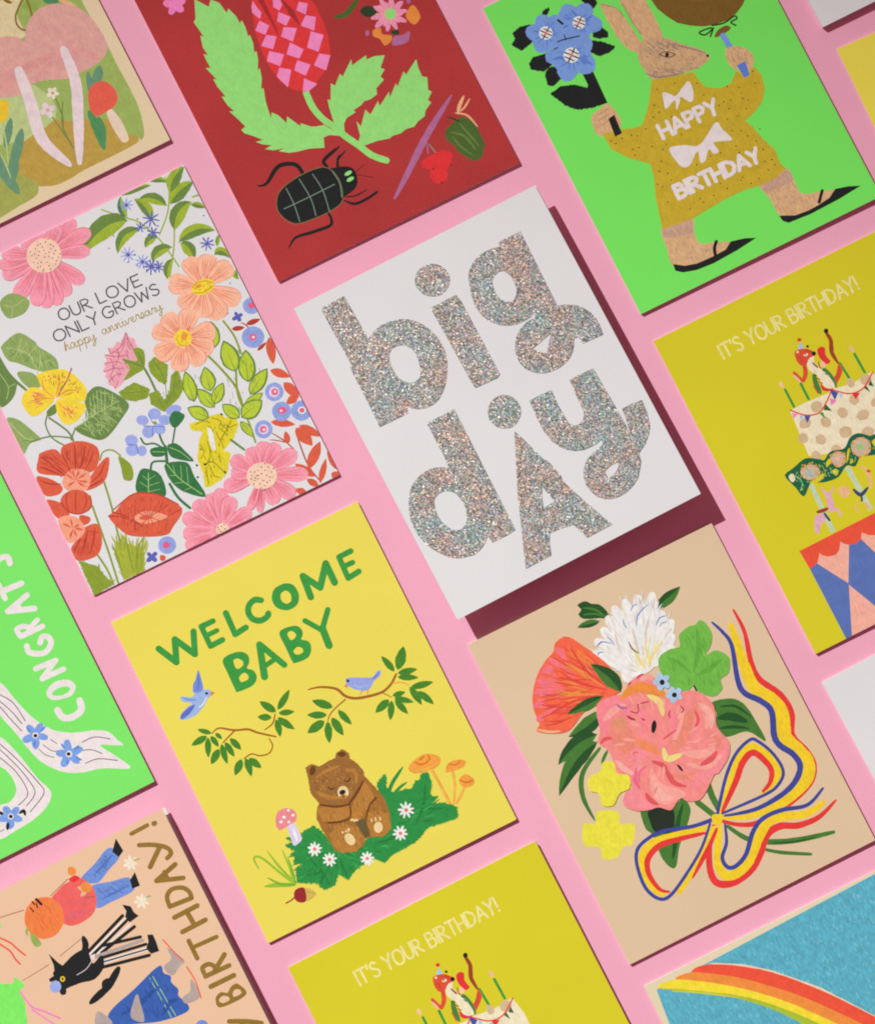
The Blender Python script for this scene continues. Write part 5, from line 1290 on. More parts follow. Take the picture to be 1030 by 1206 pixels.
'congrats': '''O lettering
o letter
S white3 2.66 41.96,-28.33 40.93,-31.92 36.73,-32.92 33.2,-31.35 32.55,-27.87
o letter
P white3 31.89,-19.45 36.24,-17.39 41.43,-18.91 43.06,-22.52 39.83,-25.14 33.76,-23.92 31.75,-22 | 33.7,-20.75 37.07,-20.22 40.12,-21.25 40.63,-22.78 37.67,-23.52 34.38,-22.37
o letter
s white3 2.13 32.21,-9.34 40.68,-9.9 32.72,-14.02 41.81,-14.38
o letter
S white3 2.27 33.06,0.22 32.74,-2.24 35.29,-4.29 38.55,-5.21 41.99,-3.2 42.05,-0.37 40.03,0.81 38.28,-0.93
o letter
s white3 2.14 32.67,4.71 41.99,4.48
S white3 2 32.67,4.71 32.37,7.87 35.34,7.86 37.06,6.08 36.91,4.28
s white3 2 36.61,5.93 41.33,7.67
o letter
s white3 2.28 41.95,18.29 32.48,15.95 42.31,12.22
s white3 1.87 36.9,17.09 37.17,14.31
o letter
s white3 2.28 33.63,24.03 42.13,23.48
s white3 2.01 33.93,26.9 33.75,20.95
o letter
S white3 2.28 41.57,32.61 41.8,35.37 38.89,36.24 36.45,35.07
O ribbon
P white3 17.23,-7.85 19.91,-17.46 22.53,-25.68 26.97,-33.18 33.39,-38.17 42.11,-41.5 46.55,-44.51 48.17,-48.7 49.47,-51.75 45.42,-49.76 41.34,-47.83 44.77,-54.06 47.84,-60.99 37.83,-56.11 30.01,-53.98 23.16,-49.89 17.83,-42.71 15.52,-35.41 13.73,-27.03 11.64,-19.23 11.32,-10.84
P white3 7.82,-27 11.09,-35.39 13.78,-47.94 16.15,-55.11 12.48,-59.56 5.42,-61.9 -3.84,-62.74 -9.77,-62.83 -12.08,-58.53 -5.65,-51.42 0.18,-51.57 4.17,-49 5.22,-44.32 4.03,-39.24 1.65,-35.05 3.7,-29.38
S duskl 0.33 15.17,-12.05 18.43,-17.46 19.48,-25.85
S duskl 0.33 14.05,-14.33 16.37,-20.15 17.8,-26.26
S duskl 0.33 13.11,-16.24 14.6,-22.24 16.53,-28.83
S duskl 0.33 6.65,-29.39 9.92,-37.77 13.19,-49.13 13.5,-54.5 5.56,-58.63
S duskl 0.33 5.71,-31.3 9.34,-41.95 10.84,-50.91 9.37,-53.88 5.29,-55.89
S duskl 0.33 4.3,-34.17 7.57,-42.54 7.89,-51.64 2.54,-54.26
S duskl 0.33 35.61,-43.41 40.93,-43.88 45.9,-47.31
S duskl 0.33 33.84,-46.24 37.53,-47.75 40.55,-50.93
S duskl 0.33 33.1,-51.46 38.33,-52.12 44.65,-56.09
S duskl 0.27 25.11,-36.94 26.62,-39.58
S duskl 0.27 21.57,-37.38 23.26,-40.7 25.12,-42.17
S duskl 0.27 19.3,-38.23 20.69,-41.41 23.21,-43.81
S duskl 0.26 -8.84,-60.19 -6.64,-60.2
O flower
F bluef2 20.53,-32.74 5.18 5 3.06 white3
E ink 20.47,-32.86 0.8 0.73 -27.02
K bluef3 0.2 0.8 0.2 22.89,-32.45 24.93,-31.62 25.61,-31.44
K bluef3 0.2 0.8 0.2 19.34,-30.64 19.05,-28.99 18.93,-28.18
K bluef3 0.2 0.8 0.2 19.35,-34.38 18.76,-35.57 18.29,-36.23
O flower
F bluef2 28.99,-45.27 5.58 5 3.19 white3
E ink 28.82,-45.17 0.8 0.73 -27.02
K bluef3 0.2 0.8 0.2 31.62,-44.74 33.39,-44.15 33.89,-43.88
K bluef3 0.2 0.8 0.2 28.22,-42.63 28.22,-41.14 27.92,-40.24
K bluef3 0.2 0.8 0.2 27.49,-47.11 26.93,-47.94 26.43,-48.66
K bluef3 0.2 0.8 0.2 30.59,-47.57 31.77,-48.92 32.51,-49.67
O flower
F bluef2 -2.04,-56.83 5.03 5 3.04 white3
E ink -2.04,-56.83 0.79 0.73 -27.03
K ink 0.4 1.32 0.53 1.44,-57.27 3.35,-57.13 3.21,-58.91
K ink 0.4 1.32 0.53 -5.05,-53.21 -4.75,-54.11 -4.16,-54.41
K ink 0.4 1.32 0.53 -4,-58.58 -4.56,-59.41 -5.46,-60.8''',
'baby': '''O lettering
o letter
s green 2.54 -41.76,52.42 -37.85,44.48 -34.48,52.91 -29.99,44.17 -26.53,52.48
o letter
s green 2.28 -17.86,52.75 -22.96,52.81 -23.12,44.27 -17.85,44.42
s green 2.01 -23.02,48.72 -18.14,48.69
o letter
s green 2.41 -11.99,53.36 -12.39,44.18 -7.45,44.72
o letter
S green 2.41 2.67,51.71 0.49,53.02 -2.32,52.16 -3.95,49.74 -3.58,46.55 -1.03,44.61 1.83,44.84 2.9,45.81
o letter
P green 14.14,53.52 16.75,51.25 17.03,47.58 15.21,44.35 12.08,43.27 8.85,44.28 6.54,47.15 6.83,50.77 9.54,53.56 | 12.86,50.93 14.03,49.07 13.26,46.44 11.17,45.98 9.82,47.78 10.59,50.4
o letter
s green 2.68 20.71,44.17 21.59,53.06 25.67,45.91 31.89,53.52 31.66,45.2
o letter
s green 2.29 42.89,53.56 37.64,53.52 37.2,44.33 42.11,44.9
s green 2.02 37.8,49.3 41.54,49.17
o letter
P green -21.32,37.02 -17.28,38 -13.34,36.94 -11.55,34.55 -12.31,31.78 -14.11,30.07 -12.17,27.98 -12.48,24.77 -15.36,22.99 -21.52,23.29 -21.97,24.63 -21.82,30.54 | -17.56,35.15 -15.54,35.04 -14.4,32.97 -15.61,31.56 -17.93,31.81 | -18.54,28.15 -16.1,29.04 -15,27.51 -15.73,26.01 -18.47,26.18
o letter
s green 2.81 -5.65,36.26 -9.44,24
s green 2.54 -5.53,36.2 -0.45,24.77
s green 2 -8.24,27.67 -1.9,28.48
o letter
P green 3.29,36.76 6.33,37.65 10.3,36.65 11.8,34.4 11.18,32.09 10.02,30.79 12.27,28.55 11.5,25.19 8.85,23.13 3.66,23.47 2.97,24.79 3.01,30.9 | 6.1,35.36 8.07,35.44 8.94,33.58 7.84,32.4 6.05,32.54 | 5.14,27.98 7.31,28.77 8.75,27.45 8.16,25.95 5.71,26.12
o letter
s green 2.14 14.48,36.82 18.59,30.81
s green 2.28 24.49,36.73 19.57,31.29
s green 2.95 19.3,31.05 18.66,23.72
O bird
P blueL -33.12,30.18 -30.97,28.96 -31.37,27.07 -33.71,25.62 -36.88,23.69 -40.9,22.27 -46.01,23.17 -45.55,25.02 -42.03,26.78 -39.45,27.21 -42.5,29.62 -42.21,31.57 -38.49,29.49 -36.21,30.82
P blue -31.59,38.01 -32.07,34.14 -33.18,30.36 -35.31,29.93 -37.13,31.05 -35.81,33.76 -34.1,35.15
K blueD 0.2 0.67 0.2 -32.26,36.47 -33.61,33.41 -35.08,31.15
P blueD -38.73,26.26 -41.86,24.09 -45.75,23.41 -45.43,24.97 -42.32,26.18
K blue 0.2 0.67 0.2 -41.61,30.67 -39.58,28.77 -37.14,27.7
K white 0.13 0.4 0.13 -32.98,27.12 -35.34,25.31 -38.01,24.4
p salmon -30.85,28.45 -29.59,26.93 -31.67,26.47
E ink -32.66,28.23 0.6 0.53 -26.45
O branch
K brown 0.4 0.86 0.6 -37.58,13.17 -34.32,13.78 -29.31,10.39 -24.41,8.32 -21.42,5.35 -15.85,0.86
K brown 0.6 0.6 0.4 -29.02,10.25 -32.57,9.04 -35.56,7.92
K brown 0.4 0.6 0.47 -18.58,1.33 -18.56,-1.65 -21.08,-3.75 -24.79,-3.02 -27.47,-0.94 -30.79,-1.37
K brown 0.47 0.6 0.33 -12.23,8.97 -14.74,6.12 -18.66,5.24
L leaf -37.7,13.22 -42.08,17.12 2
L leaf -39.86,13.04 -47,12.5 2.79
L leaf -39.77,12.47 -43.1,5.2 2.53
L leaf -38.67,12.44 -37.66,7.25 2.26
L leaf -36.51,12.63 -35.18,9.44 1.73
L leaf -37.89,6.48 -43.37,2.37 3.06
L leaf -36.12,7.83 -37.55,-0.38 2.53
L leaf -34.64,7.83 -33.91,1.01 2.53
L leaf -32.33,8.32 -30.33,2.27 2.66
L leaf -31.8,-1.01 -36.95,-5.65 3.06
L leaf -30.28,-1.4 -31.36,-8.88 2.79
L leaf -29.09,-1.99 -26.3,-7.61 2.92
L leaf -11.55,9.6 -15.51,16.19 3.2
L leaf -14.01,8.37 -18.93,11.04 2.66
L leaf -10.6,10.02 -2.89,15.14 2.8
L leaf -10.89,8.68 -4.94,6.46 2.4
L leaf -11.93,7.33 -8.03,0.18 2.8
L leaf -12.82,7.03 -14.42,0 2.66
O branch
K brown 0.47 1.13 0.8 3.67,11.88 8.56,10.49 13.6,7.16 15.4,3.28 18.53,0.6 23.66,-1.05 29.18,-1.93 33.5,-0.72 37.2,1.93
K brown 0.6 0.53 0.4 14.84,1.85 10.4,0.69 7.13,-0.66 5.06,-2.61
K orange 0.53 0.47 0.4 34.25,-0.71 37.44,-1.78 39.95,-4.22
K brown 0.47 0.47 0.33 28.58,-1.63 31.57,-5.36
L leaf 9.21,1.29 3,7.36 3.33
L leaf 5.8,-0.37 -1.18,3.1 2.93
L leaf 3.87,-2.02 -4.21,-3.36 3.73
L leaf 4.97,-2.79 1.76,-10.8 3.06
L leaf 7.02,-2.1 7.97,-10.54 3.33
L leaf 10.56,-0.5 12.87,-8.14 2.67
L leaf 37.05,3.13 35.07,10.99 2.67
L leaf 38.42,3.19 44.69,10.56 4.14
L leaf 37.83,1.99 45.56,0.02 2.67
L leaf 37.17,0.67 44.49,-3.19 2.54
L leaf 39.77,-5.33 49,-7.3 2.8
L leaf 39.62,-4.88 40.73,-13.42 2.94
L leaf 41.74,-7.8 45.17,-15.26 2.8
L leaf 32.11,-5.03 37.36,-5.99 2.27
L leaf 32.31,-6.1 38.55,-11.07 2.4
L leaf 30.23,-5.81 23.17,-8.04 3.34
L leaf 30.97,-6.55 27.02,-13.31 2.8
L leaf 32.32,-6.85 34.38,-14.22 2.67
O bird
P periw 18.58,8.95 20.37,8.81 25.74,6.13 28.57,5.1 30.84,6.21 32.48,5.92 31.17,4.18 28.25,3.39 25.75,1.65 23.42,1.46 20.61,3.3 19.18,4.91 18.04,6.82
K blueD 0.2 0.53 0.2 27.83,4.35 30.36,4.96 31.85,5.71
K blueL 0.2 0.67 0.2 20.22,5.51 22.31,3.73 25,3.14
p salmon 16.79,6.7 18.01,7.36 17.93,5.39
E ink 19.06,7.96 0.6 0.53 -26.44
S salmon 0.33 22.61,2.08 20.8,0.97
S salmon 0.33 24.67,1.28 23.54,-0.1
O mushroom
K orangeL 1.33 1.2 1.06 32.95,-38.44 33.25,-44.53 33.26,-52.69
K orange 0.4 0.47 0.4 33.36,-38.64 33.7,-45.12 33.91,-52.87
P orange 24.94,-33.34 28.24,-31.49 33.24,-31.15 37.23,-33.58 37.91,-36.08 35.47,-37.84 31.46,-37.7 26.25,-36.22
S orangeD 0.6 28.54,-32.38 29.73,-34.01 31.96,-34.45 34.07,-33.65 34.19,-32.22
S orangeD 0.6 30.41,-32.34 32.49,-31.89
K orangeL 0.2 0.66 0.2 26.1,-35.03 30.56,-36.51 34.88,-36.8
O mushroom
K orangeL 1.06 1.2 0.93 40.09,-41.99 38.19,-47.73 34.6,-53.73
P orange 37.5,-41.22 39.58,-38.54 43.6,-38.69 46.28,-40.76 44.7,-42.43 40.38,-42.14
S orangeD 0.6 40.26,-39.11 42.41,-40.32 44.31,-39.64
O mushroom
K orangeL 1.06 1.2 0.93 41.43,-49.71 38.31,-52.24 35.49,-54.17
P orange 40.39,-46.6 42.53,-45.29 44.55,-45.7 46.1,-48.85 44.4,-50.45 41.07,-49.68
S orangeD 0.66 41.25,-46.65 42.83,-48.4 45.3,-48.67
O grass_tuft
K gbush 1.46 1.46 0.2 13.34,-39.06 16.89,-35.64 23.39,-31.82
K gbush 1.19 1.19 0.27 14.67,-40.1 18.38,-38.61 22.06,-37.92
R gbush 0.6 11.24,-33.57 16.02,-31.13 13.89,-36 15.18,-39.09 20.47,-40.39 22.61,-41.31 25.66,-38.89 26.7,-39.78 28.78,-37.85 30.92,-38.02 30.57,-42.45 27.78,-46.26 29.39,-48.54 26.36,-49.4 31.18,-51.65 34.98,-55.18 33.62,-58.94 28.51,-58.47 21.69,-57.29 15.11,-60.08 10.13,-60.41 4.45,-60.68 0.37,-62.19 -2.66,-58.62 -10.29,-59.09 -15.3,-61.76 -17.75,-57.74 -20.8,-61.23 -25.35,-61.17 -26.25,-57.78 -33.51,-53.79 -31.67,-49.33 -27.25,-48.58 -31.48,-46.69 -29.87,-44.91 -31.06,-42.84 -28.11,-42.84 -31.38,-38.99 -27.69,-38.99 -29.77,-36.47 -23.55,-38.09 -21.64,-37.2 -18.18,-36.92 -16.29,-41.34 -13,-49.63 -2.63,-51.1 8.62,-49.31
K gbushD 0.2 0.93 0.2 18.12,-54.04 23.45,-49.29 28.49,-41.42
K gbushD 0.2 0.8 0.2 22.27,-50.18 27.91,-52.25 32.37,-55.21
K gbushD 0.2 0.93 0.2 -25.13,-47.28 -23.02,-54.97 -22.69,-60.28
K gbushD 0.2 0.79 0.2 -14.46,-52.59 -15.03,-56.73 -15.01,-60.43
K gbushD 0.2 0.79 0.2 -0.25,-53.76 6.56,-54.94 13.38,-56.12
K gbushD 0.2 0.79 0.2 -30.42,-52.02 -26.86,-53.79 -22.73,-54.37
K gbush 0.66 0.79 0.2 -24.29,-39.57 -23.11,-38.68 -22.55,-37.11
K gbush 0.66 0.79 0.2 -27.83,-39.28 -29.03,-37.21 -30.04,-36.56
J gbushD 60 4.63 0.4 -13.89,-48.45 -29.28,-45.21 -18.66,-40.16 -13.29,-50.22 0.33,-52.57 9.21,-49.6 23.15,-43.95 32.37,-55.21 21.09,-55.52 4.5,-59.08 -13.83,-60.28 -22.69,-60.28 -31,-53.2
J grassL 36 3.97 0.4 -13.89,-48.45 -29.28,-45.21 -18.66,-40.16 -13.29,-50.22 0.33,-52.57 9.21,-49.6 23.15,-43.95 32.37,-55.21 21.09,-55.52 4.5,-59.08 -13.83,-60.28 -22.69,-60.28 -31,-53.2
J gbush 60 3.97 0.6 -13.89,-48.45 -29.91,-37.51 -17.78,-38.38 -15.07,-47.86 -0.25,-53.76 28.19,-38.3 27.9,-46.32 34.45,-55.5 32.97,-58.47 20.5,-56.7 3.91,-60.27 -14.86,-60.87 -22.99,-60.88 -32.77,-53.79
O daisy
F white -21.71,-45.29 2.98 9 0.99 salmon
O daisy
F white -18.37,-51.53 2.84 9 0.99 salmon
O daisy
F white -5,-57.67 2.84 9 0.99 salmon
O daisy
F white 16.92,-47.52 3.32 9 0.99 salmon
O daisy
F white 10.92,-54.67 3.05 9 0.99 salmon
O mushroom
P lilac -27.28,-32.91 -24.32,-32.9 -24.3,-36.61 -24.46,-39.63 -28.12,-40.62 -28.43,-38.25
K white 0.2 0.93 0.2 -25.79,-34.39 -26.07,-37.21 -26.5,-39.58
P pink2 -30.79,-29.09 -28.27,-25.91 -24.6,-25.96 -22.04,-28.71 -23.26,-31.95 -26.69,-32.46 -30.77,-32.5
D white 0.6 -24.24,-27.17 -28.78,-29.94 -26.95,-28.78 -23.45,-29.64 -26.11,-31.27
O grass_tuft
K gl 1.19 0.92 0.33 -34.68,-53.94 -37.82,-47.59 -41.78,-39.13 -44.53,-37.98 -44.59,-42.6
K gl 0.92 0.92 0.2 -34.24,-53.79 -36.95,-45.81 -38.66,-37.58
K gl 0.79 0.79 0.2 -34.84,-53.5 -33.69,-47.44 -33.18,-39.94
K gl2 0.79 0.66 0.2 -34.24,-53.79 -33.38,-49.8 -32.54,-43.59
K gl 0.92 1.72 0.33 -34.83,-54.24 -41.1,-51.26 -45.6,-49.61
K gl2 0.79 0.92 0.2 -35.13,-54.09 -39.72,-51.43 -43.08,-47.03
O acorn
K dred 0.66 0.53 0.59 -37.01,-58.67 -39.07,-59.11 -40.93,-59.15
P tan -32.1,-57.22 -29.49,-59.11 -28.92,-61.23 -31.74,-62.18 -33.78,-61.53
K gl2 0.2 0.33 0.2 -31.85,-58.67 -30.52,-59.7 -29.63,-60.88
P dred -35.41,-56.16 -32.1,-56.92 -33.63,-61.83 -36.62,-60.85 -37.05,-58.29
O bear
R bear 0.27 -13.38,-30.95 -15.73,-34.96 -15.7,-40.15 -15.09,-44.89 -14.92,-49.04 -12.45,-51.52 -7.36,-53.17 -3.52,-52.13 -2.34,-50.5 1.07,-51.09 4.63,-52.87 8.62,-50.79 10.51,-45.81 11.26,-39.51 10.06,-34.47 8.11,-27.93 3.8,-27.64 -5.69,-27.37
R bearL 0.26 -13.92,-42.52 -7.41,-41.32 -3.54,-45.47 -2.93,-50.95 -7.42,-53.29 -12.99,-51.11 -14.78,-47.26
R bearL 0.27 3.26,-42.2 6.67,-42.79 10.09,-45.6 8.39,-51.41 3.98,-52.69 0.56,-50.62 0.9,-45.46
P bearL 0.27,-35.53 6.78,-30.61 7.98,-34.17 7.69,-37.74 2.37,-41.01 -1.33,-43.24 -4.15,-41.47 -3.27,-38.94
P bearL -13.38,-31.69 -5.66,-34.79 -2.39,-36.42 -3.57,-39.54 -8.01,-39.55 -13.5,-37.18
H bearF 70 1.72 0.27 -86.47 -13.37,-32.43 -6.85,-34.2 2.05,-34.19 8.28,-36.55 9.5,-46.04 5.07,-51.98 -5.59,-52.58 -11.81,-50.22 -15.1,-41.93
H bearM 70 1.72 0.27 -96.47 -13.37,-32.43 -6.85,-34.2 2.05,-34.19 8.28,-36.55 9.5,-46.04 5.07,-51.98 -5.59,-52.58 -11.81,-50.22 -15.1,-41.93
R bear2 0.27 -11.25,-17.18 -10.84,-15.3 -8.41,-14.88 -5.88,-17.25 -1.28,-16.94 1.24,-17.09 2.43,-15.44 5.16,-15.17 6.59,-17.52 6.15,-19.9 7.8,-22.58 8.73,-26.38 7.67,-29.57 2.34,-33.59 -1.21,-34.79 -6.41,-33.31 -12.2,-30.06 -13.41,-25.01 -12.24,-21.14
H bearF 60 1.59 0.27 -76.46 -10.18,-16.97 -1.57,-17.54 6.15,-19.9 7.96,-26.74 2.04,-32.7 -2.4,-34.19 -10.72,-30.05 -12.53,-23.22
H bearM 60 1.59 0.27 -81.46 -10.18,-16.97 -1.57,-17.54 6.15,-19.9 7.96,-26.74 2.04,-32.7 -2.4,-34.19 -10.72,-30.05 -12.53,-23.22
K bearL 0.33 1.33 0.33 -8.98,-20.54 -4.24,-19.93 1.41,-20.51
K bearL 0.33 1.59 0.33 -11.33,-25.3 -8.65,-28.86 -4.19,-31.82
K bearL 0.27 1.33 0.27 3.19,-22.89 5.58,-25.56 4.4,-29.43
E bearD -8.94,-17.44 1.13 1.99 -41.46
E bearD 4.12,-16.81 1.6 1 -26.46
K bearD 0.4 1 0.53 7.02,-29.84 2.64,-33 -1.86,-35.35
K bearD 0.53 0.86 0.27 -1.65,-35.68 -6.85,-34.2 -12.55,-30.47
K bearD 0.33 0.66 0.33 -1.98,-35.89 -2.68,-38.5 -4.15,-40.73
K bearD 0.79 0.79 0.53 -12.49,-38.43 -8.3,-40.14 -4.15,-40.73
K bearD 0.93 0.66 0.33 8.41,-38.09 4.88,-39.67 1.49,-43.54
p bearK -3.02,-42.92 -1.36,-42.86 1.31,-43.45 0.73,-46.12 0.03,-50.21 -2.25,-50.33 -2.35,-48.28
E cream -2,-30.39 2.19 2.52 -26.47
E bearL -2.65,-32 1.46 0.93 -26.47
E ink -2.21,-30.21 1.26 0.93 -6.47
S bearD 0.4 -2.41,-31.22 -2.82,-32.35
S ink 0.4 -6.32,-25.94 -5.63,-27.25 -4.33,-27.31
S ink 0.4 0.48,-26.58 1.43,-27.35 2.91,-26.75
E cream -7.74,-47.96 1.79 2.52 8.52
D cream 0.46 -9.11,-44.32 -7.75,-44.56 -6.33,-44.38
S cream 0.46 -6.92,-45.12 -6.63,-43.93
E cream 4.23,-48.75 1.72 2.12 -26.47
S cream 0.6 3.04,-45.64 3.21,-44.69
S cream 0.6 4.52,-45.93 4.87,-44.92
S cream 0.6 6.18,-46.46 6.53,-45.46
D cream 0.53 -3.8,-41.5 -2.99,-42.12 -1.98,-42.47''',
'bouquet': '''O foliage
M pgl pgd -8.64,26.76 -8.89,33.62 -14.28,41.43 6.15
P pgd 0.66,53.79 -2.09,55.76 -8.23,58.46 -9.56,61.01 -7.75,62.36 -8.21,64.7 -4.72,64.61 -3.08,62.66 -0.3,60.74 1.22,56.36
K pgl 0.27 1.07 0.27 -6.84,62.66 -2.96,59.96 -0.14,55.16
K pgl 0.27 0.81 0.27 -8.07,60.26 -3.72,58.46 -1.19,56.06
M pgd pgl -3.42,54.92 -7.8,56.36 -12.27,56.72 3.09
M pgd pgl 18.91,49.77 24.65,50.66 31.4,53.09 4.7
M pgl pgd -15.83,28.11 -23.91,27.68 -31.36,28.04 4.14
M pgd pgl -18.11,22.9 -25.77,19.63 -35.03,19.8 6.14
M pgl pgd -24.63,15.7 -33.55,17.56 -43.59,11.79 6.13
M pgd pgl -25.81,12.94 -36.26,13.7 -48.87,0.67 6.93
K pgl 0.93 2 0.4 -25.98,10.41 -36.32,4.79 -40.54,-3.5 -40.66,-13.99
K pgl 0.53 1.33 0.4 -23.75,8.18 -26.16,6.4 -28.26,4.47
P pgl 21.22,6.7 28.86,4.75 32.56,0.27 33.61,-7.88 33.36,-16.35 28.84,-9.83 20.11,-7.84 18.48,-2.54 21.11,2.12
K pgd 0.4 3.34 0.27 20.49,0.19 25.57,-1.61 30.62,-6.39
K pgd 0.27 1.33 0.27 19.25,-3.68 24.93,-5.77 29.99,-9.06
K pgd 0.27 1.07 0.2 23.83,3.75 29.21,1.06 32.74,-5.2
P pgl -23.02,-18.61 -19.47,-19.27 -11.44,-22.56 -5.76,-21.69 -5.09,-26.49 -8.23,-30.85 -15.44,-37.61 -21.09,-44.55 -23.79,-39.34 -23.13,-29.31 -24.29,-25.76
P pgk -19.78,-19.86 -11.75,-23.15 -12.98,-28.47 -15.99,-31.41 -21.33,-28.73 -21.6,-24.14
K pgd 0.27 1.99 0.27 -6.67,-23.46 -11.79,-29.06 -20.23,-41.13
S pgl 2.53 5.65,-19.6 4.66,-26.17 4.9,-32.24
S pgl 2.26 -1.46,-25.7 1.9,-32.96
K pgl 1.33 2.26 1.33 4.68,-39.18 9.53,-47.18 17.3,-52.41 27.21,-56.42 40.77,-59.88
K pgl 1.06 1.46 1.06 13.05,-53.39 18.98,-57.84 28.89,-63.56
K pgd 0.2 0.66 0.2 17.09,-52.82 25.72,-56.41 33.61,-58.52
O white_flower
V whitef white3 4.69 3.98,29.43 -11.64,45.13 -8.46,49.17 -3.93,52.17 0.01,55.46 4.24,57.86 9.36,58.31 14.63,57.56 20.48,55.76
V whitef white3 5.36 4.88,29.73 20.69,47.37 22.45,42.72 20.29,37.78 18.43,32.7 12.11,32.11 -4.06,37.21 -5.61,31.23
P whitef -9.41,42.89 -2.15,49.77 6.32,54.56 14.73,53.36 19.48,46.47 17.9,38.98 11.53,33.9 6.67,28.83 -2.02,29.44 -5.58,34.22
J white2 90 6.02 0.4 3.67,28.83 -11.64,45.13 -8.46,49.17 -3.93,52.17 0.01,55.46 4.24,57.86 9.36,58.31 14.63,57.56 20.48,55.76 21,47.97 22.45,42.72 20.29,37.78 15.13,33.6 9.71,31.81 -1.72,30.03 -5.58,34.22
J whites 50 5.35 0.27 3.67,28.83 -9.55,44.09 -5.15,49.77 2.72,56.36 8.75,57.11 19.25,53.36 20.95,43.47 19.09,38.38 12.13,33.6 -1.11,31.23 -4.67,36.01
J pyel 30 6.69 0.33 2.76,27.04 0.75,37.8 5.62,44.38 11.63,44.37 16.41,40.48 13.94,34.2 6.67,28.83 -1.72,30.03
K pyel 0.2 1.07 0.2 4.28,30.03 3.73,34.81 2.6,42.88
K pyel 0.2 1.07 0.2 5.79,30.02 9.12,33.61 15.47,37.19
K pyel 0.2 0.8 0.2 5.79,30.02 7.63,34.35 7.97,38.69
K white2 0.2 1.47 0.2 2.52,33.91 2.59,41.39 3.25,48.57
K white2 0.2 1.47 0.2 4.92,34.21 7.4,41.98 10.79,50.07
K white2 0.2 1.47 0.2 7.93,34.2 12.19,39.58 16.16,45.87
K white2 0.2 1.34 0.2 -0.5,32.42 -4.06,37.21 -8.22,42.29
K whites 0.2 1.07 0.2 4.34,36 5.9,41.98 6.85,46.77
K whites 0.2 0.8 0.2 -1.64,39 -0.99,44.68 0.25,48.57
K whites 0.2 0.8 0.2 8.57,38.39 11.02,43.18 14.98,47.97
K gold3 0.2 0.67 0.13 4.65,36.6 3.17,39.59 3.2,42.58
K blueln 0.13 0.47 0.13 5.24,51.72 4.76,49.32 5.05,47.67
K blueln 0.13 0.47 0.13 9.31,53.06 11.13,54.41 13,54.38
K blueln 0.13 0.54 0.13 8.65,46.62 11.39,50.52 16.53,52.46
K blueln 0.13 0.47 0.13 15.69,43.47 18.27,45.57 21,45.33
K blueln 0.13 0.4 0.13 16.58,42.28 18.24,43.32 20.29,42.9
K blueln 0.13 0.47 0.13 -9.08,46.48 -6.37,47.38 -3.09,44.98
K blueln 0.13 0.47 0.13 -10.16,43.64 -8.86,43.97 -7.37,43.22
K blueln 0.13 0.4 0.13 -3.66,48.27 -2.63,45.88 -2.65,43.63
O red_fan_flower
P redfan -19.66,55.91 -17.42,55.16 -14.74,51.57 -8.25,37.81 -8.64,26.76 -16.72,28.56 -25.73,25.59 -33.52,22.03 -40.09,23.83 -45,27.41 -42.74,29.64 -42.41,35.45 -39.99,40.97 -35.17,46.79 -29.45,50.67 -25.24,52.32 -23.12,55.01
V pinkfan redfan 3.34 -12.52,29.45 -43.03,31.28 -41.81,36.64 -39.09,41.27 -36.07,45 -31.86,48.13 -27.95,50.67 -23.74,53.07
K redfan 4.01 4.01 2.67 -11.63,28.26 -19.35,38.11 -19.54,52.47
K redfan 4.01 4.68 2.67 -11.63,28.26 -23.27,34.83 -27.09,44.99
K redfan 4.01 4.68 2.01 -11.63,28.26 -28.37,32.15 -36.73,36.34
K redfan 4.01 4.01 2.01 -13.13,28.26 -30.5,27.98 -39.75,30.38
J redfan2 46 12.7 0.47 -8.05,26.46 -29.45,50.67 -25.24,52.32 -23.12,55.01 -17.42,55.16 -14.74,51.57 -9.46,36.91 -16.72,28.56 -25.73,25.59 -33.52,22.03 -44.85,27.7 -39.69,40.07
J oran2 22 10.03 0.53 -8.05,26.46 -21.33,53.37 -15.35,50.37 -11.27,36.32 -18.51,29.46 -30.5,27.98 -33.43,36.93
J pinkfan 60 6.02 0.94 -8.05,26.46 -39.99,40.22 -35.17,46.79 -29.45,50.67 -25.24,52.32 -24.97,47.68 -32.2,42.31 -37.63,34.55 -39.76,28.89 -43.04,29.79
K redfan2 0.2 0.94 0.2 -12.22,30.05 -16.93,39.91 -18.36,50.37
K redfan2 0.2 0.94 0.2 -13.12,29.75 -22.05,37.22 -26.2,43.8
K redfan2 0.2 0.94 0.2 -14.32,28.86 -26.58,31.26 -37.06,31.27
K oran2 0.2 0.94 0.2 -13.7,31.54 -19.03,40.21 -23.18,46.78
K oran2 0.2 0.8 0.2 -15.82,28.86 -25.37,33.64 -31.02,38.72
K peachl 0.2 1.07 0.2 -44.7,28 -40.98,25.02 -36.66,23.22
M pgl pgd -8.64,26.76 -8.89,33.62 -14.28,41.43 6.15
M pgl pgd -15.83,28.11 -23.91,27.68 -31.36,28.04 4.14
O clover_flower
P clov 11.21,31.81 16.18,32.7 20.38,32.1 22.08,36.13 26.91,37.48 29.61,36.88 31.97,37.8 33.58,35.79 33.88,30.98 31.43,26.94 27.67,24.32 32.3,24.25 35.61,19.59 32.78,14.25 28.74,13.27 27.65,9.7 23.28,8.51 19.12,12.1 17.95,15.68 13.44,14.2 10.77,17.78 9.62,22.85 9.07,27.63
H clov2 30 4.02 0.6 -96.61 12.41,31.21 19.92,31.2 23.58,35.39 30.81,36.28 32.86,31.49 27.36,23.72 34.23,19.53 31.77,14.76 26.01,10.89 18.54,13.89 10.79,19.27
K clov2 0.2 2.01 0.2 29.6,35.38 26.5,27.91 20.41,20.45
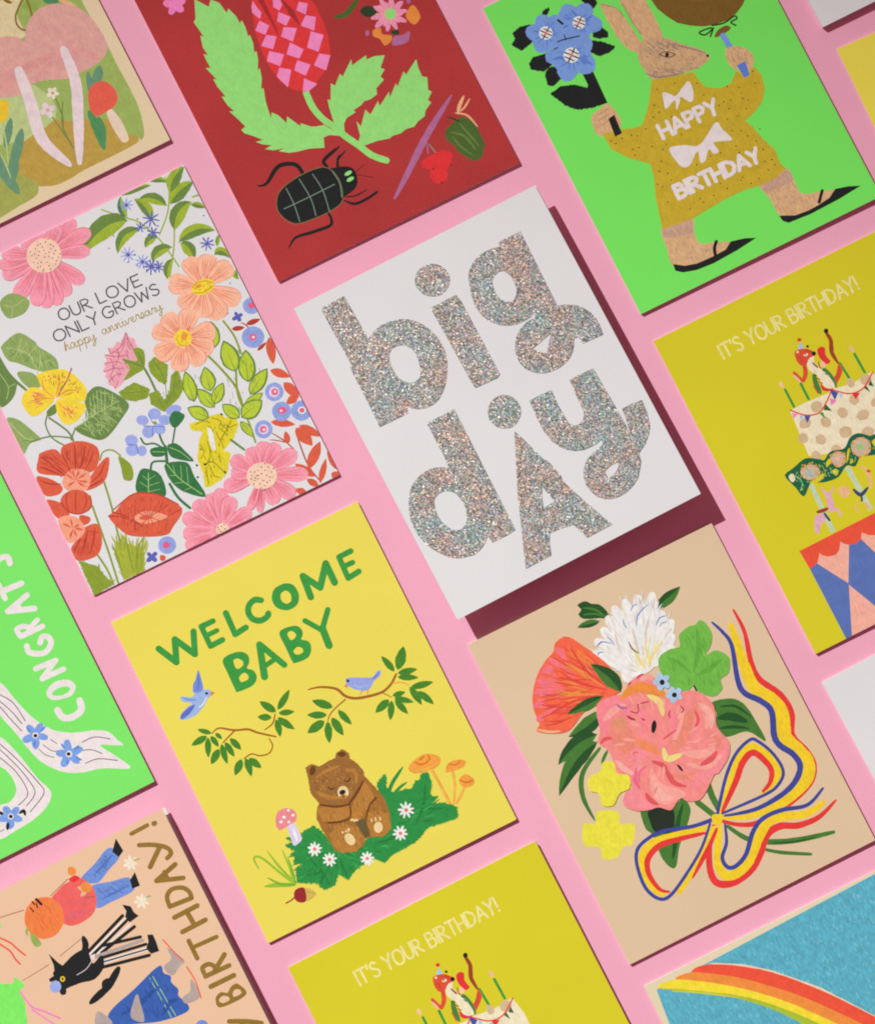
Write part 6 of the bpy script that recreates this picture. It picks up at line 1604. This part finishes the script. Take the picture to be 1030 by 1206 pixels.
K clov2 0.2 2.01 0.2 33.03,20.13 26.4,18.95 20.39,18.96
K clov2 0.2 1.34 0.2 13.6,30.61 16.87,26.72 19.5,20.15
S ink 0.67 18.25,15.53 18.17,13.17
O peony
P peony -17.63,26.77 -8.66,25.27 -4.13,28.25 2.23,28.95 6.03,24.65 7.46,17.19 15.99,14.79 20.01,10.91 21.44,4.95 18.96,-2.78 20.38,-10.22 17.33,-15.4 11.31,-19.09 8.91,-19.38 0.78,-24.97 -4.58,-23.77 -6.95,-21.09 -12.05,-23.74 -15.76,-20.76 -19.78,-19.86 -24.68,-17.77 -27.79,-13.62 -25.07,-9.77 -21.48,-8.6 -24.42,-1.18 -23.48,5.06 -23.75,8.92 -25.51,12.79 -22.8,16.65 -20.95,23.2
P peonyp -18.48,25.88 -12.05,26.36 -8.11,24.39 -6.91,20.08 -11.66,13.21 -19.7,11.39 -22.25,16.67
P pinkpeo -27.14,-11.62 -21.21,-9.68 -19.52,-14.21 -17.47,-19.84 -23.85,-17.25 -27.03,-14.43
P pinkpeo 7.36,-14.18 15.78,-12.25 19.27,-10.3 18.24,-13.49 12.76,-18.12 6.08,-19.07 -0.59,-20.03
P peonyd -18.05,17.03 -14.6,16.53 -11.68,11.37 -12.71,5.11 -18.52,4.64 -20.57,10.9
P peonyd 5.07,4.21 9.55,6.9 13.89,8.12 15.79,7.97 9.24,0.88 6.09,-2.47 1.73,-3.48 -1.47,-2.5
P peonyd2 -17.06,17.77 -12.12,17.76 -12.4,13.58 -16.11,12.36
K pinkpeo 0.55 4.94 1.1 -18.21,-3.82 -14.72,0.58 -9.79,0.57
K peonyl 0.44 3.31 0.66 16.5,8.97 18.52,3.63 14.91,-1.34
K peonyl 0.44 2.76 0.55 10.07,9.72 6.81,5.8 0.82,-0.44
K peonyl 0.44 3.3 0.66 1.89,-5.59 8.52,-9.53 15.32,-9.56
K peonyl 0.44 2.53 0.55 1.35,-10.25 8.3,-14.77 15.53,-13.35
K peonyl 0.44 2.75 0.55 -20.01,19.24 -14.81,20.96 -9.12,21.19
K peonyl 0.44 2.21 0.44 0.08,27.09 3.8,27.08 4.52,24.86
K peonyp 0.44 3.31 0.55 4.9,12.31 5.09,6.66 1.1,2.5
K peonyp 0.44 3.86 0.55 -5.94,17.74 -5.25,11.85 -9.24,7.68
K peonyl2 0.44 2.21 0.55 17.48,7.86 18.9,2.21 16.63,-2.2
K peonyl2 0.44 2.2 0.55 -22.6,3.3 -21.15,-1.12 -18.71,-4.8
K peonyd 0.44 2.2 0.55 -5.94,-11.2 -1.53,-14.64 3.41,-14.66
K peonyd 0.44 1.98 0.44 15.87,-3.67 16.82,-7.84 14.32,-10.29
K oran2 0.77 4.08 0.77 -9.72,23.65 -5.26,25.12 -0.19,24.13 3.54,20.53 6.79,16.61
K peonyo 0.55 3.63 0.55 -12.2,7.32 -9.28,2.77 -5.86,-2.02
K pyel 0.44 2.65 0.77 0.15,20.56 3.07,16.01 2.04,10.97
K pyel 1.1 2.53 0.66 -3.88,-1.16 -4.16,-5.33 1.64,-6.08
P peonyl -11.69,-5.55 -10.88,-12.41 -5.63,-17.81 -4.54,-21.11 -12.23,-21.06 -15.61,-18.01 -15.57,-12.51
P peonyl2 -12.6,-10.93 -11.16,-16.56 -9.22,-19.99 -13.65,-19 -14.85,-15.33
K pinkmag 0.33 1.65 0.44 -16.6,-3.09 -19.19,-6.7 -19.27,-10.96
K pinkmag 0.22 0.88 0.22 -18.25,-8.71 -16.47,-5 -12.69,-4.13
K mauve2 0.33 1.1 0.33 -12.33,22.8 -11.23,20.7 -9.01,19.59
K peonyr 0.22 2.31 0.22 6.01,-13.2 11.08,-12.97 14.53,-11.32
K peonyr 0.22 1.32 0.22 10.82,0.59 13.57,3.03 14.17,6.74
K peonyr 0.77 2.2 0.22 -9.92,-3.55 -6.77,-7.4 -6.34,-14.38 -2.5,-18.33
K peonyr 0.22 1.98 0.22 -17.94,-13.17 -17.71,-16.35 -15.57,-19.75
K peonyr 0.22 1.54 0.22 -25.15,11.84 -22.48,12.59 -19.87,11.66
K peonyr 0.17 0.77 0.17 -2.54,2.29 1.35,2.99 4.32,3.35
K peonyr 0.16 0.55 0.16 -15.7,2.3 -14.21,2.79 -13.48,1.8
S peonym 0.44 -8.66,17.87 -6.74,16.17 -5.47,17.2 -5.06,18.85 -2.72,18.6 -0.49,18.1
K peonym 0.22 0.99 0.22 -10.69,16.92 -9.91,15.42 -8.49,13.96
K peonym 0.22 0.77 0.22 -6.17,13.66 -5.73,12.71 -5.14,12.29
K peonym 0.17 0.55 0.17 9.64,11.3 10.21,9.16 8.62,8.47
K peonym 0.17 0.55 0.17 5.5,11.08 4.28,10.15 4.07,8.29
K peonym 0.17 0.66 0.17 -4.74,27.34 -3.87,27.83 -3.37,28.2
K peonym 0.17 0.66 0.17 -0.65,28.07 1.29,28.83 2.7,28.56
J peonyl 26 4.95 0.77 -3.87,0.06 -17.51,24.16 -2.67,24.14 15.78,11.8 21.42,5.89 16.79,-10.3 2.63,-18.57 -8.01,-22.44 -24.19,-13.1 -22.6,3.3
J peonyd 22 4.95 0.66 -3.87,0.06 -17.51,24.16 -2.67,24.14 15.78,11.8 21.42,5.89 16.79,-10.3 2.63,-18.57 -8.01,-22.44 -24.19,-13.1 -22.6,3.3
K ink 0.77 1.98 0.77 -4.55,6.56 -3.08,8.6 -2.05,10.24
K ink 0.22 0.99 0.22 -1.82,-8.96 -1.49,-10.36 -1.06,-12.29
F pbl 7.67,22.71 3.68 5 2.54 pbl
E ink 7.63,22.5 1 1.14 -26.61
F pbl 9.73,16.05 3.48 5 2.41 pbl
E ink 9.64,15.87 1 1 -26.61
O yellow_flower
P yel3 -29.77,2.25 -27.66,4.92 -23.79,2.98 -24.36,-1.35 -20.8,-4.33 -22.68,-8.74 -27.31,-9.03 -31.41,-11.95 -35.28,-10.01 -34.44,-5.45 -37.11,-2.62 -35.47,1.76
P yel3 -38.21,-11.36 -31.07,-14.94 -32.36,-19.64 -27.58,-22.26 -31.64,-28.74 -35.18,-28.08 -39.51,-30.72 -44.5,-28.81 -43.76,-24.15 -48.65,-20.58 -45.22,-13.41 -40.91,-15.2
O ribbon_bow
K ribr 0.75 2.72 1.13 45.87,35.51 45.75,25.79 42.59,13.84 42.49,6.38 46.89,-2.57 47.39,-11.05 43.68,-18.91 45.69,-26.63 45.91,-32.71 41.94,-38.17 33.51,-41.39 22.12,-43.11 14.65,-43.07 8.55,-40.38 2.78,-35.63
K riby 1.88 5.76 0.94 42.19,30.58 41.21,24.3 39.58,13.85 39.16,4.31 42.98,-2.85 44.1,-9.4 40.87,-18.25 42.86,-24.84 44.13,-31.07 41.07,-36.24 33.99,-39.02 24.25,-40.46 13.8,-38.93 4.36,-35.46
K ribb 0.75 2.47 0.56 36.06,34.77 37.96,29.69 38.79,23.26 34.72,10.28 34.65,4.32 39.09,-1.65 40.83,-7.01 37.42,-15.77 37.66,-20.37 40.6,-25.58 41.01,-31 36.58,-35.48 29.36,-37.82 18.59,-38.36 9.19,-36.25 4.13,-34.45
K riby 1.86 3.11 1.86 4.58,-34.31 13.95,-24.14 20.9,-17.94 27.22,-15.88 30.91,-20.35 32.79,-26.88 30.64,-31.02 23.12,-33.94
K ribr 1.12 2.51 1.12 5.49,-33.28 15.73,-25.03 21.48,-19.72 26.83,-18.08 29.53,-23.01 30.08,-27.76 27.34,-31.59 23.43,-33.35
K ribb 1.3 1.3 0.93 3.09,-33.56 12.77,-22.06 20.62,-15.56 27.91,-13.09 30.67,-15 33.74,-22.14 34.13,-29.79 30.01,-33.68 23.41,-34.83 5.18,-33.87
K ribr 1.3 3.05 0.74 0.08,-36.5 -5.05,-42.83 -8.68,-49.89 -9.62,-55.33 -7.51,-58.46 -2.22,-59.79 5.25,-58.36 10.95,-54.56 16.68,-49.28 23.11,-48.43 29.81,-51.41 38.48,-52.05 47.32,-49.2
K riby 1.49 3.97 1.86 2.46,-36.96 -1.47,-43.14 -5.11,-50.2 -5.16,-55.35 -1.6,-57.14 5.28,-55.41 13.1,-48.97 19.71,-44.87 25.39,-45.49 34.92,-48.78 42.57,-47.79
K ribb 0.74 1.83 0.93 4.25,-37.85 1.5,-44.63 -2.72,-49.18 -2.6,-53.31 0.51,-54.5 6.2,-52.17 12.53,-45.72 18.54,-42.79 26.61,-43.13 36.46,-45.84 44.94,-42.8
K riby 1.3 3.28 1.3 -1.41,-36.5 -13.47,-33.78 -23.8,-32.08 -30.31,-34.59 -32.73,-40.78 -32.19,-48.44 -29.53,-51.98
K ribr 0.93 2.33 0.74 -4.26,-37.66 -14.23,-35.26 -22.56,-34.04 -29.01,-36.72 -31.25,-42.26 -30.26,-49.04 -27.21,-51.82
K riby 2.23 2.42 1.86 -0.53,-37.68 -7.73,-42.96 -14.93,-48.23 -24.04,-53.63
K ribr 0.93 1.79 0.56 0.54,-38.22 -6.25,-43.71 -16.73,-51.02
K ribb 1.67 1.37 0.93 2.64,-34.45 -7.2,-33.22 -18.81,-29.62 -25.51,-29.6 -31.03,-31.64 -33.9,-37.23 -34.85,-46.36 -32,-52.44 -27.1,-53.06 -17.01,-47.93 -8.02,-42.07 -0.92,-35.26
P riby 1.31,-32.67 4.28,-34.16 3.06,-37.25 0.23,-36.21''',
'party': '''O lettering
o letter
s goldb 1.65 38.98,66.63 45.92,66.79
D goldb 1.12 48.71,66.18
o letter
S goldb 1.78 39.66,61.32 44.43,59.04 48.69,55.75 49.37,52.96 47.14,51.88
s goldb 1.91 46.34,56.95 39.73,51.82
o letter
s goldb 1.91 48.81,48.29 39.51,45.88 49.29,42.15
s goldb 1.65 43.73,47.57 43.79,44.43
o letter
s goldb 1.77 39.64,34.61 48.64,33.77
S goldb 1.77 39.64,34.61 40.43,38.56 43.33,40.25 47.32,38.94 48.97,36.19 48.64,33.77
o letter
s goldb 1.9 39.41,30.02 49.32,30.11
s goldb 1.9 39.68,23.63 49.68,23.75
s goldb 1.91 44.6,29.8 45.07,23.67
o letter
s goldb 1.84 40.33,19.47 40.25,11.95
s goldb 1.71 41.6,16.41 50.56,15.94
o letter
s goldb 1.83 39.94,4.27 50.04,3.88
S goldb 1.77 40.09,4.56 40.35,7.73 43.24,7.93 44.83,5.95 44.62,4.08
s goldb 1.9 44.18,4.67 50.3,8.51
o letter
s goldb 1.9 40.07,-0.19 49.98,-0.34
o letter
P goldb 39.66,-5.11 42.5,-3.85 44.78,-5.16 46.97,-3.71 49.81,-3.92 50.86,-9.14 39.87,-9.09 | 40.54,-6.29 42.44,-5.43 44.34,-6.76 44.05,-8.08 41.22,-7.87 | 46.24,-6.64 47.56,-5.48 49.17,-5.93 49.52,-7.72 46.51,-7.87
o letter
S goldb 1.89 40.41,-15.35 46.25,-18.34 51.22,-21.6
s goldb 1.89 44.94,-18.03 39.83,-22.36
O balloon
p neon -22.11,59.07 -21.52,57.3 -22.98,57.31 -24.01,58.94
P neon -43.6,44.35 -35.26,40.46 -30.66,37.16 -27.65,35.84 -25.82,37.33 -23.84,33.17 -25.73,32.3 -26.29,28.93 -27.6,24.48 -32.31,16.66 -47.48,21.48
S pinkh2 0.72 -26.45,31.57 -25.69,27.16 -24.5,23.63 -21.57,20.67 -17.22,15.38
S pinkh2 0.59 -25.37,23.34 -23.02,19.22 -20.22,14.5
S redt2 0.66 -24.36,53.75 -21.62,50.37 -20.28,47.11 -18.51,43.27
S redt2 0.66 -25.42,51.57 -23.06,47.43 -22.6,43.89 -21.76,41.12
S browns 0.33 -21.25,60.84 -11.44,59.14
S browns 0.33 0.41,59.35 9.13,62.13
S browns 0.26 -23.7,34.93 -11.89,35.86
S browns 0.26 -6.64,36.85 3.67,39.15
O pumpkin_headed_dancer
P jeans 13.89,59.85 21.22,62.75 28.61,65.78 31.05,61.06 24.75,57.99 18.45,55.67
P jeans 16.54,55.54 24.03,53.56 30.55,51.86 30.2,46.72 19.8,46.51 14.46,46.88 14.8,51.27
H jeansd 30 2.63 0.33 -72.05 14.48,59.55 28.26,65.07 30.17,61.51 21.23,56.84
H jeansd 26 2.63 0.33 -42.05 17.13,54.5 29.17,52.05 29.76,47.32 16.57,47.42
K jeansd 0.26 0.92 0.26 19.47,59.22 24.74,60.95 28.55,62.7
K jeansd 0.26 0.79 0.26 17.44,49.18 23.31,49.14 29.17,49.09
p ink 29.26,63.82 32.77,67.8 33.23,62.17 30.56,60.79
p ink 30.46,50.8 33.57,52.75 32.99,47.15 29.82,47.44
P redpk -0.46,57.59 4.51,60.21 8.61,61.07 13.51,60.56 16.25,55.69 15.68,50.08 11.6,45.54 4.23,44.74 0.32,47.25 -0.43,51.68
H coral2 40 3.29 0.39 -67.05 1.3,56.69 8.03,59.89 14.79,55.7 14.81,49.79 10.13,46.29 1.64,46.94
K coral2 0.26 2.63 0.26 1.05,48.72 5.44,48.69 11.3,47.17
K peachl 0.53 1.97 0.66 11.26,57.5 13.03,55.12 10.98,53.96
E oran2 14.2,56 2.37 1.97 -57.05
S browns 0.33 11.81,52.65 15.24,51.42
P redb 9.34,61.8 12.12,62.23 13.45,60.44 10.96,59.87
P oran2 10.94,65.78 12.17,66.04 13.43,64.88 13.29,63.1 11.83,62.38 10.39,63.48
E orang3 -5.58,52.84 7.75 8.14 -27.04
H orang4 30 2.63 0.39 -87.05 -9.24,57.65 -2.8,58.78 0.16,51.38 -3.32,45.8 -9.18,47.32
S ink 0.99 -5.16,60.72 -4.26,58.06
S ink 0.53 -7.06,60.59 -6.61,59.26
S ink 0.46 -8.66,58.83 -8.21,56.76
S ink 0.46 -5.88,59.25 -6.19,57.57
K mgreen3 0.66 0.92 0.53 -13.01,52.22 -14,51.25 -14.4,49.84
P mgreen3 -13,50.01 -11.52,47.78 -11.06,44.24 -13.55,44.41 -13.86,47.51
O wolf_dancer
s ink 1.31 3.31,33.23 21.75,39.77
s stripew 0.52 3.9,32.2 22.02,38.38
s ink 1.18 4.64,31.46 22.49,37.41
s stripew 0.52 6.68,31.15 23.2,35.57
s ink 1.31 8.29,30.69 23.99,33.92
s ink 1.18 9.45,33.04 24.36,29.32
s greyp 1.31 5.22,30.42 24.48,27.79
s ink 1.18 7.42,28.93 24.98,25.84
s stripew 1.31 7.28,27.17 24.22,24.03
s ink 1.31 5.77,25.6 24.26,21.44
p mstem 3.61,31.61 5.8,31.6 4.93,29.84 3.18,30
p ink 23.56,43.71 26.2,41.62 26.32,38.91 27.38,36.89 23.14,36.19 22.49,38.88 23.92,40.72
p ink 27.05,28.83 29.01,28.04 28.93,24.93 28.39,21.17 25.08,21.61 24.37,24.32 26.3,26.27
P ink -7.35,33.18 -2.1,34.9 2.34,34.98 3.75,32.64 3.42,28.56 7.86,29.81 6.53,25.36 1.46,22.81 -3.86,23.92 -8.03,24.37 -11.39,24.98 -12,29.69 -11.73,32.48
p ink -10.19,39.61 -8.38,34.8 -6.76,32.14 -10.84,30.56 -11.32,32.27 -10.4,34.73
p ink -12.01,31.16 -14.34,30.88 -14.51,29.65 -12,28.95
P ink -11.4,26.45 -10.19,24.74 -11.15,22.81 -12.78,23.35 -12.59,25.23
K ink 1.31 2.49 1.97 4.57,39.2 4.03,36.17 2,33.54
K ink 1.7 2.88 2.62 11.34,22.32 8.19,20.11 4.84,17.79
K ink 2.22 2.88 1.31 4.84,17.79 0.61,16.66 -4.05,15.38
K ink 1.7 2.62 1.96 7.02,19.24 4.69,19.7 3.38,18.54
S ink 0.59 7.63,27.14 24.4,23.94
S mstem 0.26 -3.96,27.41 0.27,27.82 4.35,30.14
E lilacb -13.42,27.11 2.22 2.36 -27.04
E yelm -9.66,28.49 0.98 1.11 -27.04
E ink -9.66,28.49 0.46 0.52 -27.04
O sparkle
F white4 33.5,56.63 3.03 7 1.32 white4
F white4 30.89,41.44 3.02 7 1.31 white4
S mgreen3 0.53 35.32,57.03 37.32,56.6
S mgreen3 0.53 33.12,41.92 34.76,41.82
O blue_skirt
P bluesk 0.21,8.45 13.18,12.44 25.65,16.11 26.18,12.76 28.03,10.57 27.22,8.2 28.39,4.67 27.35,2.28 28.99,-1.49 28.27,-4.41 22.43,-4.35 15.8,-2.94 6.6,0.66 0.83,2.3
K blueskd 0.26 1.96 0.26 4.75,5.77 13.2,6.57 21.95,9.42
K blueskd 0.26 1.96 0.26 18.78,-1.39 23.15,1.5 26.65,1.17
S lime3 0.33 20.45,13.49 21.26,-3.75
S lime3 0.33 21.8,13.53 23.01,-3.92
H blueskd 60 2.61 0.33 -102.04 2.7,7.55 13.48,11.55 24.86,15.26 26.63,8.5 27.83,-2.35 14.11,-1.93
P greyp 13.19,10.24 12.91,5.99 11.19,-0.44 7.38,3.7
P greyp -2.86,11.12 0.09,4.5 -6.19,6.61
P greyp 27.2,14.8 31.29,16.38 31.72,20.93 35.39,13.55 32.91,12.26 28.67,10.39
P greyp 28.4,1.01 32.2,2 34.53,5.93 34.84,-1.54 28.85,-1.78
S redt2 0.46 31.63,24.43 33.19,18.72 35.04,13.59
S redt2 0.46 35.17,10.88 35.7,4.6 34.78,-2.39
E jeans 30.33,-12.03 2.35 2.22 -27.04''',
'rainbow': '''O sky
p tealb -50.19,66.55 107.59,70.53 88.81,-26.25 -54.99,19.04
D tealk 0.23 28.55,57.17 -2.75,52.25 -17.58,36.42 -42.62,53.88 -37.61,53.47 25.1,53.5 4.99,55.14 12.51,45.25 23.37,37.84 -24.68,41.96 -44.29,58.82 11.69,55.96 18.38,48.55 36.01,54.32 -2.54,58.84 -10.07,60.49 34.37,63.41 28.06,61.34
H tealk2 170 1.11 0.28 -46.22 -44.71,60.05 10.46,65.87 64.27,68.41 45.04,10.7 -41.76,45.25
H tealb2 300 1.67 0.46 -86.22 -44.71,60.05 10.46,65.87 64.27,68.41 45.04,10.7 -41.76,45.25
O rainbow_arc
p creamr -27.29,66.7 -25.11,65.83 -15.33,60.4 -6.39,53.32 7.39,39.33 21.56,20.01 25.81,14.02 21.63,14.02 -0.88,43.6 -22.6,62.54
P redr -28.79,66.82 -18.09,61.14 -6.73,52.66 5.59,39.9 17.06,25.51 27.26,10.73 20.58,11.97 10.79,25.52 -2.35,40.73 -16.54,53.89 -24.06,59.65 -34.72,66.44
P orar -34.97,66.57 -23.94,59.9 -16.42,54.14 -2.22,40.97 9.54,27.16 20.58,11.97 12.86,13.22 2.03,28.81 -11.24,43.77 -25.73,56.36 -41.48,66.48
P yelr -41.81,66.85 -25.61,56.6 -10.99,44.26 2.36,29.47 12.23,16.09 4.1,20.61 -5.9,33.74 -19.59,47.88 -35.12,58.41 -49.19,66.67
P grer -49.15,66.76 -35.04,58.57 -19.47,48.13 -5.57,34.4 5.15,20.6 -1.11,24.71 -13.2,39.91 -27.4,53.06 -39.38,60.3
K limer 0.37 0.74 0.37 -45.05,63.51 -35.33,58 -22.81,49.77''',
'big': '''O letter
p GLIT -44.54,65.06 -33.97,65.34 -33.42,45.55 -29.61,47.42 -26.66,48 -23.64,47.97 -20.56,47.32 -17.64,46.38 -15.12,44.67 -12.83,42.51 -10.8,39.13 -9.08,35.15 -8.57,31.03 -8.82,26.92 -9.97,22.9 -11.71,19.58 -14.2,15.88 -16.67,13.33 -19.73,11.09 -22.45,10.21 -25.83,10.25 -28.74,11.19 -30.96,12.74 -32.2,14.72 -33.39,11.7 -45.7,12 -45.37,20.64 -45.15,38.58 -44.18,38.65 | -28.95,36.28 -27.11,37.63 -25.15,37.76 -23.13,37.28 -21.57,36.28 -20.1,34.36 -19.56,31.76 -19.78,28.79 -20.44,26.06 -21.39,23.87 -22.64,22.21 -25.21,21.63 -27.45,22.41 -28.92,23.95 -30.07,26.09 -30.47,28.61 -30.41,31.27 -29.9,34.08
O letter
p GLIT -5.9,45.19 5.66,45.22 6.22,43.38 6.14,8.72 4.73,7.92 -5.01,8.4 -5.3,10.46
E GLIT -0,54.76 6.96 6.62 -27.58
O letter
p GLIT 29.84,55.84 31.22,56.29 40.04,56.11 39.08,22.73 42.31,21.63 45.36,19.84 47.49,17.76 49.3,14.7 50.26,11.49 50.35,8.35 49.75,4.04 40.85,4.6 40.71,7.8 38.67,7.9 37.4,5.48 35.84,3.6 33.83,1.95 31.39,0.92 28.35,0.2 25.04,0.39 22.26,0.88 19.88,2.12 17.74,3.82 15.99,6.27 15.16,9.01 15.24,12.05 15.91,14.78 17.18,17.2 19.05,19.3 21.51,21.1 25.32,22.58 29.26,22.84 30.22,24.66 27.77,23.62 24.95,23.32 21.27,23.54 18.05,24.65 15.45,26.2 12.07,29.89 10.72,33.11 10.1,37.3 10.88,42.49 12.52,47.83 13.8,50.26 15.36,52.16 17.75,53.82 20.12,54.71 22.71,55.3 25.3,55.3 27.55,55.1 30.18,54.3 | 20.58,43.23 21.82,44.52 23.11,45.16 24.88,45.63 26.53,45.16 27.62,43.62 28.32,41.32 28.32,38.42 27.8,35.98 26.61,34.08 24.99,32.8 23.1,32.82 21.69,33.75 20.52,35.14 19.82,37.44 19.89,40.11 | 31.44,13.99 28.93,10.67 26.29,7.81 23.93,9.82 22.42,11.99 25.36,12.54 28.4,13.26
O letter
p GLIT -28.57,4.78 -16.35,4.8 -17.26,-49.01 -21.55,-49.43 -27.71,-49.25 -28.05,-46.03 -29.58,-47.51 -31.4,-48.84 -33.82,-49.86 -36.29,-50.27 -38.3,-49.79 -40.97,-49.15 -43.12,-48.22 -45.55,-46.39 -47.4,-44.17 -49.33,-41.38 -50.98,-38.05 -52.16,-33.83 -52.32,-29.79 -51.86,-26 -50.58,-22.1 -48.87,-18.81 -47.06,-16.33 -44.89,-14.41 -42.46,-13.01 -39.37,-12.14 -36.3,-12.03 -33.91,-12.51 -31.38,-13.45 -29.25,-15.14 -28.62,-10.31 | -40.14,-23.75 -38.93,-22.86 -37.57,-22.42 -35.62,-22.3 -33.69,-22.93 -32.14,-24.3 -31.35,-25.67 -30.73,-28.09 -30.56,-30.65 -30.91,-33.13 -31.55,-35.08 -32.49,-36.87 -34.17,-38.28 -36.05,-39.01 -38,-38.41 -39.52,-37.01 -40.68,-34.88 -41.52,-32.54 -41.76,-29.75 -41.41,-26.9
O letter
p GLIT 0.63,-13.99 2.28,-18.41 5.61,-29.33 6.78,-30.7 8.68,-38.56 8.19,-40.21 12.39,-52.31 17.48,-64.67 11.47,-64.76 6.15,-64.83 3.86,-57.75 -1.29,-56.77 -6,-56.4 -7.88,-59.98 -9.48,-64.45 -15.16,-64.52 -20.84,-64.59 -17.82,-56.69 -15.13,-50.12 -12.26,-42.49 -9.55,-35.91 | -0.18,-38.9 1.67,-46.14 -0.66,-46.26 -3.51,-46.67 -2.06,-42.48
E GLIT 0.67,-5.32 6.57 6.74 -27.57
O letter
p GLIT 29.36,-6.02 34.67,-5.8 39.91,-6.15 40.14,-15.56 40.59,-26.16 40.64,-35.38 41.68,-30.56 42.32,-25.76 46.18,-25.63 50.96,-26.21 50.55,-30.98 49.42,-35.75 48.4,-37.9 46.84,-39.76 43.59,-42.66 39.93,-44.57 39.24,-47.65 37.6,-50.03 35.03,-53.08 31.75,-54.99 28.2,-55.99 24.92,-56.19 21.98,-55.6 19.59,-54.4 17.34,-52.23 16.13,-49.51 15.54,-46.34 16.07,-43.18 17.19,-40.71 18.52,-39.12 20.73,-37.22 24.08,-35.91 28.99,-34.84 29.35,-32.81 26.85,-33.53 24.59,-33.5 21.29,-33.31 18.16,-32.06 15.43,-30.06 13.5,-27.71 11.75,-24.12 10.82,-19.43 10.99,-12.62 11.46,-5.97 16.43,-5.88 21.19,-6.21 20.75,-13.5 21.01,-20.92 21.8,-22.29 22.91,-23.06 24.63,-23.38 26.29,-22.76 27.62,-21.31 28.46,-19.44 28.76,-12.7 | 24.74,-44.66 27.93,-43.65 31.05,-43.75 30.74,-45.12 29.66,-46.08 27.53,-47.26 24.96,-47.82 24.55,-46.46'''
}

make_card('mush', 'c_mush', 'cream card with a big pink mushroom painted over a green and gold meadow', art=ART['mush'])
make_card('beetle', 'c_beetle', 'dark red card with a checkered tulip on neon green leaves above a black beetle', art=ART['beetle'])
make_card('rabbit', 'c_rabbit', 'neon green card with a rabbit in a mustard HAPPY BIRTHDAY sweater holding blue flowers', art=ART['rabbit'])
make_card('whitetop', 'c_white', 'plain white card cut off by the top right corner, above the plain yellow card', slip=(0.2, 0.1))
make_card('yellow', 'c_yellow', 'plain lemon yellow card corner at the right of the neon green rabbit card')
make_card('anniv', 'c_white', 'white floral card reading OUR LOVE ONLY GROWS happy anniversary', art=ART['anniv'])
big = make_card('big', 'c_white', 'raised white card with big holographic glitter letters spelling big day', raised=True, slip=(0.3, 0.2), art=ART['big'])
cake_root = make_card('cake', 'c_cake', "mustard IT'S YOUR BIRTHDAY! card with cake and harlequin drum, right of the glitter card", art=ART['cake'])
make_card('congrats', 'c_congrats', 'neon green card with white sideways CONGRATS lettering and white ribbons with blue flowers', art=ART['congrats'])
make_card('baby', 'c_baby', 'lemon yellow WELCOME BABY card with a sleeping brown bear in green grass', art=ART['baby'])
make_card('bouquet', 'c_bouquet', 'beige card with a painted peony bouquet tied in a blue yellow red ribbon', art=ART['bouquet'])
make_card('whiteright', 'c_white', 'blank white card at the right edge beside the beige bouquet card')
make_card('party', 'c_party', 'raised peach card with sideways golden BIRTHDAY! letters and dancing costumed figures', raised=True, slip=(1.0, 0.2), gap=2.3, art=ART['party'])
make_card('rainbow', 'c_rainbow', 'blue card with a cream border and a rainbow, bottom right corner', art=ART['rainbow'])

# the second cake card is the same print: copy its print and build its own panels
c2 = make_card('cake2', 'c_cake', "mustard IT'S YOUR BIRTHDAY! card below the bear card, cut off by the bottom edge")
for ch in list(cake_root.children):
    if ch.name.startswith(('front_panel', 'back_panel')): continue
    c = ch.copy(); COL.objects.link(c); c.parent = c2
    for g in ch.children:
        d = g.copy(); COL.objects.link(d); d.parent = c
